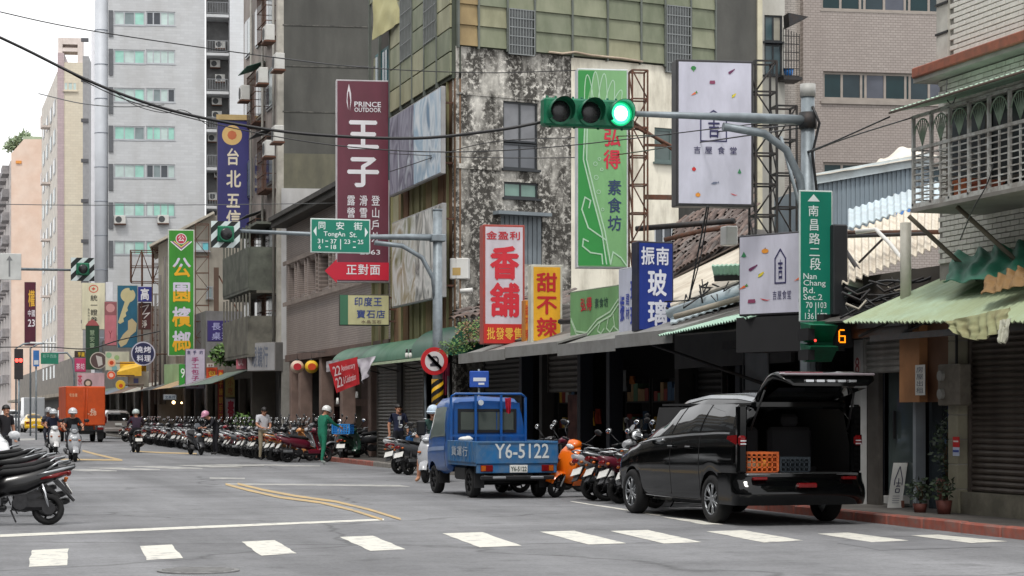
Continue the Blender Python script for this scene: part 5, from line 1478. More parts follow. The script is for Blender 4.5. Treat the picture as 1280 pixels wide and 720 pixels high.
round_sign('small round red orange sign, middle one of three',139,469,5.4,111,(222,92,56),(206,190,170),inner=lambda t,r_:MB().disc((0,0),r_*.5,-.016,th=.003).build('printed_dot',ink((240,200,180)),t))
round_sign('small round yellow sign with a red mark, lowest one of three',150.5,481,6,109,(228,184,44),(214,190,110),inner=lambda t,r_:MB().disc((.1*r_,-.2*r_),r_*.42,-.016,th=.003).build('printed_dot',ink((200,80,30)),t))
sign('food_poster','pale food poster with green and pink spots behind the small round signs',131.5,162,439.5,463.5,d=117,dep=.1,face=(214,214,190),side=(190,186,170),
     art=lambda t,fx,fz,Wd,H:[MB().disc((fx(x),fz(y)),r_,-.0195-.0005*i,th=.002).build('printed_dot',ink(c),t) for i,(x,y,r_,c) in enumerate([(136,444,.16,(150,190,150)),(154,457,.2,(200,90,100)),(146,447,.14,(160,190,130)),(143,460,.15,(130,180,180))])])
sign('pink_sign','short hot pink sign with a dark and yellow strip on top',93,107.5,447.5,465,d=130,dep=.1,face=(206,70,116),side=(160,90,110),texts=[('茶坊',95,106,454,462,(240,220,230),.03)])
sign('yellow_dark_sign','dark strip sign with yellow marks above the hot pink one',93,106.5,438.5,447,d=130.2,dep=.1,face=(74,60,54),side=(80,70,60),texts=[('芋圓',97,106,440,446,(226,190,50),.04)])
sign('shop_board','pink and white board with a round mascot print low over the shop fronts',96,131,466,486,d=118,dep=.1,face=(214,180,186),side=(170,150,150),texts=[('茶',97,103,468,482,(200,60,90),.04)],
     art=lambda t,fx,fz,Wd,H:(MB().disc((fx(110),fz(479)),.24,-.0195,th=.003).build('printed_roundel',ink((90,76,66)),t),MB().disc((fx(110),fz(479)),.14,-.0225,th=.003).build('printed_dot',ink((214,190,170)),t)))
sign('small_board','white board with faint blue patch over the awnings',160,186,464,484,d=113,dep=.1,face=(214,210,190),side=(180,176,160),bands=[(167,173,473,479,(110,120,180))])
sign('small_board','small white name board over a dark shopfront beside a glowing lamp',204,221,493,500,d=100,dep=.06,face=(150,158,164),side=(120,120,124),texts=[('文具行',206,219,494.5,498.5,(70,80,100),.02)])
sign('green_panel_sign','pale green glass sign slanting out from the shop row',205,226,455,486,X=12.6,rot=-70,dep=.1,face=(164,196,150),side=(130,150,120))
sign('green_panel_sign','bright green sign panel with a white squiggle next to the pale green one',223.5,231.5,455,485,d=99.5,dep=.1,face=(60,160,60),side=(80,130,70),texts=[('9',226,231,460,472,(230,240,230),.03)])
sign('maroon_far_sign','maroon sign with golden and white figures far down the street',30.5,44.5,352.5,432,d=170,dep=.3,face=(92,38,56),side=(90,60,64),
     texts=[('權',35,44,362,384,(226,176,60),.04),('中國',34.5,44,387,396,(230,226,230),.03),('23',35,43.5,399,408,(236,232,236),.04)])
# yellow tent awning among the far signs
f=frd(146,112,-8);t=f.thing('yellow_tent_awning','yellow peaked tent awning jutting out among the distant signs','awning')
a,b=f.x(146),f.x(177);zt_,zb_=f.z(160,456),f.z(160,470)
MB().add([(a,0,zb_+.2),(b,0,zt_-.05),(b,0,zb_+.0),(a,0,zb_-.02),(a+.3,1.5,zt_),(b+.3,1.5,zt_+.3)],[(0,3,2,1),(0,1,5,4)]).build('canvas',mat('awning_yellow',(222,176,48)),t)
MB().box(a+.1,b+.2,1.45,1.5,zb_,zt_+.2).build('awning_back',mat('awning_yellow',(0,0,0)),t)
# --- gem shop sign under the maroon one
_,f_,w_,h_=sign('shop_sign','pale yellow sign with blue brush characters and a green left edge',424,487,368,407,d=61.0,dep=.2,face=(204,200,154),side=(60,56,52),bands=[(425,435,369,406,(64,116,88))],
     texts=[('印度王',442,478,371,383,(58,76,140),.03),('寶石店',445,482,387,398,(58,76,140),.03),('水晶玉石',451,477,400,404.5,(110,90,80),.02)],mount='right')
# --- pink and white battered sign box on the apartment block
sign('battered_sign_box','battered grey white sign box with faded vertical characters on the apartment block',309,344,428,464,X=12.5,rot=-60,dep=.4,face=(168,168,170),side=(140,138,136),texts=[('眼鏡行',315,336,432,460,(110,116,130),.04,False)])
sign('battered_sign_box','faded pink sign box left of the battered grey white one',295,308.5,432,462,X=12.5,rot=-60,dep=.3,face=(196,116,128),side=(150,110,112),texts=[('皮',298,305,436,458,(220,190,196),.05)])
# --- two billboards on the panelled house
def billboard(label,px0,px1,z0,z1,m_,X=13.15):
 fa_=frX(px0,X);w_=fa_.x(px1);f2=Fr(fa_.o.x,fa_.o.y,-90,z0);t=f2.thing('billboard',label,'billboard')
 H=z1-z0
 MB().box(0,w_,0,.12,0,H,c=.01).build('casing',mat('casing_150_150_150',(150,150,150)),t)
 n=2
 for k in range(n):MB().box(.04+(w_-.08)*k/n,.04+(w_-.08)*(k+1)/n-.01,-.012,.01,.04,H-.04).build('poster_panel',m_[k % len(m_)],t)
 m=MB();[m.box(x,x+.05,.12,.45,z,z+.05) for x in (.3,w_-.4) for z in (.3,H-.4)];m.box(.3,w_-.35,.40,.45,.3,.35);m.box(.3,.35,.40,.45,.35,H-.4);m.build('bracket',RUST,t)
 return t,w_,H
def photo_mat(key,cols,scale=1.3,streak=1.6):
 m=mat(key,cols[0],rough=.5)
 N=m.node_tree;L=N.links;P=N.nodes['Principled BSDF']
 tc=N.nodes.new('ShaderNodeTexCoord');mp=N.nodes.new('ShaderNodeMapping');mp.inputs['Scale'].default_value=(1.2,1,1/streak);L.new(tc.outputs['Object'],mp.inputs[0])
 n=N.nodes.new('ShaderNodeTexNoise');n.inputs['Scale'].default_value=scale;n.inputs['Detail'].default_value=8;n.inputs['Distortion'].default_value=1.2;L.new(mp.outputs[0],n.inputs['Vector'])
 r=N.nodes.new('ShaderNodeValToRGB');r.color_ramp.elements[0].position=.3;r.color_ramp.elements[1].position=.72
 r.color_ramp.elements[0].color=(*lin(cols[0]),1);r.color_ramp.elements[1].color=(*lin(cols[-1]),1)
 for i,c in enumerate(cols[1:-1]):
  e=r.color_ramp.elements.new(.3+.42*(i+1)/(len(cols)-1));e.color=(*lin(c),1)
 L.new(n.outputs['Fac'],r.inputs[0]);L.new(r.outputs[0],P.inputs['Base Color']);return m
B1=photo_mat('poster_snow',[(86,84,100),(150,150,164),(96,92,110),(190,196,204)],1.1)
B2=photo_mat('poster_ice',[(110,136,160),(206,214,220),(150,176,196),(226,230,232)],1.0)
B3=photo_mat('poster_valley',[(120,120,84),(206,208,206),(150,136,104),(214,214,212)],.9,1.0)
B4=photo_mat('poster_peak',[(176,180,178),(214,214,210),(104,106,104),(206,204,196)],1.2)
billboard('upper billboard with bluish icy mountain pictures on the panelled house',487,551.5,7.72,10.0,[B1,B2])
billboard('lower billboard with pale valley and peak pictures on the panelled house',490,552.5,4.5,6.95,[B3,B4])
# --- signs standing on the market canopy
def lightbox(name,label,px0,px1,y0,y1,d,**k):return sign(name,label,px0,px1,y0,y1,d=d,**k)
RD=(206,44,58)
_,f_,w_,h_=sign('light_box_sign','big white light box sign with two huge red characters and a red base',604,656,281,430,d=46.5,rot=-4,dep=.42,face=(214,206,214),side=(168,66,56),fw=.05,
     bands=[(605,655,405,429,(198,46,40))],texts=[('金盈利',607,651,289,300,(190,50,60),.05),('香',611,650,307,350,RD,.085),('舖',611,651,353,397,RD,.075),('批發零售',608,653,409,425,(232,180,70),.04)])
sign('light_box_sign','narrow orange yellow light box half hidden behind the yellow sign',655.5,662.5,375,429,d=45.6,rot=-4,dep=.3,face=(236,150,40),side=(190,130,60),texts=[('甜不辣',656.5,660.5,380,425,(200,60,40),.02,True)])
sign('light_box_sign','yellow light box sign with three red characters',664,703,331,429,d=44.2,rot=-4,dep=.32,face=(238,178,44),side=(206,206,190),fw=.05,
     texts=[('甜不辣',670,696.5,339,423,(190,36,40),.06,True)])
# flower drawing on the green signs
def art_sprout(scale_px,cx,y_top,y_bot,sx=1.0):
 def f(t,fx,fz,Wd,H):
  LG=(170,204,176)
  m=MB()
  m.poly([(fx(p),-.0150,fz(q)) for p,q in [(722.5,89),(743,89),(733,130),(730,180),(738,240),(755,300),(762,332),(722.5,332)]]);m.build('dark_green_field',ink((48,140,66)),t)
  for k,(bx,lean,hh) in enumerate([(738,-4,56),(744,0,60),(751,4,58),(757,9,50),(762,14,38)]):
   pts=[]
   for i in range(15):
    a=pi*i/14;pts.append((fx(bx+lean*sin(a)+6.5*cos(a)),fz(150-hh*sin(a)**1.2)))
   outline(t,pts,.018,-.019-k*.0007,LG,'petal_line',closed=False)
  for k,pts in enumerate([[(731,150),(729,200),(740,245),(752,290),(758,330)],[(734,150),(733,200),(744,245),(756,290),(763,330)],[(757,300),(735,285),(727,262),(731,247),(738,251),(736,260)],
                                 [(753,330),(752,318),(738,316),(728,308),(729,299),(735,302)],[(763,330),(766,315),(776,322),(783,332)]]):
   outline(t,[(fx(a),fz(b)) for a,b in pts],.028,-.023-k*.0007,LG,'stem_line',closed=False)
  for k,(a,b,r_) in enumerate([(744,205,.04),(749,199,.03),(745,222,.045),(752,212,.03),(748,240,.04),(753,262,.03)]):
   outline(t,[(fx(a)+r_*cos(2*pi*i/8),fz(b)+r_*sin(2*pi*i/8)) for i in range(8)],.012,-.02,LG,'bubble_line')
 return f
_,f_,w_,h_=sign('light_box_sign','very tall two tone green vegetarian sign with lotus line drawing and red and navy characters',721.5,785,86,335,d=42.5,rot=-8,dep=.3,face=(126,178,122),side=(206,212,216),fw=.03,
     art=art_sprout(1,0,0,0),texts=[('弘得',754,776,157,213,(198,44,66),.05,True),('素食坊',759,777,223,290,(44,62,96),.035,True)])
t=f_.thing('sign_scaffold','brown steel lattice scaffold holding the tall green vegetarian sign','scaffold')
frame_truss(t,w_+.1,w_+.42,-1.2,h_+.0,.05,.4,n=9)
m=MB();m.box(w_+.4,w_+2.6,.3,.36,1.45,1.55);m.box(w_+.4,w_+1.9,.3,.36,2.55,2.6);m.tube([(w_+.1,.3,3.0),(w_+1.8,.3,2.15)],.035,n=4);m.tube([(w_+.1,.32,3.1),(w_+2.3,.32,1.6)],.03,n=4);m.box(w_-.6,w_+.3,.5,.56,.3,.36)
m.build('cross_brace',RUST,t)
def art_small(t,fx,fz,Wd,H):
 LG=(190,218,186)
 for k,pts in enumerate([[(715,395),(722,412),(735,415),(748,400),(764,392),(774,378)],[(715,398),(722,416),(735,419),(750,404),(765,397),(774,384)],[(752,404),(749,414),(753,418),(757,412)],[(762,400),(760,412),(764,417),(769,410)],[(768,396),(770,412),(774,416)]]):
  outline(t,[(fx(a),fz(b)) for a,b in pts],.035,-.019-k*.0007,LG,'stem_line',closed=False)
sign('light_box_sign','small landscape green vegetarian sign at an angle on the canopy',713,774,360,421,X=12.75,rot=-86,dep=.18,face=(124,172,116),side=(120,130,110),art=art_small,
     texts=[('弘得',727,742,370,388,(196,44,60),.05),('素食坊',745,762,373,386,(52,84,70),.03)])
sign('light_box_sign','white sign with blue characters turned edgeways behind the blue glass sign',773.5,799,334,418,X=12.75,rot=-86,dep=.15,face=(206,210,226),side=(170,172,180),
     texts=[('振',776,782,368,402,(60,76,170),.05),('玻璃',789,798,348,412,(60,76,170),.05,True),('建材',783.5,788,365,400,(60,76,170),.02,True)])
sign('light_box_sign','royal blue sign with white characters for a glass shop',797,842,302,414,d=37.4,rot=2,dep=.3,face=(38,60,146),side=(26,30,54),fw=.03,
     texts=[('振南',800,837,308,332,(226,228,240),.045),('玻',808,834,336,371,(226,228,240),.055),('璃',808,835,374,408,(226,228,240),.055)])
# --- the tall eatery sign
NAVY=(52,50,92)
def art_house(cx,cy,sx,sy,ch,ysc=1.0):
 def f(t,fx,fz):
  pts=[(-1,-1),(1,-1),(1,.45),(0,1.0),(-1,.45)]
  P=[(fx(cx+a*sx),fz(cy-b*sy)) for a,b in pts]
  outline(t,P,.022,-.0195,NAVY,'house_line')
  m=MB();put_text(m,ch,fx(cx-sx*.5),fx(cx+sx*.55),fz(cy+sy*.8),fz(cy-sy*.42),-.0195,.04);m.build('lettering',ink(NAVY),t)
 return f
def art_eat(t,fx,fz,Wd,H):
 art_house(891.5,157.5,16,19,'吉')(t,fx,fz)
 veg_art([('broccoli',866.5,86),('aubergine',914,89),('meat',890,103),('carrot',867,118),('corn',917,119),('tomato',867,212),('leaf',924,214),('fish',893,229),('pumpkin',872,244),('chilli',917,243)],(.085,.085))(t,fx,fz,Wd,H)
_,f_,w_,h_=sign('eatery_sign','tall white eatery sign in a black frame, printed with scattered vegetables',845,942,75,258,d=35.2,rot=-7,dep=.34,face=(208,208,224),side=(44,44,50),fw=.045,
     art=art_eat,texts=[('吉',866,876,183,193,NAVY,.01),('屋',880,890.5,183,193,NAVY,.01),('食',896,906,183,193,NAVY,.01),('堂',911,921.5,183,193,NAVY,.01)])
t=f_.thing('sign_scaffold','black steel lattice scaffold standing right of the tall eatery sign','scaffold')
frame_truss(t,w_+.05,w_+.42,-1.7,h_+.02,.05,.45,n=8,m_=DSTEEL);frame_truss(t,w_+.5,w_+.85,-1.7,h_-.7,.3,.7,n=6,m_=DSTEEL,name='rear_truss')
m=MB().tube([(w_+.45,-.1,1.2),(w_+.95,-.1,-.6)],.03,n=6);m.build('stay',GALV,t)
_,f_,w_,h_=sign('eatery_sign','wide white eatery sign with vegetables standing edgeways to the street on the canopy',923.5,1016,291,393.5,X=12.05,rot=-62,dep=.2,face=(208,208,222),side=(60,60,66),fw=.03,
     art=lambda t,fx,fz,Wd,H:(art_house(977,333,6.5,21,'吉')(t,fx,fz),veg_art([('leaf',931,316),('aubergine',943,333),('corn',953,342),('carrot',930,357),('meat',941,375),('chilli',958,374),('pumpkin',958,313),('carrot',1000,350)],(.13,.085))(t,fx,fz,Wd,H)),
     texts=[('吉屋食堂',967,991,363,375,NAVY,.0)])
MB().box(-.05,w_+.2,.0,.5,-.55,-.02).build('sign_plinth',mat('soffit_black',(0,0,0)),_)
# small blue parking sign on a thin pole beyond the pickup
fb=frd(599,41.0,-8);t=fb.thing('parking_sign','small blue sign on a thin pole rising behind the blue pickup','sign')
z=fb.z(599,474);MB().cyl((0,.05,0),(0,.05,z+.2),.02,n=8).build('pole',GALV,t)
MB().box(-.19,.19,-.02,.02,z-.16,z+.16,c=.01).build('sign_plate',mat('sign_blue',(36,84,180),rough=.4),t);MB().box(-.12,.13,-.024,-.021,z-.04,z+.03).build('white_arrow',ink((226,230,236)),t)
MB().box(-.02,.1,-.024,-.021,z-.11,z-.07).build('white_mark',ink((226,230,236)),t)
# lanterns under the arcade
for px,py,c,c2,lb in [(371.5,458.5,(214,190,170),(196,40,50),'cream paper lantern with a red round print under the arcade'),(389.5,458.5,(232,190,50),(214,80,30),'yellow paper lantern with an orange print under the arcade')]:
 p=W(px,py,71.5);t=thing('lantern',lb,'lantern',p,radians(-8))
 MB().ell((0,0,0),(.235,.235,.225),n=16,m=10).build('lantern_body',mat('lantern_%d' % c[2],c,rough=.6),t)
 MB().prism([(.14*cos(k*pi/8),.12*sin(k*pi/8)) for k in range(16)],-.245,-.18).build('printed_roundel',ink(c2),t)
 MB().cyl((0,0,.2),(0,0,.27),.07,n=10).build('collar',BLACK,t)
 MB().tube([(0,0,.27),(0,0,.5),(2.2,.2,.55)],.012,n=5).build('cord',BLACK,t)
# banners at the arcade's near end
def strip(name,label,pts,mm,cat,amp=.05,seed=0,fold=9,texts=None):
 P=[W(*p) for p in pts]
 m,n_=sheet('d',P[0],P[1],P[2],P[3],20,12,None,th=.01,disp=lambda u,v,n_:n_*amp*(sin(u*fold+seed)*v+.6*noise.noise(Vector((u*4,v*3,seed)))))
 o=one(name,m,mm,label,cat)
 return o,P
o,P=strip('red_banner','crumpled red banner with white lettering hanging at the arcade corner',[(411,455,60),(447,446,59),(449,480,59),(421,491,60)],mat('banner_red',(190,38,46),rough=.8,var=.15),'banner')
def banner_text(o,P,s,u0,u1,v0,v1,bold=.03):
 m=MB();put_text(m,s,0,1,0,1,0,bold)
 nn=(P[1]-P[0]).cross(P[3]-P[0]).normalized();
 if nn.dot(P[0]-Vector((0,0,1.45)))>0:nn=-nn
 out=[]
 for x,y,z in m.v:
  u=u0+(u1-u0)*x;v=v1+(v0-v1)*z
  p=(P[0]*(1-u)+P[1]*u)*(1-v)+(P[3]*(1-u)+P[2]*u)*v
  out.append(p+nn*.075)
 m.v=[tuple(q) for q in out];m.build('lettering',ink((232,214,216)),o,world=True)
banner_text(o,P,'22',.16,.42,.12,.45);banner_text(o,P,'22',.16,.42,.52,.85);banner_text(o,P,'Anniversary',.46,.96,.15,.42);banner_text(o,P,'& Celebration',.46,.96,.55,.8)
strip('white_banner','limp white cloth banner with faint print beside the red banner',[(447,449,58.8),(470,445,58),(462,466,58.2),(452,480,58.8)],mat('banner_white',(206,202,208),rough=.8,var=.1,scale=3,dirt=(170,160,176),damt=.5,dscale=4),'banner',amp=.08,seed=2)
for px,py,lb in [(422,500,'small white tag hanging below the red banner'),(446,492,'small white bell tag hanging under the right corner of the red banner')]:
 p=W(px,py,59.5);t=thing('hanging_tag',lb,'tag',p);MB().cyl((0,0,-.12),(0,0,.06),.05,.03,n=8).build('tag_body',WHITEP,t);MB().cyl((0,0,.06),(0,0,.3),.006,n=4).build('cord',BLACK,t)
strip('grey_banner','greyish white sheet hanging high at the arcade opening',[(408,452,60.4),(424,449,60.2),(424,463,60.2),(409,465,60.4)],mat('banner_grey',(150,146,150),rough=.8,var=.1),'banner',seed=4)
# magenta flags by the blue pickup
for (a,b,y0,y1,lb,sd_) in [(548,555,462,500,'pink nylon flag hanging left behind the pickup',1),(556,562,456,492,'pink and white nylon flag hanging right of the first one',3)]:
 strip('pink_flag',lb,[(a,y0,55),(b,y0-2,55),(b,y1,55),(a,y1+2,55)],mat('flag_pink',(206,80,120),rough=.7,var=.3,scale=5),'flag',seed=sd_,amp=.05,fold=12)
strip('red_ribbon','bright red plastic strip tied to the rack corner of the blue pickup',[(631,498,36.2),(639,497,36.2),(638,517,36.25),(633,516,36.25)],mat('ribbon_red',(176,26,50),rough=.5),'ribbon',amp=.03)
# --- vault awning of green plastic
f=frX(414,13.55,-90)
t=f.thing('vault_awning','curved dark green awning over the two roller shutters','awning')
GAW=mat('vault_green',(52,104,80),rough=.5,var=.1,dirt=(110,140,118),damt=.4,dscale=1.2)
def vault(x0,x1,zc,r,bow=0):
 m=MB();n=12;L_=16
 m.grid(lambda u,v:(x0+(x1-x0)*u,-.9*sin(v*pi/2),zc+r*cos(v*pi/2)),L_,n)
 m.grid(lambda u,v:(x1-(x1-x0)*u,-.88*sin(v*pi/2),zc+(r-.02)*cos(v*pi/2)),L_,n)
 return m
L0=f.x(414,-.88);L1=f.x(512,-.88);L2=f.x(565,-.8)
vault(L0,L1,2.95,.62).build('vault_sheet',GAW,t)
vault(L1+.02,L2,2.92,.82).build('vault_sheet',mat('vault_green_dark',(34,84,66),rough=.4,var=.1),t)
m=MB();m.grid(lambda u,v:(L2,-.89*sin(u*pi/2),2.92+.8*cos(u*pi/2)*v),12,4);m.build('vault_end',mat('vault_green_dark',(0,0,0)),t)
MB().box(L0,L2,-.93,-.9,2.86,2.93).build('edge_rail',mat('rail_pale',(176,190,160)),t)
for k in range(6):
 x=L0+(L2-L0)*(k+.3)/6;MB().tube([(x,-.85,2.9),(x,-.02,2.7)],.018,n=5).build('awning_arm',DSTEEL,t)
# tan awning at shop row px 160-195
f=frX(167,12.6,-78);
# --- scaffolds and frames among the far signs
f=frd(163,116,-8);t=f.thing('rooftop_scaffold','open steel scaffold of thin bars above the locksmith sign','scaffold')
a,b,c,d=f.rect(163,205,313,352);m=MB()
for k in range(4):
 x=a+(b-a)*k/3
 for y in (0,1.4):m.box(x-.03,x+.03,y-.03,y+.03,c-9 if k in (1,3) else c,d)
for z in (c,(c+d)/2,d):
 for y in (0,1.4):m.box(a,b,y-.025,y+.025,z-.025,z+.025)
 for k in range(4):x=a+(b-a)*k/3;m.box(x-.02,x+.02,0,1.4,z-.02,z+.02)
m.tube([(a,0,c),(a+(b-a)/3,0,d)],.025,n=4);m.tube([(a+(b-a)/3,0,d),(a+2*(b-a)/3,0,c)],.025,n=4);m.tube([(a+2*(b-a)/3,0,c),(b,0,d)],.025,n=4)
m.build('bars',RUST,t)
f=frd(190,113,-8);t=f.thing('rooftop_scaffold','tangle of rusty sign braces between the key sign and the green sign','scaffold')
frame_truss(t,0,.8,3,f.z(195,310),0,.9,n=9)
for k in range(3):MB().cyl((.2+k*.25,-.4,2),(.2+k*.25,-.4,8+k),.06,n=6).build('post',mat('post_grey',(96,92,88)),t)
# ================================================================== TRAFFIC LIGHTS, POLES, STREET SIGNS
SG=mat('signal_green',(14,112,78),rough=.45,var=.12,scale=8,dirt=(8,70,52),damt=.4,dscale=10)
LENS_OFF=mat('lens_off',(34,34,36),rough=.25,var=.3,scale=30)
GREENL=mat('green_light',(150,255,226),emis=(40,225,160),est=1.1,var=0)
GREENC=emit('green_core',(190,255,236),4.0)
GREENR=mat('green_light_rim',(20,200,140),emis=(10,180,110),est=.8,var=0)
def signal_head(t,x0,zc,y,n=3,lit=None,pitch=.40,r=.15,hood=.24):
 """horizontal head of n lamps, each with a hood"""
 hb=MB().box(x0,x0+pitch*n,y-.02,y+.2,zc-.2,zc+.2,c=.03).build('signal_housing',SG,t)
 for k in range(n):
  cx=x0+pitch*(k+.5)
  MB().prism([(cx+(r+.035)*cos(2*pi*i/24),zc+(r+.035)*sin(2*pi*i/24)) for i in range(24)],y-.05,y-.02).build('lens_ring',SG,hb)
  m=MB().ell((cx,y-.05,zc),(r,.04,r),n=20,m=8);m.build('lens',GREENL if k==lit else LENS_OFF,hb)
  if k==lit:
   MB().ell((cx,y-.075,zc),(r*.68,.03,r*.72),n=16,m=7).build('lit_core',GREENC,hb)
   MB().prism([(cx+(r+.02)*cos(2*pi*i/24),zc+(r+.02)*sin(2*pi*i/24)) for i in range(24)],y-.056,y-.051).build('lit_ring',GREENR,hb)
  m=MB();a0,a1=radians(-35),radians(215);N_=18
  rr=r+.02
  m.grid(lambda u,v:(cx+rr*cos(a0+(a1-a0)*u),y-.05-hood*v*(.55+.45*sin(max(0,min(pi,a0+(a1-a0)*u)))),zc+rr*sin(a0+(a1-a0)*u)),N_,3)
  m.grid(lambda u,v:(cx+(rr+.008)*cos(a1-(a1-a0)*u),y-.05-hood*v*(.55+.45*sin(max(0,min(pi,a1-(a1-a0)*u)))),zc+(rr+.008)*sin(a1-(a1-a0)*u)),N_,3)
  m.build('hood',SG,hb)
 return hb
def striped_board(t,x0,x1,z0,z1,y):
 b=MB().box(x0,x1,y-.01,y+.01,z0,z1).build('backing_board',mat('board_black',(24,30,30),rough=.5),t)
 w_=x1-x0;h_=z1-z0;n=4;s=(w_+h_)/n
 for k in range(n+1):
  c0=k*s;c1=c0+s*.5
  pts=[]
  # band between lines x+z=c0 and x+z=c1 clipped to the rectangle
  def clip(poly,f):
   out=[]
   for i in range(len(poly)):
    a,b_=poly[i],poly[(i+1) % len(poly)];fa,fb_=f(a),f(b_)
    if fa>=0:out.append(a)
    if (fa>=0) !=(fb_>=0):q=fa/(fa-fb_);out.append((a[0]+(b_[0]-a[0])*q,a[1]+(b_[1]-a[1])*q))
   return out
  P=[(0,0),(w_,0),(w_,h_),(0,h_)]
  P=clip(P,lambda p:(p[0]+(h_-p[1]))-c0);P=clip(P,lambda p:c1-(p[0]+(h_-p[1]))) if len(P)>2 else []
  if len(P)>2:MB().poly([(x0+a,y-.014,z0+b_) for a,b_ in P]).build('white_stripe',ink((210,222,222)),b)
# --- near pole with the lit signal
Pf=Fr(12.7,28.4,0)
t=Pf.thing('traffic_light','grey steel signal pole reaching over the road with one glowing green lamp','traffic light')
pw=.095
MB().tube([(0,0,.13),(0,0,3.0),(0,0,6.15)],[.12,.11,.10],n=14).build('pole',GALV,t)
MB().cyl((0,0,6.15),(0,0,6.34),.115,.115,n=14).build('pole_cap',mat('cap_pale',(176,176,172),rough=.5),t)
zA=5.80
xL=Pf.x(786);
MB().tube([(-.05,-.02,zA),(-1.0,-.02,zA),(-1.5,-.02,zA),(xL+.1,-.02,zA-.01)],[.075,.075,.055,.04],n=10).build('mast_arm',GALV,t)
MB().tube([(-.02,-.02,3.6),(-.05,-.02,4.3),(-.12,-.02,4.9),(-.35,-.02,5.35),(-.7,-.02,5.58),(-1.35,-.02,5.66)],.06,n=10).build('curved_arm',GALV,t)
MB().cyl((0,0,5.68),(0,0,5.92),.135,n=12).build('clamp',DSTEEL,t)
xs=Pf.x(677)
signal_head(t,xs,zA-.04,-.12,3,lit=2,pitch=(Pf.x(789)-xs)/3,r=.155)
m=MB()
for k in range(10):m.cyl((xs+.08+k*.13,.0,zA+.17),(xs+.08+k*.13,.0,zA+.2),.018,n=6)
for k in range(4):m.cyl((xs+.12+k*.36,-.02,zA-.26),(xs+.12+k*.36,-.02,zA-.24),.018,n=6)
struct(m.build('housing_lugs',SG,t),'stuff')
m=MB().tube([(.02,-.12,6.0),(.13,-.13,5.75),(.02,-.12,5.3),(.11,-.12,4.6),(.12,-.11,3.4),(.10,-.11,1.4)],.022,n=6);m.build('feed_cable',BLACK,t)
# vertical street name plate
t2=None
a,b,c,d=Pf.rect(999,1040,238,402.5,-.2)
nf=Fr((Pf.M @ Vector((a,-.2,0))).x,(Pf.M @ Vector((a,-.2,0))).y,-3,c)
t2=nf.thing('street_name_sign','tall green street name plate with white characters on the signal pole','sign')
Wd,H=b-a,d-c
MB().box(0,Wd,0,.025,0,H,c=.01).build('sign_plate',mat('plate_border',(196,208,204),rough=.4),t2)
MB().box(.022,Wd-.022,-.003,.0,.022,H-.022).build('sign_face',mat('plate_green',(14,124,102),rough=.4,var=.04),t2)
fx=lambda p:(p-999)/41*Wd;fz=lambda p:(402.5-p)/164.5*H;PW=(222,234,232)
MB().poly([(fx(1009),-.006,fz(252)),(fx(1024),-.006,fz(252)),(fx(1016.5),-.006,fz(243))]).build('arrow_mark',ink(PW),t2)
for s,x0,x1,y0,y1 in [('南',1009,1023.5,256.5,271),('昌',1010,1024,273,289),('路',1010,1025,291,306),('二',1010,1025,308,322),('段',1011,1026,322,338),('Nan',1004,1020,341.5,349),('Chang',1004,1031,350,359),('Rd.',1004,1018,359,366.5),('Sec.2',1004,1027,367.5,375),('70',1007,1015,377.5,385),('103',1022,1032,377.5,385),('136',1006,1016.5,391,399),('173',1021.5,1033,391,399)]:
 m=MB();put_text(m,s,fx(x0),fx(x1),fz(y1),fz(y0),-.006,.02);m.build('lettering',ink(PW),t2)
MB().box(fx(1018.5),fx(1019.5),-.006,-.005,fz(399),fz(378)).build('divider',ink(PW),t2)
for x in (1011,1026):MB().box(fx(x)-.006,fx(x)+.006,-.006,-.005,fz(390),fz(387)).build('divider',ink(PW),t2)
for z in (.3,H-.4):MB().box(.05,.42,.03,.16,z,z+.05).build('bracket',GALV,t2)
# side-on black backing board and the pedestrian countdown
sf=Fr(12.75,28.1,-14)
t3=Pf.thing('pedestrian_signal','green pedestrian signal with a black box showing an amber countdown figure 6','traffic light')
a,b,c,d=Pf.rect(1039,1057,284,396,.1)
MB().box(a,b,.1,.45,c,d,c=.02).build('side_backing_box',mat('box_charcoal',(36,38,42),rough=.6),t3)
a,b,c,d=Pf.rect(1009,1040,404,428,-.3)
for (y0,y1) in ((404,429),(430,453)):
 a,b,c,d=Pf.rect(1008,1040,y0,y1,-.3)
 m=MB();m.loft([[(a+.0,-.3+.1,c),(b,-.3+.1,c),(b,-.02,c),(a+.05,-.02,c)],[(a-.06,-.52,d-.06),(b-.04,-.52,d-.06),(b+.03,.0,d),(a,.0,d)]],smooth=False);m.build('signal_hood',SG,t3)
 MB().box(a-.07,a+.03,-.45,-.1,c+.02,d-.1).build('hood_shade',BLACK,t3)
MB().box(Pf.x(1008),Pf.x(1038),-.2,-.02,Pf.z(1020,440),Pf.z(1020,404)).build('signal_case',SG,t3)
a,b,c,d=Pf.rect(1040,1064,404,436,-.25)
cb=MB().box(a,b,-.25,-.05,c,d,c=.02).build('countdown_box',mat('box_charcoal',(0,0,0)),t3)
AMB=emit('amber_digit',(255,138,20),1.8)
m=MB();xa_,xb_,za_,zb_=Pf.rect(1045,1053.5,413.5,430,-.25);t_=.018;zm=(za_+zb_)/2;yd=-.256
m.box(xa_,xa_+t_,yd-.003,yd,za_+t_,zb_-t_);m.box(xa_+t_,xb_-t_,yd-.003,yd,zb_-t_,zb_);m.box(xa_+t_,xb_,yd-.003,yd,za_,za_+t_);m.box(xb_-t_,xb_,yd-.003,yd,za_+t_,zm-t_*.5);m.box(xa_+t_,xb_,yd-.003,yd,zm-t_*.5,zm+t_*.5)
m.build('digit_six',AMB,cb)
t3.location+=Vector((-.17,-.45,0));p=Pf.pt(1018,427,-.5);MB().ell((p[0],-.46,p[1]),(.02,.01,.02),n=8,m=5).build('red_lamp',emit('red_dot',(255,60,50),2.0),t3)
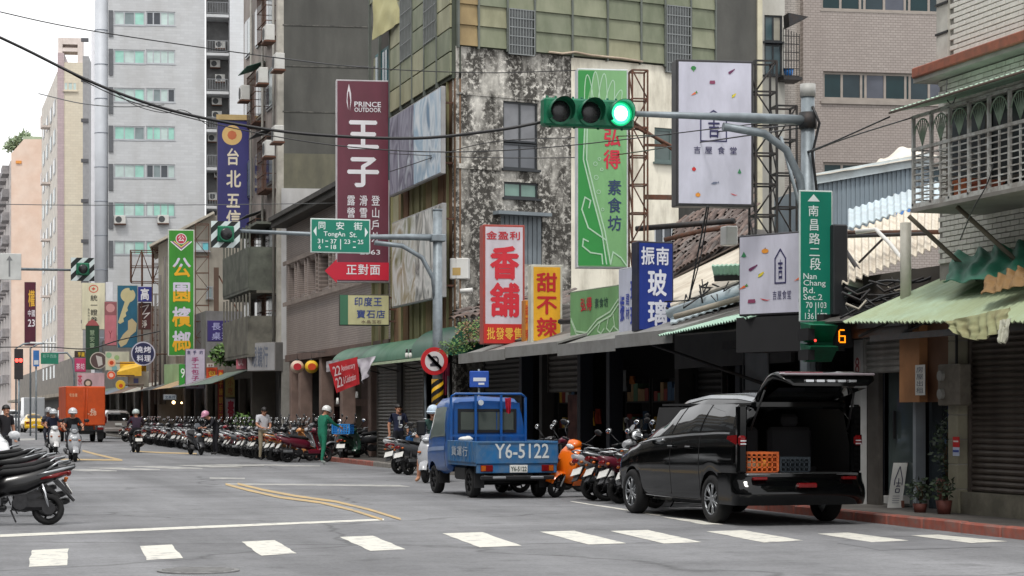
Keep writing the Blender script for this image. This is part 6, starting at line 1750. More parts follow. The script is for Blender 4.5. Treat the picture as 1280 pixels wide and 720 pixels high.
MB().cyl((-.03,-.05,1.9),(-.03,-.05,2.7),.035,n=8).build('thin_post',GALV,t3)
# --- second pole with the arm bearing TongAn St.
Qf=Fr(12.42,50.0,0)
t=Qf.thing('traffic_light','galvanised pole with a long arm carrying a striped signal backing board','traffic light')
zt=Qf.z(545,263);MB().tube([(0,0,.13),(0,0,3),(0,0,zt)],[.135,.125,.115],n=14).build('pole',GALV,t)
MB().cyl((0,0,zt),(0,0,zt+.03),.13,n=14).build('pole_cap',GALV,t)
zA=Qf.z(540,297)
xL=Qf.x(281)
MB().tube([(.1,-.02,zA),(-.7,-.02,zA),(-1.6,-.02,zA-.02),(xL+.2,-.02,zA+.05)],[.085,.08,.06,.04],n=10).build('mast_arm',GALV,t)
MB().tube([(-.05,-.02,zA-1.6),(-.12,-.02,zA-1.0),(-.4,-.02,zA-.5),(-.9,-.02,zA-.22),(-1.6,-.02,zA-.16)],.06,n=10).build('curved_arm',GALV,t)
MB().box(-.18,.18,-.16,.16,zA-.1,zA+.08,c=.02).build('clamp',GALV,t)
a,b,c,d=Qf.rect(263,299,277,310);striped_board(t,a,b,c,d,-.1)
def back_head(t,a,b,c,d,y):
 cx,cz=(a+b)/2,(c+d)/2
 MB().box(cx-.2,cx+.2,y-.06,y+.0,cz-.19,cz+.2,c=.06).build('signal_back',SG,t)
 MB().prism([(cx+.175*cos(2*pi*k/20),cz+.175*sin(2*pi*k/20)) for k in range(20)],y-.14,y-.06).build('lens_ring',SG,t)
 MB().ell((cx,y-.14,cz),(.145,.04,.145),n=18,m=8).build('lens',LENS_OFF,t)
back_head(t,a,b,c,d,-.13)
# diagonal black and yellow wrap low on the pole
wz0,wz1=Qf.z(545,508),Qf.z(545,474)
MB().cyl((0,0,wz0),(0,0,wz1),.15,n=14).build('yellow_wrap',mat('wrap_yellow',(232,180,30),rough=.5),t)
for k in range(3):
 m=MB();N_=14;zb_=wz0+(wz1-wz0)*(k+.05)/3
 m.grid(lambda u,v:(.154*cos(pi+u*pi),.154*sin(pi+u*pi),min(max(zb_+.3*u+.12*v-.05,wz0),wz1)),N_,1,0,True);m.build('black_stripe',BLACK,t)
# street name plate on the arm
a,b,c,d=Qf.rect(388,463,273.5,316.5,-.12)
p=Qf.M @ Vector((a,-.12,c));nf=Fr(p.x,p.y,0,p.z);t2=nf.thing('street_name_sign','wide green street name plate with arrows hung on the long arm','sign')
Wd,H=b-a,d-c
MB().box(0,Wd,0,.03,0,H,c=.01).build('sign_plate',mat('plate_border',(0,0,0)),t2);MB().box(.03,Wd-.03,-.003,0,.03,H-.03).build('sign_face',mat('plate_green',(0,0,0)),t2)
fx=lambda p:(p-388)/75*Wd;fz=lambda p:(316.5-p)/43*H
for s,x0,x1,y0,y1 in [('同',397,407.5,277,287.5),('安',419,431,277,287.5),('街',441.5,453.5,277,287.5),('TongAn',404.5,431,289.5,297),('St.',437,446,289.5,296),('31',397,403.5,299,304.5),('-',406.5,410,299,304.5),('37',413,420.5,299,304.5),('6',398,401,306,311.5),('-',406.5,410,306,311.5),('18',413.5,420,306,311.5),('23',430,437.5,299,304.5),('-',441,444.5,299,304.5),('25',447,454,299,304.5),('-',441,444.5,306,311.5)]:
 m=MB()
 if s=='-':m.box(fx(x0),fx(x1),-.006,-.005,(fz(y0)+fz(y1))/2-.012,(fz(y0)+fz(y1))/2+.012)
 else:put_text(m,s,fx(x0),fx(x1),fz(y1),fz(y0),-.006,.03)
 m.build('lettering',ink(PW),t2)
MB().box(fx(425),fx(426),-.006,-.005,fz(312),fz(299)).build('divider',ink(PW),t2)
MB().poly([(fx(391.5),-.006,fz(289.5)),(fx(395.5),-.006,fz(296)),(fx(395.5),-.006,fz(283.5))]).build('arrow_mark',ink(PW),t2);MB().poly([(fx(460),-.006,fz(289.5)),(fx(456),-.006,fz(283.5)),(fx(456),-.006,fz(296))]).build('arrow_mark',ink(PW),t2)
for x in (.3,Wd-.35):MB().box(x,x+.05,.03,.1,H*.3,H*.7).build('bracket',GALV,t2)
# no left turn roundel
p=Qf.M @ Vector((0,-.2,0));z=Qf.z(543,451.5,-.2);nf=Fr((Qf.M @ Vector((Qf.x(543,-.2),0,0))).x,p.y,0,z);t2=nf.thing('no_turn_sign','round red and white no left turn sign for cars on the pole','sign')
r_=17*52.7/FPX
MB().disc((0,0),r_,0,th=.02,n=36).build('red_disc',mat('sign_red',(196,40,46),rough=.4,var=.05),t2);MB().disc((0,0),r_*.7,-.006,th=.006,n=36).build('white_disc',ink((214,210,210)),t2)
DK=(60,58,64)
m=MB();m.box(-.11,.12,-.01,-.009,-.13,-.06);m.prism([(-.08,-.06),(-.05,-.01),(.05,-.01),(.08,-.06)],-.01,-.009);m.build('printed_car',ink(DK),t2)
m=MB();m.tube([(.09,-.012,-.04),(.09,-.012,.06),(.05,-.012,.11),(-.05,-.012,.11)],.02,n=4);m.build('printed_arrow',ink(DK),t2)
MB().add([(-.20,-.04,.14),(-.15,-.04,.19),(.19,-.04,-.15),(.14,-.04,-.2)],[(0,1,2,3),(3,2,1,0)]).build('red_slash',mat('sign_red',(0,0,0)),t2)
MB().box(-.05,.05,.02,.12,-.05,.05).build('bracket',GALV,t2)
# --- third arm coming in from the left kerb
Tf=frd(103,65,0)
tX=0.0
t=thing('traffic_light','long thin signal arm reaching in from the left kerb with a striped board','traffic light',(-1.6,Tf.o.y,0))
zA=Tf.z(60,337);xo=Tf.o.x+1.6
MB().tube([(0,0,0),(0,0,6.8)],[.14,.11],n=12).build('pole',GALV,t)
MB().tube([(0,0,zA-.05),(2.5,0,zA),(xo-.2,0,zA)],[.08,.06,.035],n=8).build('mast_arm',GALV,t)
hw=14.5*65/FPX;zc=Tf.z(103,337)
striped_board(t,xo-hw,xo+hw,zc-hw,zc+hw,-.1);back_head(t,xo-hw,xo+hw,zc-hw,zc+hw,-.13)
xa_=Tf.x(-6) ;xb_=Tf.x(26.5)
pb=Fr(Tf.o.x+xa_,Tf.o.y-.08,0,Tf.z(10,350));t2=pb.thing('lane_sign','white lane guide plate with grey arrows hanging on the left arm','sign')
MB().box(0,xb_-xa_,0,.03,0,.82,c=.01).build('sign_plate',mat('plate_white',(206,208,206),rough=.5),t2)
for k,x in enumerate((.3,)):
 m=MB();m.box(.40,.45,-.004,-.001,.1,.65);m.prism([(.33,.6),(.52,.6),(.425,.75)],-.005,-.001);m.build('arrow_mark',ink((130,132,134)),t2)
# --- distant signals, lamp and signs
f=frd(18,112,0);t=f.thing('pedestrian_signal','distant dark vertical signal with two red lamps glowing','traffic light')
a,b,c,d=f.rect(18,29,436,474)
MB().box(a,b,0,.25,c,d,c=.02).build('signal_case',mat('case_dark',(52,50,52)),t)
for px in (21,26):p=f.pt(px,450.5,-.02);MB().ell((p[0],-.03,p[1]),(.10,.04,.11),n=12,m=6).build('red_lamp',emit('red_lamp_mat',(255,70,60),3.5),t)
MB().cyl(((a+b)/2,.1,0),((a+b)/2,.1,c),.06,n=8).build('pole',GALV,t)
f=frd(40,125,0);t=f.thing('direction_sign','distant green overhead direction sign on a curved arm','sign')
a,b,c,d=f.rect(51,73,441,455);MB().box(a,b,-.03,.03,c,d).build('sign_plate',mat('plate_green_far',(40,130,104)),t)
m=MB();put_text(m,'和平西路',a+.1,b-.1,c+.35,d-.08,-.034,.0);m.build('lettering',ink((150,196,180)),t)
zt_=f.z(73,443);m=MB().tube([(f.x(93),.1,0),(f.x(93),.1,zt_-1.2),(f.x(91),.1,zt_-.3),(f.x(84),.1,zt_+.1),(f.x(60),.1,zt_+.05)],.06,n=8);m.build('pole',GALV,t)
f=frd(45,118,0);t=f.thing('bus_stop_sign','distant blue and white stop sign on a pole left of the green direction sign','sign')
a,b,c,d=f.rect(41.5,49,438,458);MB().box(a,b,-.03,.03,c,d).build('sign_plate',mat('sign_blue_far',(60,120,190)),t);MB().box(a+.04,b-.04,-.035,-.031,c+.1,c+.35).build('white_strip',ink((220,226,230)),t)
MB().cyl(((a+b)/2,.1,0),((a+b)/2,.1,c),.05,n=6).build('pole',GALV,t)
for px,sgn,lb in [(55,1,'distant street lamp with a pale head on a short arm, nearer of two'),(37,1,'distant street lamp with a pale head on a short arm, farther of two')]:
 f=frd(px-17,140,0);t=f.thing('street_lamp',lb,'street lamp')
 zt_=f.z(px,430);MB().tube([(0,0,0),(0,0,zt_-.3),(.5,0,zt_),(1.0,0,zt_+.05)],.06,n=6).build('pole',GALV,t);MB().box(.9,1.7,-.12,.12,zt_-.0,zt_+.14,c=.04).build('lamp_head',WHITEP,t)
# --- A-board, plants, meter box, notices at the shop door
f=frd(1105,29.6,-12);zg=.13
t=Fr(f.o.x,f.o.y,-12,zg).thing('sandwich_board','white A shaped sandwich board with a small house drawing on the pavement','sign')
a,b=0,f.x(1131) ;H=.63
wht=mat('board_white',(206,206,202),rough=.5);brn=mat('board_brown',(118,70,54),rough=.6)
sk=.14
def leg(y0,y1,m_,nm,off=0):
 m=MB();m.add([(a,y0,0),(b-.1,y0,0),(b-.1+sk,y1,H),(a+sk,y1,H),(a,y0+.02,0),(b-.1,y0+.02,0),(b-.1+sk,y1+.02,H),(a+sk,y1+.02,H)],[(0,1,2,3),(7,6,5,4),(0,4,5,1),(1,5,6,2),(2,6,7,3),(3,7,4,0)]);return m.build(nm,m_,t)
fp=leg(-.2,0,wht,'front_panel')
m=MB();m.add([(b-.1+sk,.02,H),(b-.04+sk,.02,H),(b+.22,.25,0),(b+.16,.25,0)],[(0,1,2,3),(3,2,1,0)]);m.box(b-.1,b-.06,-.2,-.17,0,.1);m.build('rear_leg',brn,t)
MB().box(a+.05,b+.18,-.02,.22,.05,.16).build('cross_board',wht,t)
ln=lambda x,z:(a+x*(b-.1-a)+sk*z,-.2+.2*z-.006,z*H)
m=MB()
def seg(p,q,w_=.012):
 A_,B_=Vector(ln(*p)),Vector(ln(*q));d_=(B_-A_).normalized();n_=d_.cross(Vector((0,-1,.3))).normalized()*w_/2
 m.add([A_-n_,B_-n_,B_+n_,A_+n_],[(0,1,2,3),(3,2,1,0)])
for p,q in [((.25,.62),(.5,.92)),((.5,.92),(.8,.62)),((.25,.62),(.25,.5)),((.8,.62),(.8,.5)),((.35,.55),(.7,.55)),((.52,.66),(.52,.48)),((.38,.48),(.68,.48)),((.4,.42),(.66,.42)),((.4,.34),(.4,.42)),((.66,.34),(.66,.42)),((.4,.34),(.66,.34))]:seg(p,q)
for k in range(4):seg((.25,.26-k*.05),(.75,.26-k*.05),.006)
m.build('drawn_lines',ink(NAVY),t)
def foliage(mb,c,r,n,rnd,leaf=.06):
 for i in range(n):
  while True:
   p=Vector((rnd.uniform(-1,1),rnd.uniform(-1,1),rnd.uniform(-1,1)))
   if .25<p.length<1:break
  p=Vector((p.x*r[0],p.y*r[1],p.z*r[2]))*(1+.25*noise.noise(p*2.2))+Vector(c)
  a=Vector((rnd.uniform(-1,1),rnd.uniform(-1,1),rnd.uniform(-.6,1))).normalized();b=a.orthogonal().normalized()
  s_=leaf*rnd.uniform(.6,1.3)
  mb.add([p,p+a*s_*.5+b*s_*.3,p+a*s_,p+a*s_*.5-b*s_*.3],[(0,1,2,3)],rnd.randint(0,1))
LF=[mat('leaf_a',(64,96,44),rough=.6,var=.3,scale=6),mat('leaf_b',(96,128,62),rough=.6,var=.3,scale=6)]
LFD=[mat('leaf_c',(34,48,30),rough=.6,var=.3,scale=6),mat('leaf_d',(46,64,38),rough=.6,var=.3,scale=6)]
POT=mat('pot_terracotta',(92,46,38),rough=.7,var=.15)
def plant(name,label,p,pot,fol,n,leafm=LF,leaf=.08,seed=1,stem=True,potm=POT,cat='plant'):
 t=thing(name,label,cat,p)
 if pot:MB().cyl((0,0,0),(0,0,pot[1]),pot[0]*.75,pot[0],n=12).build('pot',potm,t)
 z0=pot[1] if pot else 0
 m=MB();rn=random.Random(seed)
 for k in range(5):m.tube([(0,0,max(z0-.03,0)),(rn.uniform(-.3,.3)*fol[0],rn.uniform(-.3,.3)*fol[1],z0+fol[2]*.6),(rn.uniform(-.6,.6)*fol[0],rn.uniform(-.6,.6)*fol[1],z0+fol[2]*1.4)],.008+.006*fol[2],n=4)
 m.build('stem',mat('stem_brown',(84,66,44)),t)
 m=MB();foliage(m,(0,0,z0+fol[2]),fol,n,rn,leaf);struct(m.build('foliage',leafm,t),'stuff')
 return t
px_=lambda px,X_,z:(lambda p:Vector((p.x,p.y,z)))(W(px,HZ,dX(px,X_)))
plant('potted_plant','small potted herb beside the sandwich board',px_(1150,13.0,.13),(.1,.12),(.18,.15,.17),160,LFD,.07,2)
plant('potted_plant','leafy plant in a red pot at the foot of the tiled pier',px_(1180,13.1,.13),(.11,.18),(.16,.14,.16),150,LFD,.07,3)
plant('tall_potted_plant','taller dark shrub in a terracotta tub inside the shop entrance',px_(1184,13.45,.13),(.15,.45),(.22,.16,.45),300,LFD,.08,4)
plant('shrub','bushy green shrub above the violet sign on the shop row',W(286,458,88),None,(.75,.6,.5),700,LF,.2,5,cat='shrub')
plant('roadside_plant','spindly potted plant behind the parked scooters at the apartment block',px_(303,12.9,.13),(.2,.3),(.5,.4,.55),260,LF,.16,6)
plant('creeper','green creeper spilling from the right edge of the pale yellow sign',W(487,402,64),None,(.42,.3,.75),420,LF,.12,7)
plant('roof_weeds','dry leafy weeds growing on the canopy edge left of the red character sign',W(590,432,49),None,(.42,.35,.33),420,[LF[1],mat('leaf_dry',(150,120,90))],.07,8)
plant('roof_weeds','yellowish moss and weeds on the canopy corner beside the no turn sign',W(568,444,50.5),None,(.42,.3,.2),300,[LF[1],LF[0]],.06,9)
tr=thing('roof_tree','small leafy trees growing on the salmon block roof terrace','tree',W(20,187,303));MB().tube([(0,0,0),(0,0,2.0)],.12,n=6).build('trunk',mat('stem_brown',(0,0,0)),tr)
m=MB();rn=random.Random(11)
for c_,r_ in (((0,0,1.0),(1.3,1,1.0)),((1.2,0,1.9),(1.0,1,.8)),((-.9,0,.3),(.8,.8,.7)),((.6,.5,1.0),(1.2,1,1.0))):foliage(m,c_,r_,260,rn,.45)
struct(m.build('crown',[mat('leaf_far',(120,140,104)),mat('leaf_far2',(150,164,134))],tr),'stuff')
# meter box on the brown board
f=frX(1172,13.22,-90);t=f.thing('electric_meter_box','grimy grey meter box with two round dials beside the roller shutter','meter box')
a,b,c,d=0,f.x(1199),f.z(1185,507),f.z(1185,455)
MB().box(a,b,0,.18,c,d,c=.015).build('box_body',mat('meter_grey',(120,114,104),rough=.6,dirt=(76,70,60),damt=.6,dscale=6),t)
for q in (.28,.72):MB().prism([(a+.14+.07*cos(2*pi*k/18),c+(d-c)*q+.07*sin(2*pi*k/18)) for k in range(18)],-.05,0).build('dial',mat('dial_glass',(150,150,146),rough=.2),t)
MB().box(f.x(1192) ,f.x(1192)+.03,.02,.05,d,d+.6).build('conduit',BLACK,t)
f=frX(1144,13.27,-90);t=f.thing('paper_notice','white paper notice with grey characters taped to the brown board','notice')
a,b,c,d=0,f.x(1156),f.z(1150,494),f.z(1150,456);MB().box(a,b,0,.008,c,d).build('paper',WHITEP,t);m=MB();put_text(m,'房屋出租',a+.03,b-.03,c+.02,d-.02,-.003,.0,True);m.build('lettering',ink((90,96,110)),t)
f=frX(1191,13.32,-90);t=f.thing('door_sticker','red and blue sticker on the tiled pier','sticker')
a,b,c,d=0,f.x(1199),f.z(1195,570),f.z(1195,546);MB().box(a,b,0,.006,c,(c+d)/2-.01).build('blue_half',ink((190,200,220)),t);MB().box(a,b,-.001,.006,(c+d)/2-.01,d).build('red_half',ink((196,40,40)),t)
MB().box(a+.01,b-.01,-.004,-.001,c+.05,c+.08).build('blue_line',ink((60,80,160)),t);MB().box(a+.02,b-.02,-.004,-.002,d-.07,d-.05).build('white_line',ink((230,220,220)),t)
# air conditioners: one built, the rest copied
def make_ac():
 t=thing('air_conditioner','x','air conditioner')
 MB().box(-.4,.4,0,.35,0,.6,c=.02).build('casing',ACM,t)
 MB().prism([(-.1+.23*cos(2*pi*k/20),.3+.23*sin(2*pi*k/20)) for k in range(20)],-.012,.0).build('fan_grille',ACF,t)
 MB().box(-.42,.42,-.05,.38,-.06,-.001).build('shelf',RUST,t)
 return t
ac0=make_ac();used=[0]
def ac(p,rot,label,group=None,s=1.0):
 o=ac0 if used[0]==0 else copy_tree(ac0)
 used[0]+=1
 o.location=p;o.rotation_euler=(0,0,radians(rot));o.scale=(s,s,s);o['label']=label
 if group:o['group']=group
fr=frd(135,157.5,-7)
def on_wall(fr,px,py,y):a,z=fr.pt(px,py,y);return fr.M @ Vector((a,y,z))
ac(on_wall(fr,150,279.5,-.4),-7,'outdoor unit on the grey tower wall under its sixth window row, left one',s=1.05);ac(on_wall(fr,204,279,-.4),-7,'outdoor unit on the grey tower wall under its sixth window row, right one',s=1.05)
for i,(px,py) in enumerate([(269,84),(275,102),(271,131),(271,148),(266,177),(275,60),(274,222),(267,250)]):
 ac(on_wall(fr,px,py,.9),-7,'outdoor unit on the grey tower balconies, %s from the top' % ('second','third','fourth','fifth','sixth','first','seventh','lowest')[i],s=.95)
S_=Fr(12.75,0,-90)
for i,(px,py,lb) in enumerate([(330,52,'large white outdoor unit high on the apartment block street front'),(342,88,'outdoor unit right under the large white one, close to the dark wall'),(322,105,'outdoor unit below a small tilted hood on the apartment block'),(300,126,'outdoor unit at the far edge of the apartment block beneath a thin hood'),(341,178,'outdoor unit just above the cluttered grilles by the dark wall edge'),(330,196,'outdoor unit amid the grilles left of the tall maroon sign')]):
 p=W(px,py,dX(px,12.75));ac(p,-90,lb,s=1.0)
f=frd(580,52.6,12);
t=thing('wall_box','small white box sign with a worn label on the dark corner of the mouldy wall','box',W(562,349,54.5),radians(-30));MB().box(0,.5,0,.2,0,.55,c=.02).build('box_body',WHITEP,t);MB().box(.08,.3,-.004,0,.1,.3).build('worn_label',ink((190,160,100)),t)
t=thing('security_camera','white bullet security camera on the mouldy corner wall','camera',W(583,364,52.8),radians(-20));MB().cyl((-.16,0,0),(.16,0,.03),.06,n=12).build('camera_body',WHITEP,t);MB().tube([(.05,0,0),(.1,.25,-.05)],.02,n=5).build('bracket',WHITEP,t)
for k,(px,lb) in enumerate([(508.5,'left bulb lamp of the pair under the vault awning'),(513,'right bulb lamp of the pair under the vault awning')]):
 t=thing('bulb_lamp',lb,'lamp',W(px,444,54.5));MB().ell((0,0,0),(.05,.05,.08),n=10,m=6).build('bulb',mat('bulb_white',(220,220,214),rough=.2),t);MB().cyl((0,0,.06),(0,0,.16),.03,n=8).build('socket',BLACK,t)
for px,py,lb in [(217,503,'glowing warm lamp inside the dark shopfront, brighter left one'),(227,503.5,'glowing warm lamp inside the dark shopfront, fainter right one')]:
 t=thing('shop_lamp',lb,'lamp',W(px,py,dX(px,13.3)));MB().ell((0,0,0),(.09 if px<220 else .05,)*3,n=10,m=6).build('bulb',emit('warm_bulb',(255,214,150),6),t);MB().cyl((0,0,.05),(0,0,.4),.01,n=4).build('cord',BLACK,t)
# mop and thin poles standing by the dark shopfronts
for px,y1_,lb in [(533,470,'thin pale pole leaning against the pier beside the pickup cab'),(562,470,'white drain pipe standing behind the pickup cab')]:
 p=px_(px,13.2,.13);z1_=W(px,y1_,dX(px,13.2)).z;m=MB().cyl((p.x,p.y,.13),(p.x,p.y+.1,z1_),.04,n=8);one('standing_pole',m,GALV,lb,'pole')
# ================================================================== OVERHEAD CABLES
def cable(label,pts,r,m_=BLACK,nm='overhead_cable',n=5,sub=6):
 P=[W(*p) for p in pts];Q=[]
 E=[P[0]*2-P[1]]+P+[P[-1]*2-P[-2]]
 for i in range(1,len(E)-2):
  for k in range(sub):
   s=k/sub;a,b,c_,d_=E[i-1],E[i],E[i+1],E[i+2]
   Q.append(.5*((2*b)+(c_-a)*s+(2*a-5*b+4*c_-d_)*s*s+(3*b-a-3*c_+d_)*s**3))
 Q.append(P[-1])
 m=MB().tube(Q,r,n=n);return one(nm,m,m_,label,'cable')
cable('thick black cable sweeping from the upper left down to the lit signal',[(-30,33,33),(30,61,32.5),(120,105,32),(210,137,31.5),(310,158,31),(400,169,30.7),(520,173,30.3),(620,163,30),(676,153,29.9)],.024)
cable('thinner black cable sagging just under the thick one',[(60,76,32.3),(140,118,32),(220,143,31.6),(330,168,31.2),(440,184,31),(560,190,31),(700,183,31),(900,160,31),(1000,148,31)],.009)
cable('thin dark wire crossing high from the upper left to the panelled house',[(-30,8,40),(100,36,42),(300,66,44),(450,84,47),(600,91,50),(720,88,50)],.012)
cable('fine wire over the dark side wall ending at the maroon sign',[(300,66,75),(380,76,72),(430,82,68),(487,84,62)],.012)
cable('fine grey wire across the pale towers at mid height',[(-20,255,60),(100,256.5,60),(260,256,62),(420,254,64)],.012,mat('wire_grey',(96,98,100)))
cable('fine sagging wire in front of the tan tower top',[(48,117,120),(100,129,120),(150,133.5,118),(205,131,110)],.03,mat('wire_grey',(0,0,0)))
cable('slack loop of wire before the grey tower windows',[(140,113,60),(170,132,60),(205,141,60),(230,138,60),(262,158,60)],.012)
cable('long low wire over the far signs',[(-10,434,105),(60,434,105),(110,436,104),(150,425,102),(200,414,100)],.03)
cable('wire from the signal pole down to the green awning corner',[(1008,190,30.8),(1040,178,29),(1112,146,27)],.012)
cable('second wire from the signal pole to the green awning, slightly lower',[(1008,192,30.8),(1060,172,29),(1140,147,27)],.01)
cable('wire crossing the mouldy wall to the tall green scaffold',[(486,215,58),(600,180,52),(720,172,46),(845,168,38),(1000,156,31)],.012)
cable('lower wire crossing the mouldy wall toward the signal pole',[(486,192,58),(600,197,52),(740,196,45),(860,180,36),(1000,160,31)],.012)
cable('pair of dark ropes hanging below the tall eatery sign',[(884,258,35),(870,330,36),(858,392,36.5)],.016)
cable('rope beside the other one below the tall eatery sign',[(886,258,35.1),(876,320,36),(862,372,36.5)],.012)
cable('black cable bundle running along the market canopy edge',[(1056,372,30),(1100,352,29.5),(1150,352,29),(1190,330,28.6),(1240,300,27.5)],.02)
cable('second black cable bundle sagging over the right awning',[(1050,398,29.4),(1100,372,29.3),(1150,362,29),(1192,350,28.7)],.018)
cable('thin cable curving down over the caged window corner',[(1184,100,27.5),(1183,122,27.2),(1190,130,27),(1196,118,26.6)],.008)
cable('loop of black cable hanging down the caged window bars',[(1247,140,24.8),(1246,180,24.8),(1236,225,24.8),(1216,262,25),(1200,300,26.4)],.008)
# ================================================================== SCOOTERS
def ring(cx,cy,cz,ry,rz,n=12,sq=2.4,tilt=0.0):
 out=[]
 for k in range(n):
  a=2*pi*k/n
  c_,s_=cos(a),sin(a)
  y=ry*math.copysign(abs(c_)**(2/sq),c_);z=rz*math.copysign(abs(s_)**(2/sq),s_)
  out.append((cx+z*tilt,cy+y,cz+z))
 return out
def wheel(parent,x,r=.22,w_=.055,y=0,spokes=5,name='wheel'):
 m=MB();N=20;n=8
 prof=[((r-.045)+.045*cos(2*pi*k/n),w_*sin(2*pi*k/n)) for k in range(n)]
 m.loft([[(x+p*cos(2*pi*i/N),y+q,r+p*sin(2*pi*i/N)) for p,q in prof] for i in range(N)]+[[(x+p,y+q,r) for p,q in prof]],cap=False)
 wh=m.build(name,RUBBER,parent)
 m=MB()
 m.tube([(x+(r-.075)*cos(2*pi*i/16),y,r+(r-.075)*sin(2*pi*i/16)) for i in range(16)],.018,n=5,closed=True)
 m.cyl((x,y-.05,r),(x,y+.05,r),.05,n=10)
 for k in range(spokes):
  a=2*pi*k/spokes;m.tube([(x+.03*cos(a),y,r+.03*sin(a)),(x+(r-.075)*cos(a),y,r+(r-.075)*sin(a))],.016,n=4)
 m.build('rim',ENGINE,wh)
 return wh
def mirror(parent,s,x=.30,z=1.02):
 m=MB().tube([(x,s*.2,z),(x-.02,s*.30,z+.10),(x-.05,s*.36,z+.20)],.009,n=5)
 st=m.build('mirror',BLACK,parent)
 m=MB().ell((x-.05,s*.39,z+.24),(.025,.085,.055),n=12,m=7,M=None);m.build('mirror_shell',BLACK,st)
 MB().ell((x-.068,s*.39,z+.24),(.014,.072,.044),n=12,m=6).build('mirror_glass',MIRROR,st)
def make_scooter(kind,label):
 t=thing('scooter',label,'scooter')
 wheel(t,.62);wheel(t,-.60,w_=.06)
 # rear cowl
 up=.05 if kind=='sport' else 0.0
 B=[(.12,.50,.10,.13),(-.05,.56,.135,.15),(-.3,.60,.155,.16),(-.55,.64+up,.145,.13),(-.78,.70+up,.10,.085),(-.92-up,.76+up*1.5,.045,.035)]
 if kind=='classic':B=[(.12,.46,.10,.12),(-.05,.50,.15,.18),(-.3,.52,.19,.22),(-.55,.52,.18,.22),(-.78,.54,.13,.17),(-.90,.55,.05,.08)]
 m=MB().loft([ring(x,0,z,ry,rz,12) for x,z,ry,rz in B]);m.build('rear_cowl',PAINT,t)
 if kind=='sport':
  for s in (-1,1):MB().loft([ring(x,s*yy,z,.012,rz,8) for x,yy,z,rz in ((-.45,.15,.69,.008),(-.62,.136,.73,.02),(-.8,.095,.775,.022),(-.98,.03,.83,.01))]).build('tail_trim',ALU,t);MB().loft([ring(x,s*yy,z,.01,rz,8) for x,yy,z,rz in ((-.5,.15,.63,.012),(-.7,.128,.68,.03),(-.86,.085,.73,.022))]).build('red_trim',REDL,t)
 # belly and floor
 m=MB().box(.0,.40,-.17,.17,.27,.33,c=.02);m.box(-.05,.36,-.14,.14,.2,.28,c=.03);m.build('footboard',BLACK,t)
 m=MB().box(.02,.40,-.185,-.16,.25,.36,c=.01);m.build('side_skirt',PAINT,t);m=MB().box(.02,.40,.16,.185,.25,.36,c=.01);m.build('side_skirt',PAINT,t)
 # leg shield
 rows=[(.50,.28,.12),(.53,.42,.19),(.50,.58,.21),(.44,.76,.19),(.38,.90,.13)]
 if kind=='classic':rows=[(.46,.28,.15),(.52,.42,.22),(.51,.60,.235),(.45,.80,.21),(.38,.93,.14)]
 R_=[]
 for cx,cz,hw in rows:
  r_=[(cx+.085*cos(a)-.05,hw*sin(a),cz) for a in [(-pi/2+pi*k/10) for k in range(11)]]+[(cx+.05*cos(a)-.065,(hw-.01)*sin(a),cz) for a in [(pi/2-pi*k/10) for k in range(11)]]
  R_.append(r_)
 MB().loft(R_).build('leg_shield',PAINT,t)
 # front mudguard
 m=MB();rr=.265
 m.grid(lambda u,v:(.62+(rr-.02*abs(2*v-1))*cos(radians(15)+u*radians(150)),(v-.5)*.17,.22+(rr-.03*(2*v-1)**2)*sin(radians(15)+u*radians(150))),10,4);m.grid(lambda u,v:(.62+(rr-.01-.02*abs(2*v-1))*cos(radians(165)-u*radians(150)),(v-.5)*.17,.22+(rr-.01-.03*(2*v-1)**2)*sin(radians(165)-u*radians(150))),10,4)
 m.build('front_mudguard',PAINT,t)
 for s in (-1,1):MB().tube([(.62,s*.075,.22),(.50,s*.075,.50),(.44,s*.05,.62)],.02,n=6).build('fork_leg',CHROME,t)
 # head and bars
 m=MB().loft([ring(.22,0,.95,.06,.04,10),ring(.30,0,.97,.14,.07,10),ring(.38,0,.96,.13,.075,10),ring(.46,0,.93,.07,.05,10)]);m.build('handlebar_cover',PAINT,t)
 m=MB().tube([(.24,-.34,.99),(.30,-.18,1.0),(.32,0,.98),(.30,.18,1.0),(.24,.34,.99)],.015,n=6)
 m.cyl((.245,-.35,.99),(.285,-.22,.998),.022,n=8);m.cyl((.245,.35,.99),(.285,.22,.998),.022,n=8);m.build('handlebar',BLACK,t)
 m=MB().ell((.46,0,.92),(.04,.085,.045),n=12,m=7) if kind !='sport' else MB().ell((.50,0,.72),(.05,.10,.06),n=12,m=7)
 m.build('headlight',CLEARL,t)
 for s in (-1,1):MB().ell((.52,s*.14,.66),(.03,.045,.025),n=8,m=5).build('indicator',AMBL,t)
 for s in (-1,1):mirror(t,s)
 if kind=='sport':
  m=MB();m.grid(lambda u,v:(.44-.12*v,(u-.5)*.22*(1-.35*v),.98+.16*v+.0*u),5,3);m.build('windscreen',glassmat('smoke_screen',(70,76,84),.1),t)
 # saddle
 S_=[(.08,.70,.08,.03),(.0,.735,.12,.045),(-.2,.745,.14,.05),(-.42,.78,.135,.05),(-.62,.80+up,.11,.045),(-.74,.80+up,.05,.02)]
 MB().loft([ring(x,0,z,ry,rz,12,2.8) for x,z,ry,rz in S_]).build('seat',SEATM,t)
 m=MB().tube([(-.55,-.14,.74),(-.74,-.13,.82+up),(-.88,-.06,.85+up),(-.88,.06,.85+up),(-.74,.13,.82+up),(-.55,.14,.74)],.014,n=6);m.build('grab_rail',ALU,t)
 # engine, exhaust
 m=MB().box(-.62,-.12,-.06,.12,.20,.36,c=.04);m.cyl((-.22,-.1,.3),(-.22,.14,.3),.1,n=12);m.cyl((-.60,.05,.22),(-.60,.13,.22),.09,n=12);m.build('engine',ENGINE,t)
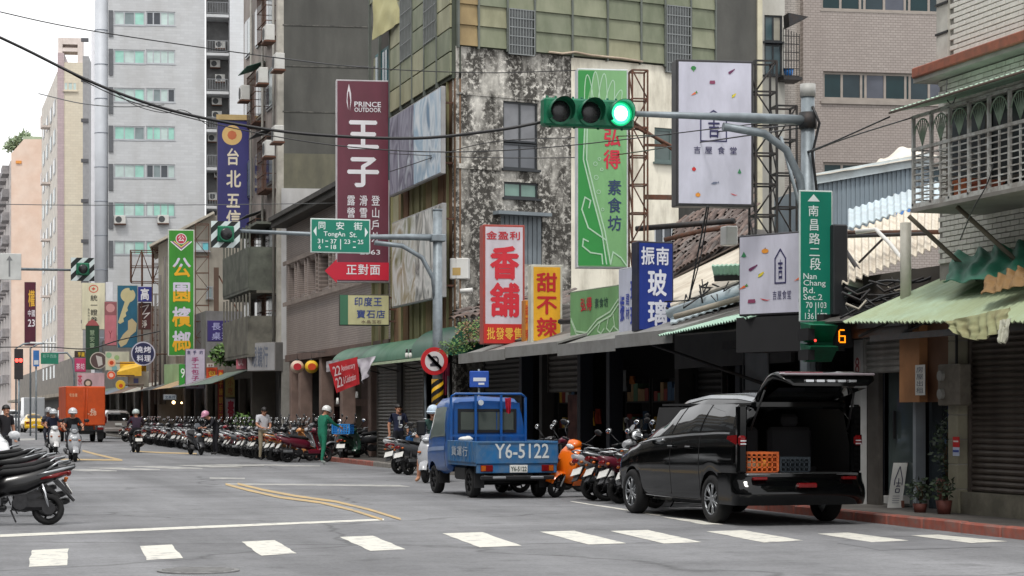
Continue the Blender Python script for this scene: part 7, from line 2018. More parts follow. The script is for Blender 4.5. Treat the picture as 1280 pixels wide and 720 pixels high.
 for s in (-1,1):MB().tube([(-.60,s*.11,.24),(-.52,s*.125,.56)],[.022,.028],n=7).build('shock_absorber',CHROME if kind=='sport' else ENGINE,t)
 m=MB().tube([(-.12,-.08,.24),(-.3,-.14,.22),(-.42,-.15,.25)],.02,n=6);m.tube([(-.42,-.15,.25),(-.5,-.155,.28),(-.85,-.16,.36),(-.9,-.16,.37)],[.03,.052,.052,.035],n=10);m.build('exhaust',BLACK,t)
 MB().box(-.80,-.5,-.218,-.205,.29,.36,c=.005).build('heat_shield',ALU,t)
 # tail
 MB().ell((-.88 if kind !='classic' else-.89,0,.68+up if kind !='classic' else .62),(.04,.085,.045),n=12,m=6).build('tail_light',REDL,t)
 for s in (-1,1):MB().ell((-.84,s*.115,.64),(.03,.04,.025),n=8,m=5).build('indicator',AMBL,t)
 m=MB();m.add([(-.72,-.07,.62),(-.72,.07,.62),(-.96,.075,.34),(-.96,-.075,.34),(-.70,-.07,.60),(-.70,.07,.60),(-.94,.075,.33),(-.94,-.075,.33)],[(0,1,2,3),(7,6,5,4),(0,4,5,1),(1,5,6,2),(2,6,7,3),(3,7,4,0)]);m.build('rear_mudguard',BLACK,t)
 m=MB();m.add([(-.845,-.13,.56),(-.845,.13,.56),(-.925,.13,.44),(-.925,-.13,.44),(-.838,-.13,.555),(-.838,.13,.555),(-.918,.13,.435),(-.918,-.13,.435)],[(3,2,1,0),(4,5,6,7),(0,1,5,4),(1,2,6,5),(2,3,7,6),(3,0,4,7)])
 m.build('number_plate',WHITEP,t)
 MB().tube([(-.1,.1,.2),(-.16,.24,.02)],.012,n=5).build('side_stand',ENGINE,t)
 return t
PROT={}
for k_ in ('sport','plain','classic'):
 PROT[k_]=[make_scooter(k_,'x'),0]
def scooter(kind,x,y,heading,col,label,group=None,lean=-.14,z=0.0):
 p=PROT[kind]
 o=p[0] if p[1]==0 else copy_tree(p[0]);p[1]+=1
 o.location=(x,y,z);o.rotation_euler=(-lean if False else lean,0,radians(heading));o['label']=label
 if group:o['group']=group
 elif 'group' in o:del o['group']
 set_color(o,(*lin(col),1));return o
CL={'black':(28,28,30),'silver':(168,170,174),'white':(214,214,214),'red':(150,26,40),'dark blue':(36,44,70),'grey':(92,94,98),'maroon':(96,26,44),'orange':(234,110,16),'green':(40,74,60),'amber tan':(214,150,92),'champagne':(176,160,140),'charcoal':(52,53,56)}
ORD=['first','second','third','fourth','fifth','sixth','seventh','eighth','ninth','tenth','eleventh','twelfth','thirteenth','fourteenth','fifteenth','sixteenth','seventeenth','eighteenth','nineteenth','twentieth']+['twenty '+s for s in ['first','second','third','fourth','fifth','sixth','seventh','eighth','ninth']]+['thirtieth']+['thirty '+s for s in ['first','second','third','fourth','fifth','sixth','seventh','eighth','ninth']]+['fortieth']+['forty '+s for s in ['first','second','third','fourth','fifth','sixth','seventh','eighth','ninth']]+['fiftieth']+['fifty '+s for s in ['first','second','third','fourth','fifth','sixth','seventh','eighth','ninth']]+['sixtieth']+['sixty '+s for s in ['first','second','third','fourth','fifth','sixth','seventh','eighth','ninth']]
rs_=random.Random(21)
# long row along the right kerb, tails to the road
order=['maroon','red','amber tan','silver','grey','silver','black','charcoal','black','silver','white','black','grey','silver','maroon','black','white','dark blue','silver','black','champagne','white','black','silver','charcoal','red','black','silver','white','black']
yy=61.0
for i in range(60):
 c_=order[i % len(order)] if i<30 else rs_.choice(['black','silver','white','grey','charcoal','silver','maroon','black'])
 kd=rs_.choice(['sport','plain','plain','sport','classic'])
 if i==0:yy+=1.1
 scooter(kd,11.35+rs_.uniform(-.15,.2),yy,rs_.uniform(2,22),CL[c_],'%s scooter parked %s from the green suited rider in the long kerb row' % (c_,ORD[i]),'scooters in the long row along the right kerb',lean=-rs_.uniform(.08,.2))
 yy+=rs_.uniform(.66,.86) if i<40 else rs_.uniform(.8,1.05)
# second rank on the pavement, seen as mirrors and seats above the first
yy=63
for i in range(9):
 scooter(rs_.choice(['plain','sport']),13.3,yy,rs_.uniform(-15,15)+180,CL[rs_.choice(['black','charcoal','grey'])],'dark scooter standing on the pavement behind the kerb row, %s from the vault awning' % ORD[i],'scooters standing on the pavement',lean=-.1,z=.13);yy+=rs_.uniform(1.4,2.0)
# three by the shutters
for (px,py,c_,k_,hd,lb) in [(499,592.5,'white','sport',38,'white and red scooter parked before the roller shutters, tail to the crossing'),(511,594,'grey','plain',42,'grey scooter squeezed between two pale ones before the shutters')]:
 g=G(px,py);scooter(k_,g.x+.6*cos(radians(hd)),g.y+.6*sin(radians(hd)),hd,CL[c_],lb,lean=-.2)
g=G(520,604.5);SC_=scooter('plain',g.x+.55,g.y+.75,-118,CL['silver'],'silver white scooter halted by the pickup door with its rider in a pale cap',lean=.04)
# the cluster between pickup and van
near=[(33.55,'silver','plain',20),(33.1,'black','sport',14),(32.6,'green','plain',24),(32.1,'maroon','plain',18),(31.55,'black','sport',20),(31.0,'charcoal','plain',12),(30.4,'black','plain',15)]
for i,(y_,c_,k_,hd) in enumerate(near):
 scooter(k_,11.55+.12*(i % 3),y_,hd,CL[c_],'%s scooter %s from the orange one in the cluster beside the black van' % (c_,ORD[i]),'scooters parked between the pickup and the van',lean=-.2)
scooter('plain',11.35,37.0,5,CL['maroon'],'maroon and black scooter half hidden behind the rear corner of the blue pickup',lean=-.1)
scooter('plain',11.4,38.0,9,CL['black'],'black scooter farthest behind the blue pickup with a top box hidden from view',lean=-.1)
g=G(693,622);scooter('classic',g.x+.52,g.y+.36,214,CL['orange'],'bright orange scooter leaning with its front wheel toward the pickup',lean=-.24)
for i,(y_,c_) in enumerate([(36.0,'charcoal'),(34.7,'black'),(32.6,'silver'),(31.2,'black')]):scooter(('sport','plain')[i % 2],13.0,y_,190+12*i,CL[c_],'%s scooter on the pavement behind the cluster, %s from the pickup' % (c_,ORD[i]),lean=.1,z=.13)
# the near cluster at the left edge
lc=[(82,656,'black','sport',180,'nearest black sport scooter at the left edge, tail toward the road'),(78,645,'charcoal','sport',182,'charcoal scooter with silver tail directly behind the nearest black one at the left edge'),(66,634,'maroon','sport',179,'dark maroon scooter third from the crossing in the left cluster'),(50,620,'black','sport',181,'black scooter fourth from the crossing in the left cluster'),(40,612,'black','plain',178,'black scooter with a chrome rail farthest back in the left cluster'),(22,603,'charcoal','plain',184,'charcoal scooter beside the white car mirror at the left edge')]
for px,py,c_,k_,hd,lb in lc:
 g=G(px,py);o_=scooter(k_,g.x-.80,g.y,hd,(14,14,16) if c_ !='maroon' else (60,18,28),lb,lean=.16);o_.scale=(.96,.96,.94)
# three on the move
def place_heading(px,py,hd):g=G(px,py);return g
g=G(68,568);SW=scooter('plain',g.x,g.y+.6,-86,CL['white'],'white scooter ridden toward the crossing by a rider in dark clothes',lean=0)
g=G(93,577.5);SS=scooter('sport',g.x,g.y+.6,-88,CL['silver'],'big silver scooter ridden toward the crossing, nearer of the oncoming pair',lean=0)
g=G(172,566);SR=scooter('plain',g.x,g.y+.7,92,CL['black'],'black scooter ridden away down the street, seen from behind',lean=0)
g=G(244,569);SP=scooter('sport',g.x+.1,g.y+.6,-80,CL['charcoal'],'dark scooter being pulled out by the person in the pink helmet',lean=.05)
g=G(428,578);SD=scooter('plain',g.x+.35,g.y+.5,60,CL['green'],'dark green delivery scooter with a blue crate on its rear rack',lean=-.03)
SDp=SD.location.copy()
# blue crate on the rack
def crate(name,label,p,rz,sx,sy,sz,m_,nx=5,nz=4,rows=None):
 t=thing(name,label,'crate',p,rz)
 m=MB().box(-sx/2,sx/2,-sy/2,sy/2,0,.015);m.build('crate_floor',m_,t)
 for (ax,d0) in (('x',-sy/2),('x',sy/2),('y',-sx/2),('y',sx/2)):
  m=MB();L_=sx if ax=='x' else sy-.03;n=nx
  def bar(a,b,z0,z1):
   if ax=='x':m.box(a,b,d0-.008,d0+.008,z0,z1)
   else:m.box(d0-.008,d0+.008,a,b,z0,z1)
  for k in range(n+1):c_=-L_/2+L_*k/n;bar(c_-.009,c_+.009,.015,sz-.03)
  for k in range(1,nz):z=sz*k/nz;bar(-L_/2,L_/2,z-.008,z+.008)
  bar(-L_/2-.01,L_/2+.01,sz-.03,sz)
  m.build('crate_side',m_,t)
 return t
CB=mat('crate_blue',(44,140,214),rough=.5,var=.12)
hd=SD.rotation_euler.z
crate('delivery_crate','bright blue plastic crate strapped on the rear rack of the delivery scooter',SDp+Vector((-.72*cos(hd),-.72*sin(hd),.86)),hd,.38,.56,.30,CB,nx=7,nz=4)
# ================================================================== CARS
def lerp_rows(rows,x):
 for a,b in zip(rows,rows[1:]):
  if a[0]<=x<=b[0]:
   s=(x-a[0])/(b[0]-a[0]);s=s*s*(3-2*s)*.35+s*.65
   return [p+(q-p)*s for p,q in zip(a,b)]
 return rows[-1] if x>rows[-1][0] else rows[0]
class Car:
 """a body drawn through stations along its length: x, sill z, belt z, roof z, half width, half roof width"""
 def __init__(s,rows,wheels,R_=.33):
  s.rows=rows;s.wh=wheels;s.R=R_
 def P(s,u,x):
  side=1 if u<=6 else-1
  q=u if u<=6 else 12-u
  _,zs,zb,zt,hw,hr=lerp_rows(s.rows,x)
  pts=[(hw*.84,zs),(hw*.965,zs+.07),(hw,zs+(zb-zs)*.52),(hw*.965,zb),(hr,zt-min(.13,(zt-zb)*.3)),(hr*.84,zt-.025),(0,zt)]
  i=min(int(q),5);f=q-i
  a,b=pts[i],pts[i+1]
  y=a[0]+(b[0]-a[0])*f;z=a[1]+(b[1]-a[1])*f
  if 2<=q<3:y+=.012*sin(pi*f)
  if i==3:y+=.03*sin(pi*f)*min(1,(zt-zb)/.4)
  return Vector((x,side*y,z))
 def Nrm(s,u,x):
  e=.02
  a=s.P(min(u+e,12),x)-s.P(max(u-e,0),x);b=s.P(u,x+e)-s.P(u,x-e)
  n=b.cross(a)
  if n.length<1e-7:return Vector((0,0,1))
  n.normalize();c=s.P(u,x)-Vector((x,0,.7))
  return n if n.dot(Vector((0,c.y,c.z)))>0 else-n
 def body(s,parent,mat_,x0=None,x1=None,cap0=True,cap1=True,nx=90,name='body',skip=None):
  x0=s.rows[0][0] if x0 is None else x0;x1=s.rows[-1][0] if x1 is None else x1
  us=[]
  for i in range(6):
   n=(2,4,4,4,2,5)[i]
   us+=[i+k/n for k in range(n)]
  us=us+[6.0]+[12-u for u in us[::-1]]
  xs=[x0+(x1-x0)*i/nx for i in range(nx+1)]
  V=[];keep=[]
  for x in xs:
   for u in us:
    p=s.P(u,x)
    for wx in s.wh:
     d_=Vector((p.x-wx,0,p.z-s.R));L_=d_.length
     if L_<s.R+.05 and abs(p.y)>.45:
      V.append((p,True));break
    else:V.append((p,False))
  m=MB();n=len(us);vs=[]
  for p,inn in V:
   q=p.copy()
   if inn:
    wx=min(s.wh,key=lambda w:abs(w-p.x));d_=Vector((p.x-wx,0,p.z-s.R))
    if d_.length>s.R*.55:d_=d_.normalized()*(s.R+.05);q.x=wx+d_.x;q.z=s.R+d_.z
   vs.append(q)
  fs=[]
  for i in range(nx):
   for k in range(n-1):
    ids=(i*n+k,(i+1)*n+k,(i+1)*n+k+1,i*n+k+1)
    if all(V[j][1] for j in ids):continue
    if skip and skip((us[k]+us[k+1])/2,(xs[i]+xs[i+1])/2):continue
    fs.append(ids)
  m.add(vs,fs,0,True)
  if cap0:m.add([s.P(u,x0) for u in us],[tuple(range(n))])
  if cap1:m.add([s.P(u,x1) for u in us],[tuple(range(n))[::-1]])
  return m.build(name,mat_,parent)
 def patch(s,parent,name,quad,mat_,off=.006,nu=8,nx=10):
  """quad: ((u,x) lower rear, lower front, upper front, upper rear) on the surface"""
  m=MB()
  def f(a,b,o_):
   (u0,x0),(u1,x1),(u2,x2),(u3,x3)=quad
   u=(u0*(1-a)+u1*a)*(1-b)+(u3*(1-a)+u2*a)*b
   x=(x0*(1-a)+x1*a)*(1-b)+(x3*(1-a)+x2*a)*b
   return s.P(u,x)+s.Nrm(u,x)*o_
  m.grid(lambda a,b:f(a,b,off),nx,nu)
  n_=10;edge=[(i/n_,0) for i in range(n_)]+[(1,i/n_) for i in range(n_)]+[(1-i/n_,1) for i in range(n_)]+[(0,1-i/n_) for i in range(n_)]
  A_=[f(a,b,off) for a,b in edge];B_=[f(a,b,-.004) for a,b in edge];k=len(edge)
  m.add(A_+B_,[(i,k+i,k+(i+1) % k,(i+1) % k) for i in range(k)])
  return m.build(name,mat_,parent)
def car_wheel(t,x,y,r,spokes=7,w_=.2,face=None):
 s=1 if y>0 else-1
 m=MB();N=26
 prof=[(r*.66,-w_/2),(r*.9,-w_/2),(r*.985,-w_/2+.03),(r,-w_/4),(r,w_/4),(r*.985,w_/2-.03),(r*.9,w_/2),(r*.66,w_/2)]
 m.loft([[(x+p*cos(2*pi*i/N),y+q,r+p*sin(2*pi*i/N)) for p,q in prof] for i in range(N)]+[[(x+p,y+q,r) for p,q in prof]],cap=False)
 wh=m.build('wheel',RUBBER,t)
 m=MB();ye=y+s*(w_/2-.02)
 m.prism([(x+r*.68*cos(2*pi*k/N),r+r*.68*sin(2*pi*k/N)) for k in range(N)],ye-s*.10,ye-s*.08)
 m.tube([(x+r*.66*cos(2*pi*k/N),ye,r+r*.66*sin(2*pi*k/N)) for k in range(N)],.016,n=5,closed=True)
 m.cyl((x,ye-s*.08,r),(x,ye+s*.01,r),r*.16,n=12)
 for k in range(spokes):
  a=2*pi*k/spokes
  for da in (-.13,.13):
   m.tube([(x+r*.12*cos(a),ye,r+r*.12*sin(a)),(x+r*.64*cos(a+da),ye+s*.004,r+r*.64*sin(a+da))],r*.035,n=4)
 m.build('rim',face or ALU,wh)
 return wh
CARP=mat('car_paint_black',(7,8,9),rough=.06,coat=0,var=.02,spec=.38)
TRIM=mat('car_trim',(22,22,24),rough=.5)
CGL=glassmat('car_glass',(18,21,23),rough=.03,spec=.9)
# --- black people carrier with its tailgate up
vrows=[(0.0,.30,1.18,1.62,.87,.60),(.12,.26,1.19,1.69,.895,.63),(.6,.25,1.19,1.735,.905,.65),(1.5,.24,1.16,1.745,.905,.66),(2.3,.24,1.12,1.68,.905,.64),(2.8,.24,1.09,1.54,.90,.60),(3.3,.25,1.04,1.30,.89,.57),(3.7,.26,.97,1.06,.87,.58),(4.15,.28,.86,.90,.84,.60),(4.45,.32,.72,.76,.74,.55),(4.62,.38,.58,.62,.60,.45)]
vc=W(1000,HZ,27.2)
t=thing('people_carrier','black people carrier parked at the kerb with its tailgate raised','car',(vc.x,vc.y,0),radians(92.2))
t.scale=(1.04,1,1)
V_=Car(vrows,(.82,3.62),.325)
V_.body(t,CARP,cap0=False,skip=lambda u,x:False)
for s_ in (0,1):
 m_=(lambda q:q) if s_==0 else (lambda q:tuple((12-u,x) for u,x in q))
 V_.patch(t,'side_window',m_(((3.12,.22),(3.12,1.18),(3.93,1.14),(3.93,.42))),CGL)
 V_.patch(t,'side_window',m_(((3.12,1.24),(3.12,2.14),(3.93,2.02),(3.93,1.20))),CGL)
 V_.patch(t,'side_window',m_(((3.12,2.20),(3.12,3.16),(3.93,2.78),(3.93,2.08))),CGL)
 V_.patch(t,'side_window',m_(((3.15,3.22),(3.15,3.5),(3.5,3.3),(3.6,3.06))),CGL)
 V_.patch(t,'door_seam',m_(((.6,1.19),(.6,1.205),(3.05,1.205),(3.05,1.19))),TRIM,off=.002,nx=1);V_.patch(t,'door_seam',m_(((.6,2.16),(.6,2.175),(3.05,2.175),(3.05,2.16))),TRIM,off=.002,nx=1)
 V_.patch(t,'chrome_line',m_(((3.0,.3),(3.0,3.4),(3.06,3.4),(3.06,.3))),ALU,off=.007,nu=1,nx=20)
 V_.patch(t,'side_skirt',m_(((.1,1.2),(.1,3.2),(.9,3.2),(.9,1.2))),CARP,off=.015,nu=2)
 V_.patch(t,'roof_edge',m_(((4.45,.2),(4.45,2.9),(4.9,2.9),(4.9,.2))),mat('roof_silver',(150,154,158),rough=.25,metal=.3),off=.008,nu=2,nx=20)
 y_=.915 if s_==0 else-.915
 for hx in (1.42,2.02):MB().box(hx,hx+.18,y_-.02,y_+.02,.99,1.02,c=.008).build('door_handle',CARP,t)
 mr=MB().ell((3.12,y_*1.12,1.15),(.07,.11,.085),n=12,m=8).build('wing_mirror',CARP,t)
 MB().ell((3.05,y_*1.12,1.15),(.012,.09,.065),n=12,m=6).build('mirror_glass',MIRROR,mr)
V_.patch(t,'windscreen',((4.6,2.86),(4.6,3.55),(7.4,3.55),(7.4,2.86)),CGL,nu=10)
V_.patch(t,'roof_panel',((5.1,.1),(5.1,2.6),(6.9,2.6),(6.9,.1)),mat('roof_silver',(0,0,0)),off=.004,nu=10,nx=16)
for x_ in (.82,3.62):
 for y_ in (.80,-.80):car_wheel(t,x_,y_,.325)
# rear: lower panel, bumper, opening, lamps
LIN=mat('cargo_lining',(30,30,32),rough=.9,var=.2)
m=MB()
def bump(u,v):
 q=2*u-1;aq=abs(q);y=math.copysign(.925*(1-(1-min(aq/.86,1))**1.0),q) if aq<.86 else math.copysign(.925,q)
 x=-.15*(1-(min(aq/.86,1))**7)+(.5*(aq-.86)/.14 if aq>.86 else 0)
 return (x-.07*sin(pi*min(1,v*1.25))*(1 if aq<.86 else 0)+.05*v,y,.27+.41*v)
m.grid(bump,56,12);m.build('rear_bumper',CARP,t)
MB().box(-.10,.10,-.80,.80,.65,.685,c=.015).build('sill_plate',ALU,t)
MB().box(.05,3.3,-.84,.84,.32,.40).build('cargo_floor',LIN,t)
m=MB();m.box(-.015,.09,.75,.89,.68,1.58,c=.03);m.build('rear_pillar',CARP,t);m=MB();m.box(-.015,.09,-.89,-.75,.68,1.58,c=.03);m.build('rear_pillar',CARP,t)
m=MB();m.box(-.01,.10,-.66,.66,1.52,1.64,c=.03);m.build('roof_header',CARP,t)
m=MB();m.grid(lambda a,b:(.1+3.0*a,.80-.12*max(0,(b-.45))*2,.40+1.15*b),8,6);m.grid(lambda a,b:(3.1-3.0*a,-.80+.12*max(0,(b-.45))*2,.40+1.15*b),8,6);m.box(.1,3.0,-.66,.66,1.57,1.60);m.build('inner_lining',LIN,t)
for y_ in (.40,-.40):
 sb=MB().box(1.05,1.2,y_-.33,y_+.33,.75,1.28,c=.05).build('seat_back',mat('seat_charcoal',(44,44,48),rough=.9),t)
 MB().box(1.06,1.16,y_-.13,y_+.13,1.29,1.45,c=.04).build('headrest',mat('seat_charcoal',(0,0,0)),sb)
MB().box(1.02,1.24,-.76,.76,.4,.74).build('seat_base',LIN,t)
for s_ in (1,-1):
 m=MB();m.loft([[(-.03,s_*.70,.98),(-.03,s_*.86,.98),(.32,s_*.925,1.06),(.30,s_*.90,1.12),(-.0,s_*.84,1.13),(-.03,s_*.70,1.13)],[(-.035,s_*.71,1.0),(-.035,s_*.86,1.0),(.30,s_*.925,1.07),(.29,s_*.905,1.11),(-.01,s_*.85,1.12),(-.035,s_*.71,1.12)]])
 m=MB();m.box(-.04,.02,s_*.775,s_*.89,1.04,1.18,c=.03);m.add([(0.0,s_*.905,1.05),(.26,s_*.925,1.13),(.24,s_*.922,1.17),(0.0,s_*.90,1.185)],[(0,1,2,3),(3,2,1,0)])
 tl=m.build('tail_light',REDL,t);MB().box(-.045,-.039,s_*.79,s_*.87,1.06,1.075).box(-.045,-.039,s_*.79,s_*.87,1.10,1.115).build('clear_strip',CLEARL,tl)
 MB().box(-.165,-.1,s_*.54,s_*.74,.60,.64,c=.01).build('reflector',REDL,t)
 MB().ell((.55,s_*.32,1.56),(.05,.035,.012),n=10,m=5).build('interior_lamp',emit('cabin_lamp',(255,220,160),4.0),t)
 MB().tube([(.02,s_*.70,1.25),(-.28,s_*.64,1.76)],.014,n=6).build('gas_strut',BLACK,t)
MB().box(-.235,-.15,-.13,.13,.50,.56,c=.01).build('fog_lamp',REDL,t)
MB().ell((-.09,.32,.62),(.012,.05,.012),n=10,m=5).build('chrome_badge',ALU,t)
# tailgate raised: hinge at the roof edge, glass and handle strip on its rear skin
gate=MB();hx,hz=.10,1.66
prof=[(0,0,.60,.03),(-.27,.15,.64,.055),(-.54,.25,.69,.065),(-.74,.28,.71,.06),(-.87,.24,.66,.04),(-.94,.17,.54,.02)]
gate.loft([ring(hx+x,0,hz+z,hw,th,20,5.0) for x,z,hw,th in prof]);g_=gate.build('tailgate',CARP,t)
m=MB();m.grid(lambda a,b:(hx-.08-.66*a,(b-.5)*(1.0+.26*a),hz-.02+.15*a),8,6);m.build('rear_glass',CGL,g_)
for k in range(5):MB().box(hx-.955,hx-.9,-.36+k*.15,-.25+k*.15,hz+.20,hz+.23).build('chrome_slot',mat('chrome',(0,0,0)),g_)
MB().box(hx-.93,hx-.77,-.64,.64,hz+.285,hz+.318,c=.012).build('tail_strip',mat('strip_pale',(170,160,166),rough=.2,metal=.5),g_)
MB().box(hx-.92,hx-.7,.1,.62,hz+.32,hz+.328).build('red_reflector',mat('strip_red',(150,50,70),rough=.2),g_)
MB().box(hx-.90,hx-.885,-.14,.02,hz+.16,hz+.23).build('yellow_sticker',ink((206,166,40)),g_)
M_v=Matrix.Translation((vc.x,vc.y,0)) @ Matrix.Rotation(radians(92.2),4,'Z')
CO=mat('crate_orange',(222,108,44),rough=.5,var=.1)
crate('orange_crate','orange plastic crate at the left of the open boot of the black car',M_v @ Vector((.36,.46,.69)),radians(90),.38,.46,.27,CO,nx=6,nz=4)
crate('grey_crate','dark bluish crate beside the orange one in the open boot',M_v @ Vector((.36,-.02,.69)),radians(90),.36,.42,.20,mat('crate_slate',(52,62,70),rough=.6),nx=6,nz=3)
tb=thing('cargo_box','low black storage box under the crates in the open boot','box',M_v @ Vector((.4,0,.401)),radians(90));MB().box(-.3,.3,-.76,.76,0,.26,c=.02).build('box_body',LIN,tb);MB().box(-.31,.31,-.77,.77,.262,.285).build('lid',LIN,tb)
for i,(dx,dy,c_) in enumerate([(-.04,-.08,(222,150,50)),(.05,.02,(206,180,120)),(-.03,.12,(214,200,170))]):
 o=thing('wrapped_parcel',['amber','tan','cream'][i]+' wrapped parcel inside the orange crate','parcel',M_v @ Vector((.36+dx,.44+dy,.708)),i);MB().ell((0,0,.075),(.07,.08,.075),n=12,m=8).build('parcel_body',mat('parcel_%d' % i,c_,rough=.6),o)
# --- blue mini pickup
BL=mat('pickup_blue',(4,82,156),rough=.38,coat=.3,var=.1,scale=3,dirt=(54,84,124),damt=.45,dscale=5)
BLD=mat('pickup_blue_worn',(28,100,154),rough=.5,var=.12,scale=4,dirt=(110,120,126),damt=.4,dscale=6)
tc_=W(646,HZ,35.8)
t=thing('mini_pickup','worn blue mini pickup truck with white number on its tailgate','truck',(tc_.x,tc_.y,0),radians(91.6))
hw=.74
# deck
MB().box(.0,1.75,-hw,hw,.56,.66,c=.01).build('load_deck',BLD,t)
m=MB();m.box(-.03,.0,-hw,hw,.60,.99,c=.008);tg=m.build('tailgate',BLD,t)
m=MB();m.box(-.045,-.03,-hw+.02,hw-.02,.955,.985);m.box(-.045,-.03,-hw+.02,hw-.02,.61,.64);m.build('pressed_rib',BLD,tg)
m=MB();put_text(m,'Y6-5122',-.40,.57,.70,.955,0,.03)
m.v=[(-.036-y*1-0,-x,z) for x,y,z in m.v];m.v=[(-.036-abs(a+.036),b,c) for a,b,c in m.v];m.build('lettering',ink((206,212,214)),tg)
for s_ in (1,-1):
 y_=s_*hw
 sdp=MB().box(.0,1.72,y_-.015,y_+.015,.62,.99,c=.006).build('side_flap',BLD,t)
 for k in range(7):MB().box(.06+k*.24,.10+k*.24,y_+s_*.012,y_+s_*.028,.64,.97).build('rib',BLD,sdp)
m=MB();put_text(m,'貨運行',.3,1.35,.72,.9,0,.03);m.v=[(1.72-x,hw+.030+.0-y,z) for x,y,z in m.v];m.build('lettering',ink((176,186,196)),t)
# cab
cab=[(1.78,.5,1.0,1.70,.735,.62),(1.86,.42,1.0,1.76,.74,.645),(2.2,.38,.99,1.785,.74,.655),(2.8,.38,.97,1.76,.735,.64),(3.0,.38,.95,1.60,.73,.62),(3.18,.36,.93,1.2,.72,.66),(3.26,.36,.88,.98,.70,.66),(3.29,.38,.8,.86,.66,.6)]
K_=Car(cab,(2.86,),.27)
K_.body(t,BL,nx=50,name='cab')
m=MB();
wz0,wz1=1.17,1.50
rw=[]
for (a,b) in ((-.50,-.19),(-.17,.17),(.19,.50)):
 MB().box(1.745,1.762,a,b,wz0,wz1,c=.004).build('rear_window',glassmat('pickup_glass',(84,90,84),.1),t)
m=MB();m.box(1.74,1.758,-.55,.55,wz0-.05,wz0-.002);m.box(1.74,1.758,-.55,.55,wz1+.002,wz1+.05);m.box(1.74,1.758,-.55,-.502,wz0-.002,wz1+.002);m.box(1.74,1.758,.502,.55,wz0-.002,wz1+.002);m.build('window_seal',BLACK,t)
MB().box(1.763,1.80,-.62,.62,.66,1.66).build('cab_back_panel',BL,t)
# roll rack between cab and deck
m=MB()
for y_ in (-.70,-.24,.24,.70):m.box(1.66,1.70,y_-.02,y_+.02,.66,1.80 if abs(y_)<.5 else 1.76)
m.tube([(1.68,-.70,1.76),(1.68,-.62,1.82),(1.68,.62,1.82),(1.68,.70,1.76)],.022,n=6);m.box(1.665,1.695,-.7,.7,1.05,1.09)
m.build('cab_guard',BL,t)
for y_ in (-.45,0,.45):MB().box(1.755,1.763,y_-.005,y_+.005,.70,1.10).build('panel_crease',BLD,t)
m=MB().cyl((1.60,.16,1.66),(1.64,.16,1.66),.05,n=12);m.build('work_lamp',CLEARL,t)
for s_ in (0,1):
 m_=(lambda q:q) if s_==0 else (lambda q:tuple((12-u,x) for u,x in q))
 K_.patch(t,'door_window',m_(((3.1,2.0),(3.1,3.06),(3.9,2.84),(3.9,2.05))),glassmat('pickup_side_glass',(120,132,128),.08))
 K_.patch(t,'door_seam',m_(((.5,1.95),(.5,1.965),(3.9,1.99),(3.9,1.975))),TRIM,off=.002,nx=1)
 K_.patch(t,'side_stripe',m_(((2.35,2.0),(2.35,3.1),(2.6,3.1),(2.6,2.0))),mat('stripe_pale',(130,150,186),rough=.4),off=.003,nu=2)
 y_=.80 if s_==0 else-.80
 MB().tube([(3.05,y_*.9,1.15),(3.08,y_*1.1,1.2)],.012,n=5).build('mirror_arm',BLACK,t)
 MB().box(3.02,3.08,y_*1.1-.09,y_*1.1+.09,1.06,1.34,c=.03).build('wing_mirror',BLACK,t)
K_.patch(t,'windscreen',((4.6,2.92),(4.6,3.2),(7.4,3.2),(7.4,2.92)),CGL,nu=8)
for x_,y_ in ((.62,.60),(.62,-.60),(2.86,.62),(2.86,-.62)):car_wheel(t,x_,y_,.265,spokes=6,w_=.16,face=ENGINE)
m=MB();m.box(.1,2.7,-.32,-.22,.38,.5);m.box(.1,2.7,.22,.32,.38,.5);m.box(.3,.9,-.5,.5,.3,.36);m.cyl((.62,-.55,.27),(.62,.55,.27),.05,n=8);m.build('chassis',TRIM,t)
for s_ in (1,-1):MB().box(.28,.29,s_*.5,s_*.68,.18,.56).build('mud_flap',BLACK,t);MB().box(2.45,2.46,s_*.5,s_*.70,.2,.5).build('mud_flap',BLACK,t)
MB().box(.9,1.6,.45,.66,.30,.54,c=.03).build('fuel_tank',TRIM,t)
MB().box(-.02,.06,-hw+.02,hw-.02,.44,.60,c=.01).build('rear_beam',BLD,t)
for s_ in (1,-1):
 lb_=MB().box(-.04,-.02,s_*.44,s_*.66,.47,.58,c=.008).build('tail_light',REDL,t)
 MB().box(-.045,-.04,s_*.57,s_*.65,.48,.57).build('amber_part',AMBL,lb_)
 MB().box(-.10,-.04,s_*.22,s_*.46,.345,.385,c=.01).build('bumper_bar',ALU,t)
MB().box(-.09,.0,-.66,.66,.33,.40,c=.015).build('rear_bumper',BLACK,t)
pl=MB().box(-.05,-.03,-.18,.14,.45,.58,c=.004).build('number_plate',WHITEP,t)
m=MB();put_text(m,'Y6-5122',-.12,.16,.475,.555,0,.03);m.v=[(-.053+y,-x,z) for x,y,z in m.v];m.build('lettering',ink((40,60,50)),pl)
ob=thing('white_cloth_bundle','small crumpled white cloth lying on the pickup deck behind the cab','cloth',(tc_.x,tc_.y,0),0)
ob.location=Matrix.Translation((tc_.x,tc_.y,0)) @ Matrix.Rotation(radians(91.6),4,'Z') @ Vector((1.35,.52,.99));MB().ell((0,0,.02),(.14,.1,.05),n=12,m=7).build('cloth_body',WHITEP,ob);MB().ell((.05,.03,.05),(.06,.05,.03),n=10,m=6).build('fold',WHITEP,ob)
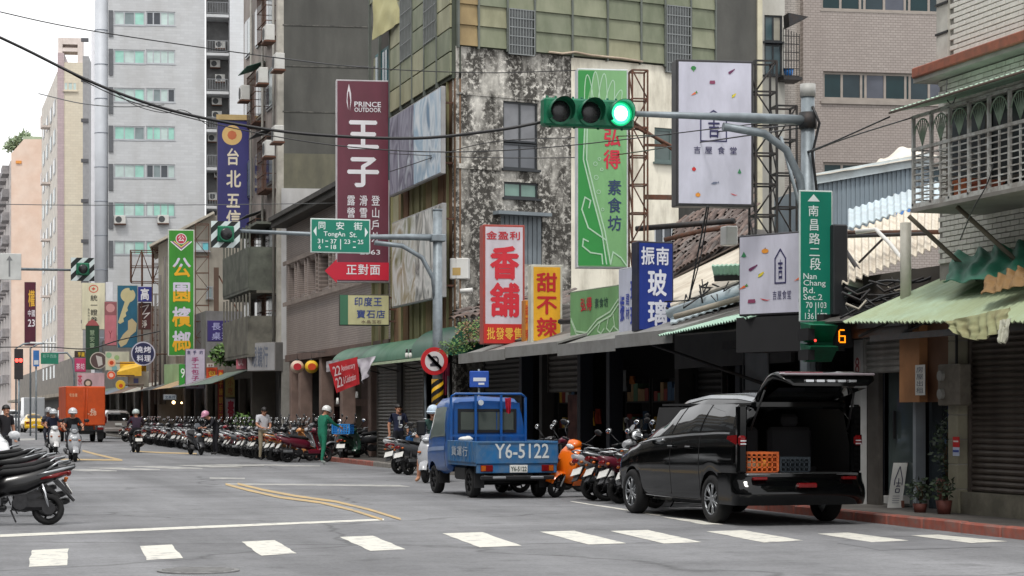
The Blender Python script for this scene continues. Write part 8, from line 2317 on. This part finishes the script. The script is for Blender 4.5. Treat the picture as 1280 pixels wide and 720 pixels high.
# --- generic cars in the distance
def far_car(name,label,cat,p,rz,rows,wheels,R_,paint,rear=True,extras=None,glass=None):
 t=thing(name,label,cat,(p.x,p.y,0),radians(rz));C_=Car(rows,wheels,R_);C_.body(t,paint,nx=40)
 G_=glass or CGL;n_=rows[0][0]
 for x_ in wheels:
  for y_ in (rows[2][4]-.1,-(rows[2][4]-.1)):car_wheel(t,x_,y_,R_,spokes=5,face=ALU)
 if extras:extras(t,C_,G_)
 return t
SED=[(0,.34,.86,.92,.72,.55),(.10,.30,.92,.97,.82,.6),(.55,.28,.95,1.02,.85,.62),(.75,.28,.95,1.10,.86,.60),(1.2,.28,.95,1.40,.86,.58),(1.9,.28,.94,1.46,.86,.60),(2.5,.28,.93,1.42,.86,.58),(3.1,.28,.92,1.10,.86,.60),(3.4,.28,.88,.96,.85,.62),(4.1,.30,.78,.82,.80,.6),(4.4,.38,.6,.64,.62,.45)]
def sed_x(t,C_,G_):
 C_.patch(t,'rear_glass',((4.7,.82),(7.3,.82),(7.3,1.22),(4.7,1.22)),G_,nu=8,nx=8)
 C_.patch(t,'windscreen',((4.6,2.6),(4.6,3.1),(7.4,3.1),(7.4,2.6)),G_,nu=8)
 for f in (lambda q:q,lambda q:tuple((12-u,x) for u,x in q)):
  C_.patch(t,'side_window',f(((3.15,1.0),(3.15,1.95),(3.9,1.9),(3.9,1.3))),G_);C_.patch(t,'side_window',f(((3.15,2.0),(3.15,2.9),(3.9,2.45),(3.9,1.97))),G_)
 for s_ in (1,-1):MB().box(-.03,.06,s_*.45,s_*.74,.72,.86,c=.02).build('tail_light',REDL,t)
 MB().box(-.07,.1,-.78,.78,.36,.60,c=.05).build('rear_bumper',C_.paint,t)
 MB().box(-.085,-.06,-.18,.18,.56,.68,c=.01).build('number_plate',WHITEP,t)
def paintc(key,rgb):return mat(key,rgb,rough=.25,coat=.8,var=.04)
TAXI=paintc('taxi_yellow',(236,190,40));Car.paint=TAXI
g=W(44,HZ,165)
t=far_car('taxi','yellow taxi with a roof lamp seen from behind far down the street','taxi',g,92,SED,(.85,3.5),.31,TAXI,extras=sed_x);MB().box(1.7,1.82,-.22,.22,1.46,1.57,c=.03).build('roof_lamp',WHITEP,t)
WH=paintc('white_car_paint',(216,218,220));Car.paint=WH
far_car('white_sedan','white sedan with glowing tail lights left of the yellow taxi','car',W(22,HZ,188),92,SED,(.85,3.5),.31,WH,extras=sed_x)
SUV=[(0,.42,.95,1.10,.78,.6),(.08,.38,1.0,1.45,.86,.62),(.35,.34,1.02,1.68,.88,.66),(1.5,.34,1.02,1.74,.88,.68),(2.4,.34,1.0,1.68,.88,.64),(3.2,.34,.98,1.15,.88,.64),(3.5,.34,.96,1.05,.86,.64),(4.2,.38,.86,.9,.8,.6),(4.45,.44,.66,.7,.66,.5)]
def suv_x(t,C_,G_):
 C_.patch(t,'rear_glass',((4.5,.03),(7.5,.03),(7.5,.20),(4.5,.20)),G_,nu=8,nx=8);MB().box(-.03,.05,-.62,.62,1.05,1.5,c=.05).build('rear_window',G_,t)
 for s_ in (1,-1):MB().box(-.04,.05,s_*.70,s_*.84,.95,1.35,c=.02).build('tail_light',REDL,t)
 MB().box(-.09,.1,-.82,.82,.42,.66,c=.05).build('rear_bumper',C_.paint,t);MB().box(-.05,-.03,-.2,.2,.8,.94).build('number_plate',WHITEP,t)
 for f in (lambda q:q,lambda q:tuple((12-u,x) for u,x in q)):C_.patch(t,'side_window',f(((3.15,.3),(3.15,2.7),(3.9,2.3),(3.9,.4))),G_)
SV=paintc('suv_silver',(150,144,140));Car.paint=SV
far_car('silver_wagon','silver estate car parked behind the row of scooters near the orange truck','car',W(148,HZ,124),91,SUV,(.85,3.5),.34,SV,extras=suv_x)
far_car('white_van','small white van farthest left among the distant traffic','van',W(14,HZ,215),92,[(a,b,c,d+.25,e,f+.08) for a,b,c,d,e,f in SUV],(.85,3.5),.34,WH,extras=suv_x)
# white delivery box truck behind the taxi
def box_truck(label,p,rz,W_,H_,L_,z0,m_,name='box_truck',rear=None):
 t=thing(name,label,'truck',(p.x,p.y,0),radians(rz))
 bx=MB().box(0,L_,-W_/2,W_/2,z0,z0+H_,c=.03).build('cargo_box',m_,t)
 for s_ in (1,-1):
  dr=MB().box(-.03,0,.012 if s_>0 else-W_/2+.03,W_/2-.03 if s_>0 else-.012,z0+.05,z0+H_-.05,c=.01).build('rear_door',m_,t)
  MB().tube([(-.045,s_*.08,z0+.12),(-.045,s_*.08,z0+H_-.12)],.014,n=5).build('lock_bar',m_,dr)
  for k in range(3):MB().box(-.045,-.02,s_*(W_/2-.1),s_*(W_/2-.02),z0+.3+k*(H_-.7)/2,z0+.38+k*(H_-.7)/2).build('hinge',m_,dr)
  for x_ in (.7,L_+.5):
   car_wheel(t,x_,s_*(W_/2-.18),.36,spokes=5,w_=.24,face=ENGINE)
  MB().box(-.02,.02,s_*(W_/2-.4),s_*(W_/2-.1),z0-.2,z0-.08).build('tail_light',REDL,t)
  MB().box(.3,.31,s_*(W_/2-.38),s_*(W_/2-.05),.15,z0-.1).build('mud_flap',BLACK,t)
 MB().box(0,L_+.8,-.4,.4,.42,z0-.02).build('chassis',TRIM,t)
 MB().box(L_+.1,L_+1.5,-W_/2+.08,W_/2-.08,.5,1.9,c=.12).build('cab',m_,t);MB().box(L_+.5,L_+1.2,-W_/2+.06,W_/2-.06,1.25,1.7,c=.03).build('cab_window',CGL,t)
 MB().box(-.06,0,-W_/2+.1,W_/2-.1,z0-.28,z0-.2).build('rear_bumper',BLACK,t)
 return t,bx
OR=mat('truck_orange',(214,84,26),rough=.5,var=.06,scale=2,dirt=(160,66,30),damt=.35,dscale=1.5)
t,bx=box_truck('orange box truck seen from behind in the near lane',W(107,HZ,108),92,2.02,2.05,3.6,.86,OR)
for s_,x0,x1,z0,z1,col in [('宅急便',.42,.84,1.9,2.1,(240,190,150)),('5',-.5,-.25,1.55,1.75,(240,210,190)),('-28',-.55,-.1,1.4,1.65,(240,200,170))][0:]:
 m=MB();put_text(m,s_,-x1 if s_=='宅急便' else-x1-.0,-x0,z0+.45 if s_=='宅急便' else z0,z1+.45 if s_=='宅急便' else z1,0,.02);m.v=[(-.034+y,-x,z) for x,y,z in m.v];m.build('lettering',ink(col),t)
box_truck('small white truck with a tall frame box far down the street',W(43,HZ,178),92,1.75,2.0,3.0,.9,paintc('truck_white',(176,180,184)))
# white car at the left edge, only its mirror and pillar reach into view
cp=W(-27,HZ,43.5);Car.paint=WH
t=far_car('white_car','white car at the left edge, only its door mirror and front pillar showing','car',cp+Vector((.1,3.2,0)),-86,SED,(.85,3.5),.31,WH,extras=sed_x)
t.location=(cp.x-.5,cp.y+2.2,0)
mm_=MB().ell((2.95,1.0,1.02),(.07,.13,.09),n=14,m=8).build('wing_mirror',WH,t);MB().tube([(2.95,.8,.98),(2.95,.94,1.0)],.03,n=6).build('mirror_arm',BLACK,mm_)
# ================================================================== PEOPLE
SKIN=mat('skin',(190,138,112),rough=.6,var=.08)
HAIR=mat('hair_black',(24,21,20),rough=.5)
def person(label,loc,rz,J,shirt,trousers,shoes=(34,32,32),hair=True,helmet=None,sleeves='short',legs_bare=False,scale=1.0,visor=False,cap=None,look=(0,0),z=0.0,chest=None):
 """J: joints in metres, x forward, y left, z up. One skin grown over the skeleton; colours by limb."""
 t=thing('person',label,'person',loc,radians(rz))
 names=['pelvis','waist','chest','neck','head0','head1','shL','elL','wrL','haL','shR','elR','wrR','haR','hipL','knL','anL','toL','hipR','knR','anR','toR']
 E_=[('pelvis','waist'),('waist','chest'),('chest','neck'),('neck','head0'),('head0','head1'),('chest','shL'),('shL','elL'),('elL','wrL'),('wrL','haL'),('chest','shR'),('shR','elR'),('elR','wrR'),('wrR','haR'),
          ('pelvis','hipL'),('hipL','knL'),('knL','anL'),('anL','toL'),('pelvis','hipR'),('hipR','knR'),('knR','anR'),('anR','toR')]
 rad=dict(pelvis=(.15,.12),waist=(.14,.105),chest=(.155,.115),neck=(.055,.055),head0=(.078,.085),head1=(.082,.092),shL=(.07,.07),shR=(.07,.07),elL=(.045,.045),elR=(.045,.045),wrL=(.03,.03),wrR=(.03,.03),haL=(.034,.024),haR=(.034,.024),
               hipL=(.095,.095),hipR=(.095,.095),knL=(.062,.062),knR=(.062,.062),anL=(.044,.044),anR=(.044,.044),toL=(.045,.035),toR=(.045,.035))
 me=bpy.data.meshes.new('body');me.from_pydata([J[n] for n in names],[(names.index(a),names.index(b)) for a,b in E_],[])
 o=bpy.data.objects.new('body',me);COL.objects.link(o)
 md=o.modifiers.new('s','SKIN');md.use_smooth_shade=True
 for i,n in enumerate(names):
  me.skin_vertices[0].data[i].radius=rad[n];me.skin_vertices[0].data[i].use_root=(n=='pelvis')
 s2=o.modifiers.new('u','SUBSURF');s2.levels=2;s2.render_levels=2
 dg=bpy.context.evaluated_depsgraph_get();dg.update()
 nm=bpy.data.meshes.new_from_object(o.evaluated_get(dg));nm.name='body'
 bpy.data.objects.remove(o)
 mats_=[SKIN,mat('shirt_%d_%d_%d' % shirt,shirt,rough=.9,var=.18,scale=8,bump=.3,bscale=26),mat('trousers_%d_%d_%d' % trousers,trousers,rough=.9,var=.18,scale=8,bump=.3,bscale=26),mat('shoes_%d_%d_%d' % shoes,shoes,rough=.6)]
 nm.materials.clear()
 for m_ in mats_:nm.materials.append(m_)
 V={n:Vector(J[n]) for n in names}
 def dseg(p,a,b):
  ab=b-a;f=max(0,min(1,(p-a).dot(ab)/max(ab.length_squared,1e-9)));return (p-a-ab*f).length,f
 for f in nm.polygons:
  c=f.center;best=None
  for a,b in E_:
   d_,q=dseg(c,V[a],V[b])
   r_=(rad[a][0]+(rad[b][0]-rad[a][0])*q)
   if best is None or d_-r_*.6<best[0]:best=(d_-r_*.6,a,b,q)
  _,a,b,q=best
  k=1
  if b in ('head0','head1') or (b=='neck' and q>.75):k=0
  elif b in ('haL','haR'):k=0
  elif b in ('wrL','wrR'):k=0 if sleeves=='short' or q>.92 else 1
  elif b in ('elL','elR'):k=0 if (sleeves=='short' and q>.72) else 1
  elif b in ('toL','toR'):k=3
  elif b in ('anL','anR'):k=(0 if legs_bare else 2) if q<.95 else 3
  elif b in ('knL','knR','hipL','hipR'):k=2
  elif b=='waist':k=2 if q<.35 else 1
  f.material_index=k;f.use_smooth=True
 # fingers and thumb, closed loosely
 bm=bmesh.new();bm.from_mesh(nm)
 def add_tube(pts,r):
  mb=MB().tube(pts,r,n=5);vs=[bm.verts.new(v) for v in mb.v]
  for ff in mb.f:
   try:nf=bm.faces.new([vs[i] for i in ff]);nf.material_index=0;nf.smooth=True
   except ValueError:pass
 for s_ in ('L','R'):
  wv,hv=V['wr'+s_],V['ha'+s_];dr=(hv-wv).normalized();side=Vector((0,0,1)).cross(dr)
  side=side.normalized() if side.length>.2 else Vector((1,0,0));dn=dr.cross(side).normalized()
  if dn.z>0 and abs(dr.z)<.8:dn=-dn
  for k,(off,ln_) in enumerate(((-.03,.062),(-.01,.072),(.01,.068),(.028,.054))):
   b0=hv+side*off+dr*.01
   add_tube([b0,b0+dr*ln_*.5+dn*.01,b0+dr*ln_*.8+dn*.032,b0+dr*ln_*.75+dn*.055],[.0095,.009,.008,.006])
  b0=wv.lerp(hv,.45)+side*-.028
  add_tube([b0,b0+dr*.03-side*.024+dn*.01,b0+dr*.055-side*.018+dn*.03],[.011,.010,.008])
 # face: nose, ears, brow
 h0,h1=V['head0'],V['head1'];up=(h1-h0).normalized();yaw,pit=look
 fw=Vector((cos(yaw),sin(yaw),0));fw=(fw-up*fw.dot(up)).normalized();lf=up.cross(fw)
 hc=h0.lerp(h1,.5)
 def blob(c,r):
  mb=MB().ell(c,r,n=8,m=6);vs=[bm.verts.new(v) for v in mb.v]
  for ff in mb.f:
   if len(set(ff))>2:
    try:nf=bm.faces.new([vs[i] for i in ff]);nf.material_index=0;nf.smooth=True
    except ValueError:pass
 blob(hc+fw*.098-up*.012,(.018,.014,.024));blob(hc+fw*.06-up*.075,(.04,.045,.03))
 for s_ in (1,-1):blob(hc+lf*s_*.088-up*.01,(.018,.012,.03))
 bm.to_mesh(nm);bm.free()
 b_=mesh_obj('body',nm,t)
 for s_ in (1,-1):MB().ell(hc+fw*.086+lf*s_*.034+up*.018,(.012,.012,.007),n=8,m=5).build('eye',mat('eye_dark',(40,30,28),rough=.3),b_)
 MB().ell(hc+fw*.093-up*.052,(.010,.024,.006),n=8,m=5).build('mouth',mat('lips',(140,80,74),rough=.5),b_)
 Mh=Matrix((fw,lf,up)).transposed().to_4x4()
 if helmet:
  m=MB();N_,K2=18,9
  for sgn,rr in ((1,.142),(-1,.125)):
   m.grid(lambda u,v:hc+Mh.to_3x3() @ Vector((rr*1.05*sin(v*radians(108))*cos(u*2*pi*sgn),rr*sin(v*radians(108))*sin(u*2*pi*sgn),rr*cos(v*radians(108))+.035)),N_,K2)
  hm=m.build('helmet',mat('helmet_%d_%d_%d' % helmet,helmet,rough=.22,coat=.5,var=.04),t)
  m=MB();m.grid(lambda u,v:hc+Mh.to_3x3() @ Vector(((.14+.05*v)*cos((u-.5)*1.9),(.14+.02*v)*sin((u-.5)*1.9),.055-.02*v)),8,2);m.grid(lambda u,v:hc+Mh.to_3x3() @ Vector(((.14+.05*v)*cos((.5-u)*1.9),(.14+.02*v)*sin((.5-u)*1.9),.049-.02*v)),8,2);m.build('peak',mat('helmet_%d_%d_%d' % helmet,helmet),hm)
 elif cap:
  m=MB();m.grid(lambda u,v:hc+Mh.to_3x3() @ Vector((.118*sin(v*1.6)*cos(u*2*pi),.112*sin(v*1.6)*sin(u*2*pi),.115*cos(v*1.6)+.02)),14,6)
  m.grid(lambda u,v:hc+Mh.to_3x3() @ Vector((.11+.1*v,(u-.5)*.16,.035-.02*v)),4,2)
  m.build('cap',mat('cap_%d_%d_%d' % cap,cap,rough=.8),t)
 elif hair:
  m=MB();m.grid(lambda u,v:hc+Mh.to_3x3() @ Vector(((.108+.006*sin(u*40))*sin(v*(1.25+.75*(1-cos(u*2*pi))/2))*cos(u*2*pi)-.008,(.102+.005*sin(u*33))*sin(v*(1.25+.75*(1-cos(u*2*pi))/2))*sin(u*2*pi),.118*cos(v*(1.25+.75*(1-cos(u*2*pi))/2))+.012)),24,8)
  m.build('hair',HAIR,t)
 if chest:
  chest(t,V)
 t.scale=(scale,)*3
 return t
def pose(**k):
 J=dict(pelvis=(0,0,.92),waist=(0,0,1.08),chest=(.0,0,1.30),neck=(.01,0,1.44),head0=(.025,0,1.52),head1=(.03,0,1.62),shL=(0,.17,1.38),elL=(-.02,.23,1.12),wrL=(.03,.25,.89),haL=(.05,.25,.81),shR=(0,-.17,1.38),elR=(-.02,-.23,1.12),wrR=(.03,-.25,.89),haR=(.05,-.25,.81),
             hipL=(0,.09,.86),knL=(.03,.10,.48),anL=(0,.11,.09),toL=(.14,.13,.04),hipR=(0,-.09,.86),knR=(.03,-.10,.48),anR=(0,-.11,.09),toR=(.14,-.13,.04))
 J.update(k);return J
RIDE=pose(pelvis=(-.22,0,.86),waist=(-.20,0,1.0),chest=(-.12,0,1.22),neck=(-.08,0,1.36),head0=(-.05,0,1.44),head1=(-.04,0,1.53),shL=(-.11,.17,1.29),elL=(.02,.29,1.10),wrL=(.20,.28,1.02),haL=(.26,.27,1.01),shR=(-.11,-.17,1.29),elR=(.02,-.29,1.10),wrR=(.20,-.28,1.02),haR=(.26,-.27,1.01),
   hipL=(-.18,.10,.82),knL=(.20,.19,.74),anL=(.17,.15,.42),toL=(.30,.15,.37),hipR=(-.18,-.10,.82),knR=(.20,-.19,.74),anR=(.17,-.15,.42),toR=(.30,-.15,.37))
ride=lambda s,**k:(s.location,math.degrees(s.rotation_euler.z))
l,r_=ride(SS);person('rider in black with a silver white helmet on the big silver scooter',l,r_,RIDE,(34,34,38),(40,40,46),helmet=(206,206,208),sleeves='short')
l,r_=ride(SW);person('rider in navy with a white helmet on the white scooter',l,r_,RIDE,(36,40,62),(44,46,58),helmet=(196,200,204),sleeves='short')
P2={k:(v[0]-.34,v[1]*.9,v[2]+.06) for k,v in RIDE.items()};P2.update(wrL=(-.42,.16,1.05),haL=(-.36,.12,1.03),wrR=(-.42,-.16,1.05),haR=(-.36,-.12,1.03),elL=(-.42,.25,1.08),elR=(-.42,-.25,1.08))
person('passenger in grey helmet mostly hidden behind the rider of the white scooter',(l[0]-.12,l[1],l[2]),r_,P2,(60,62,76),(44,46,58),helmet=(150,152,156))
l,r_=ride(SR);person('rider in a dark purple top with greenish white helmet riding away',l,r_,RIDE,(54,40,58),(34,34,40),helmet=(186,200,198),sleeves='long')
# bending person with the pink helmet
g=G(262,569);BEND=pose(pelvis=(-.1,0,.93),waist=(0,0,1.06),chest=(.18,0,1.22),neck=(.28,0,1.32),head0=(.36,0,1.38),head1=(.41,0,1.46),shL=(.17,.17,1.26),elL=(.30,.24,1.05),wrL=(.46,.20,.98),haL=(.53,.18,.98),shR=(.17,-.17,1.26),elR=(.30,-.24,1.05),wrR=(.46,-.20,.98),haR=(.53,-.18,.98))
person('person in black with a pink helmet leaning over a dark scooter',(g.x+.25,g.y+.2,0),195,BEND,(30,30,36),(30,30,36),helmet=(214,150,176),sleeves='long')
# man in a white shirt looking down at his hands
g=G(329,575.5);LOOK=pose(neck=(.03,0,1.44),head0=(.06,0,1.51),head1=(.10,0,1.60),elL=(.02,.24,1.12),wrL=(.20,.14,1.02),haL=(.26,.09,1.03),elR=(.02,-.24,1.12),wrR=(.20,-.14,1.02),haR=(.26,-.09,1.03),knL=(.06,.11,.48),anL=(-.02,.13,.09),toL=(.12,.15,.04))
person('man in a white short sleeved shirt and khaki trousers looking down at his hands',(g.x,g.y,0),-72,LOOK,(206,206,212),(150,138,116))
# delivery rider in green
g=G(403,580.5);GRN=pose(waist=(.01,0,1.08),chest=(.06,0,1.30),neck=(.10,0,1.43),head0=(.14,0,1.50),head1=(.17,0,1.59),shL=(.05,.17,1.37),elL=(.26,.22,1.24),wrL=(.48,.20,1.20),haL=(.56,.19,1.2),shR=(.05,-.17,1.37),elR=(.24,-.22,1.18),wrR=(.46,-.2,1.10),haR=(.54,-.19,1.08),knL=(.12,.10,.50),anL=(.06,.10,.10),toL=(.20,.11,.04),knR=(-.02,-.1,.49),anR=(-.12,-.11,.10),toR=(.02,-.12,.04))
person('delivery rider in a green suit and white helmet standing by the crate scooter',(g.x,g.y,0),28,GRN,(28,112,88),(28,116,90),shoes=(190,200,196),helmet=(222,222,220),sleeves='long')
# man in the navy t-shirt before the shutters
def print_shirt(t,V):
 c=V['chest'];MB().box(c.x+.120,c.x+.128,-.05,.05,c.z-.04,c.z+.06,c=.004).box(c.x+.121,c.x+.129,-.02,.01,c.z-.16,c.z-.05,c=.004).build('shirt_print',ink((186,190,196)),t)
g=G(499,569,.13);g=Vector((12.75,g.y,0));p=W(498,HZ,dX(498,12.75))
person('man in a navy printed t shirt standing before the roller shutters',(p.x,p.y,.0),-88,pose(elL=(-.03,.27,1.12),elR=(-.02,-.26,1.12)),(34,40,66),(30,32,40),chest=print_shirt,scale=1.03)
bp=thing('blue_bag','bright blue bag hanging from the hand of the man in the navy t shirt','bag',(p.x+.30,p.y-.12,.62));MB().loft([ring(0,0,z,w_,.0,10) if False else [(w_*cos(2*pi*k/10),.07*sin(2*pi*k/10),z) for k in range(10)] for z,w_ in ((0,.10),(.08,.13),(.2,.12),(.28,.07))]).build('bag_body',mat('bag_blue',(30,90,150),rough=.6,var=.2,scale=9),bp);MB().tube([(-.06,0,.27),(0,0,.36),(.06,0,.27)],.01,n=5).build('handle',mat('bag_blue',(0,0,0)),bp)
# person in a pale cap between shutters and pickup
l,r_=ride(SC_);P3=dict(RIDE);P3.update(knL=(.12,.26,.52),anL=(.06,.30,.09),toL=(.2,.32,.04),knR=(.12,-.26,.52),anR=(.06,-.30,.09),toR=(.2,-.32,.04))
person('person in a pale blue helmet and shorts astride the silver scooter beside the pickup',l,r_,P3,(44,70,66),(70,84,80),shoes=(190,140,110),helmet=(186,204,220),legs_bare=True)
# person at the left edge
p=W(7,HZ,52)
person('black haired person in a dark top at the left edge behind the scooters',(p.x,p.y,0),-60,pose(),(34,32,36),(40,40,48))
# shopper faintly seen through the boot, sitting inside the car
SIT=pose(pelvis=(0,0,.62),waist=(0,0,.76),chest=(0,0,1.0),neck=(.02,0,1.14),head0=(.04,0,1.21),head1=(.05,0,1.31),shL=(0,.17,1.07),shR=(0,-.17,1.07),elL=(.05,.24,.84),elR=(.05,-.24,.84),wrL=(.25,.2,.78),haL=(.32,.18,.78),wrR=(.25,-.2,.78),haR=(.32,-.18,.78),hipL=(.05,.10,.58),hipR=(.05,-.10,.58),knL=(.42,.12,.62),knR=(.42,-.12,.62),anL=(.46,.12,.45),anR=(.46,-.12,.45),toL=(.58,.13,.43),toR=(.58,-.13,.43))
person('driver sitting in the dark cabin of the black car, back of head just visible',M_v @ Vector((2.0,.40,.02)),90,SIT,(52,36,36),(40,40,44))
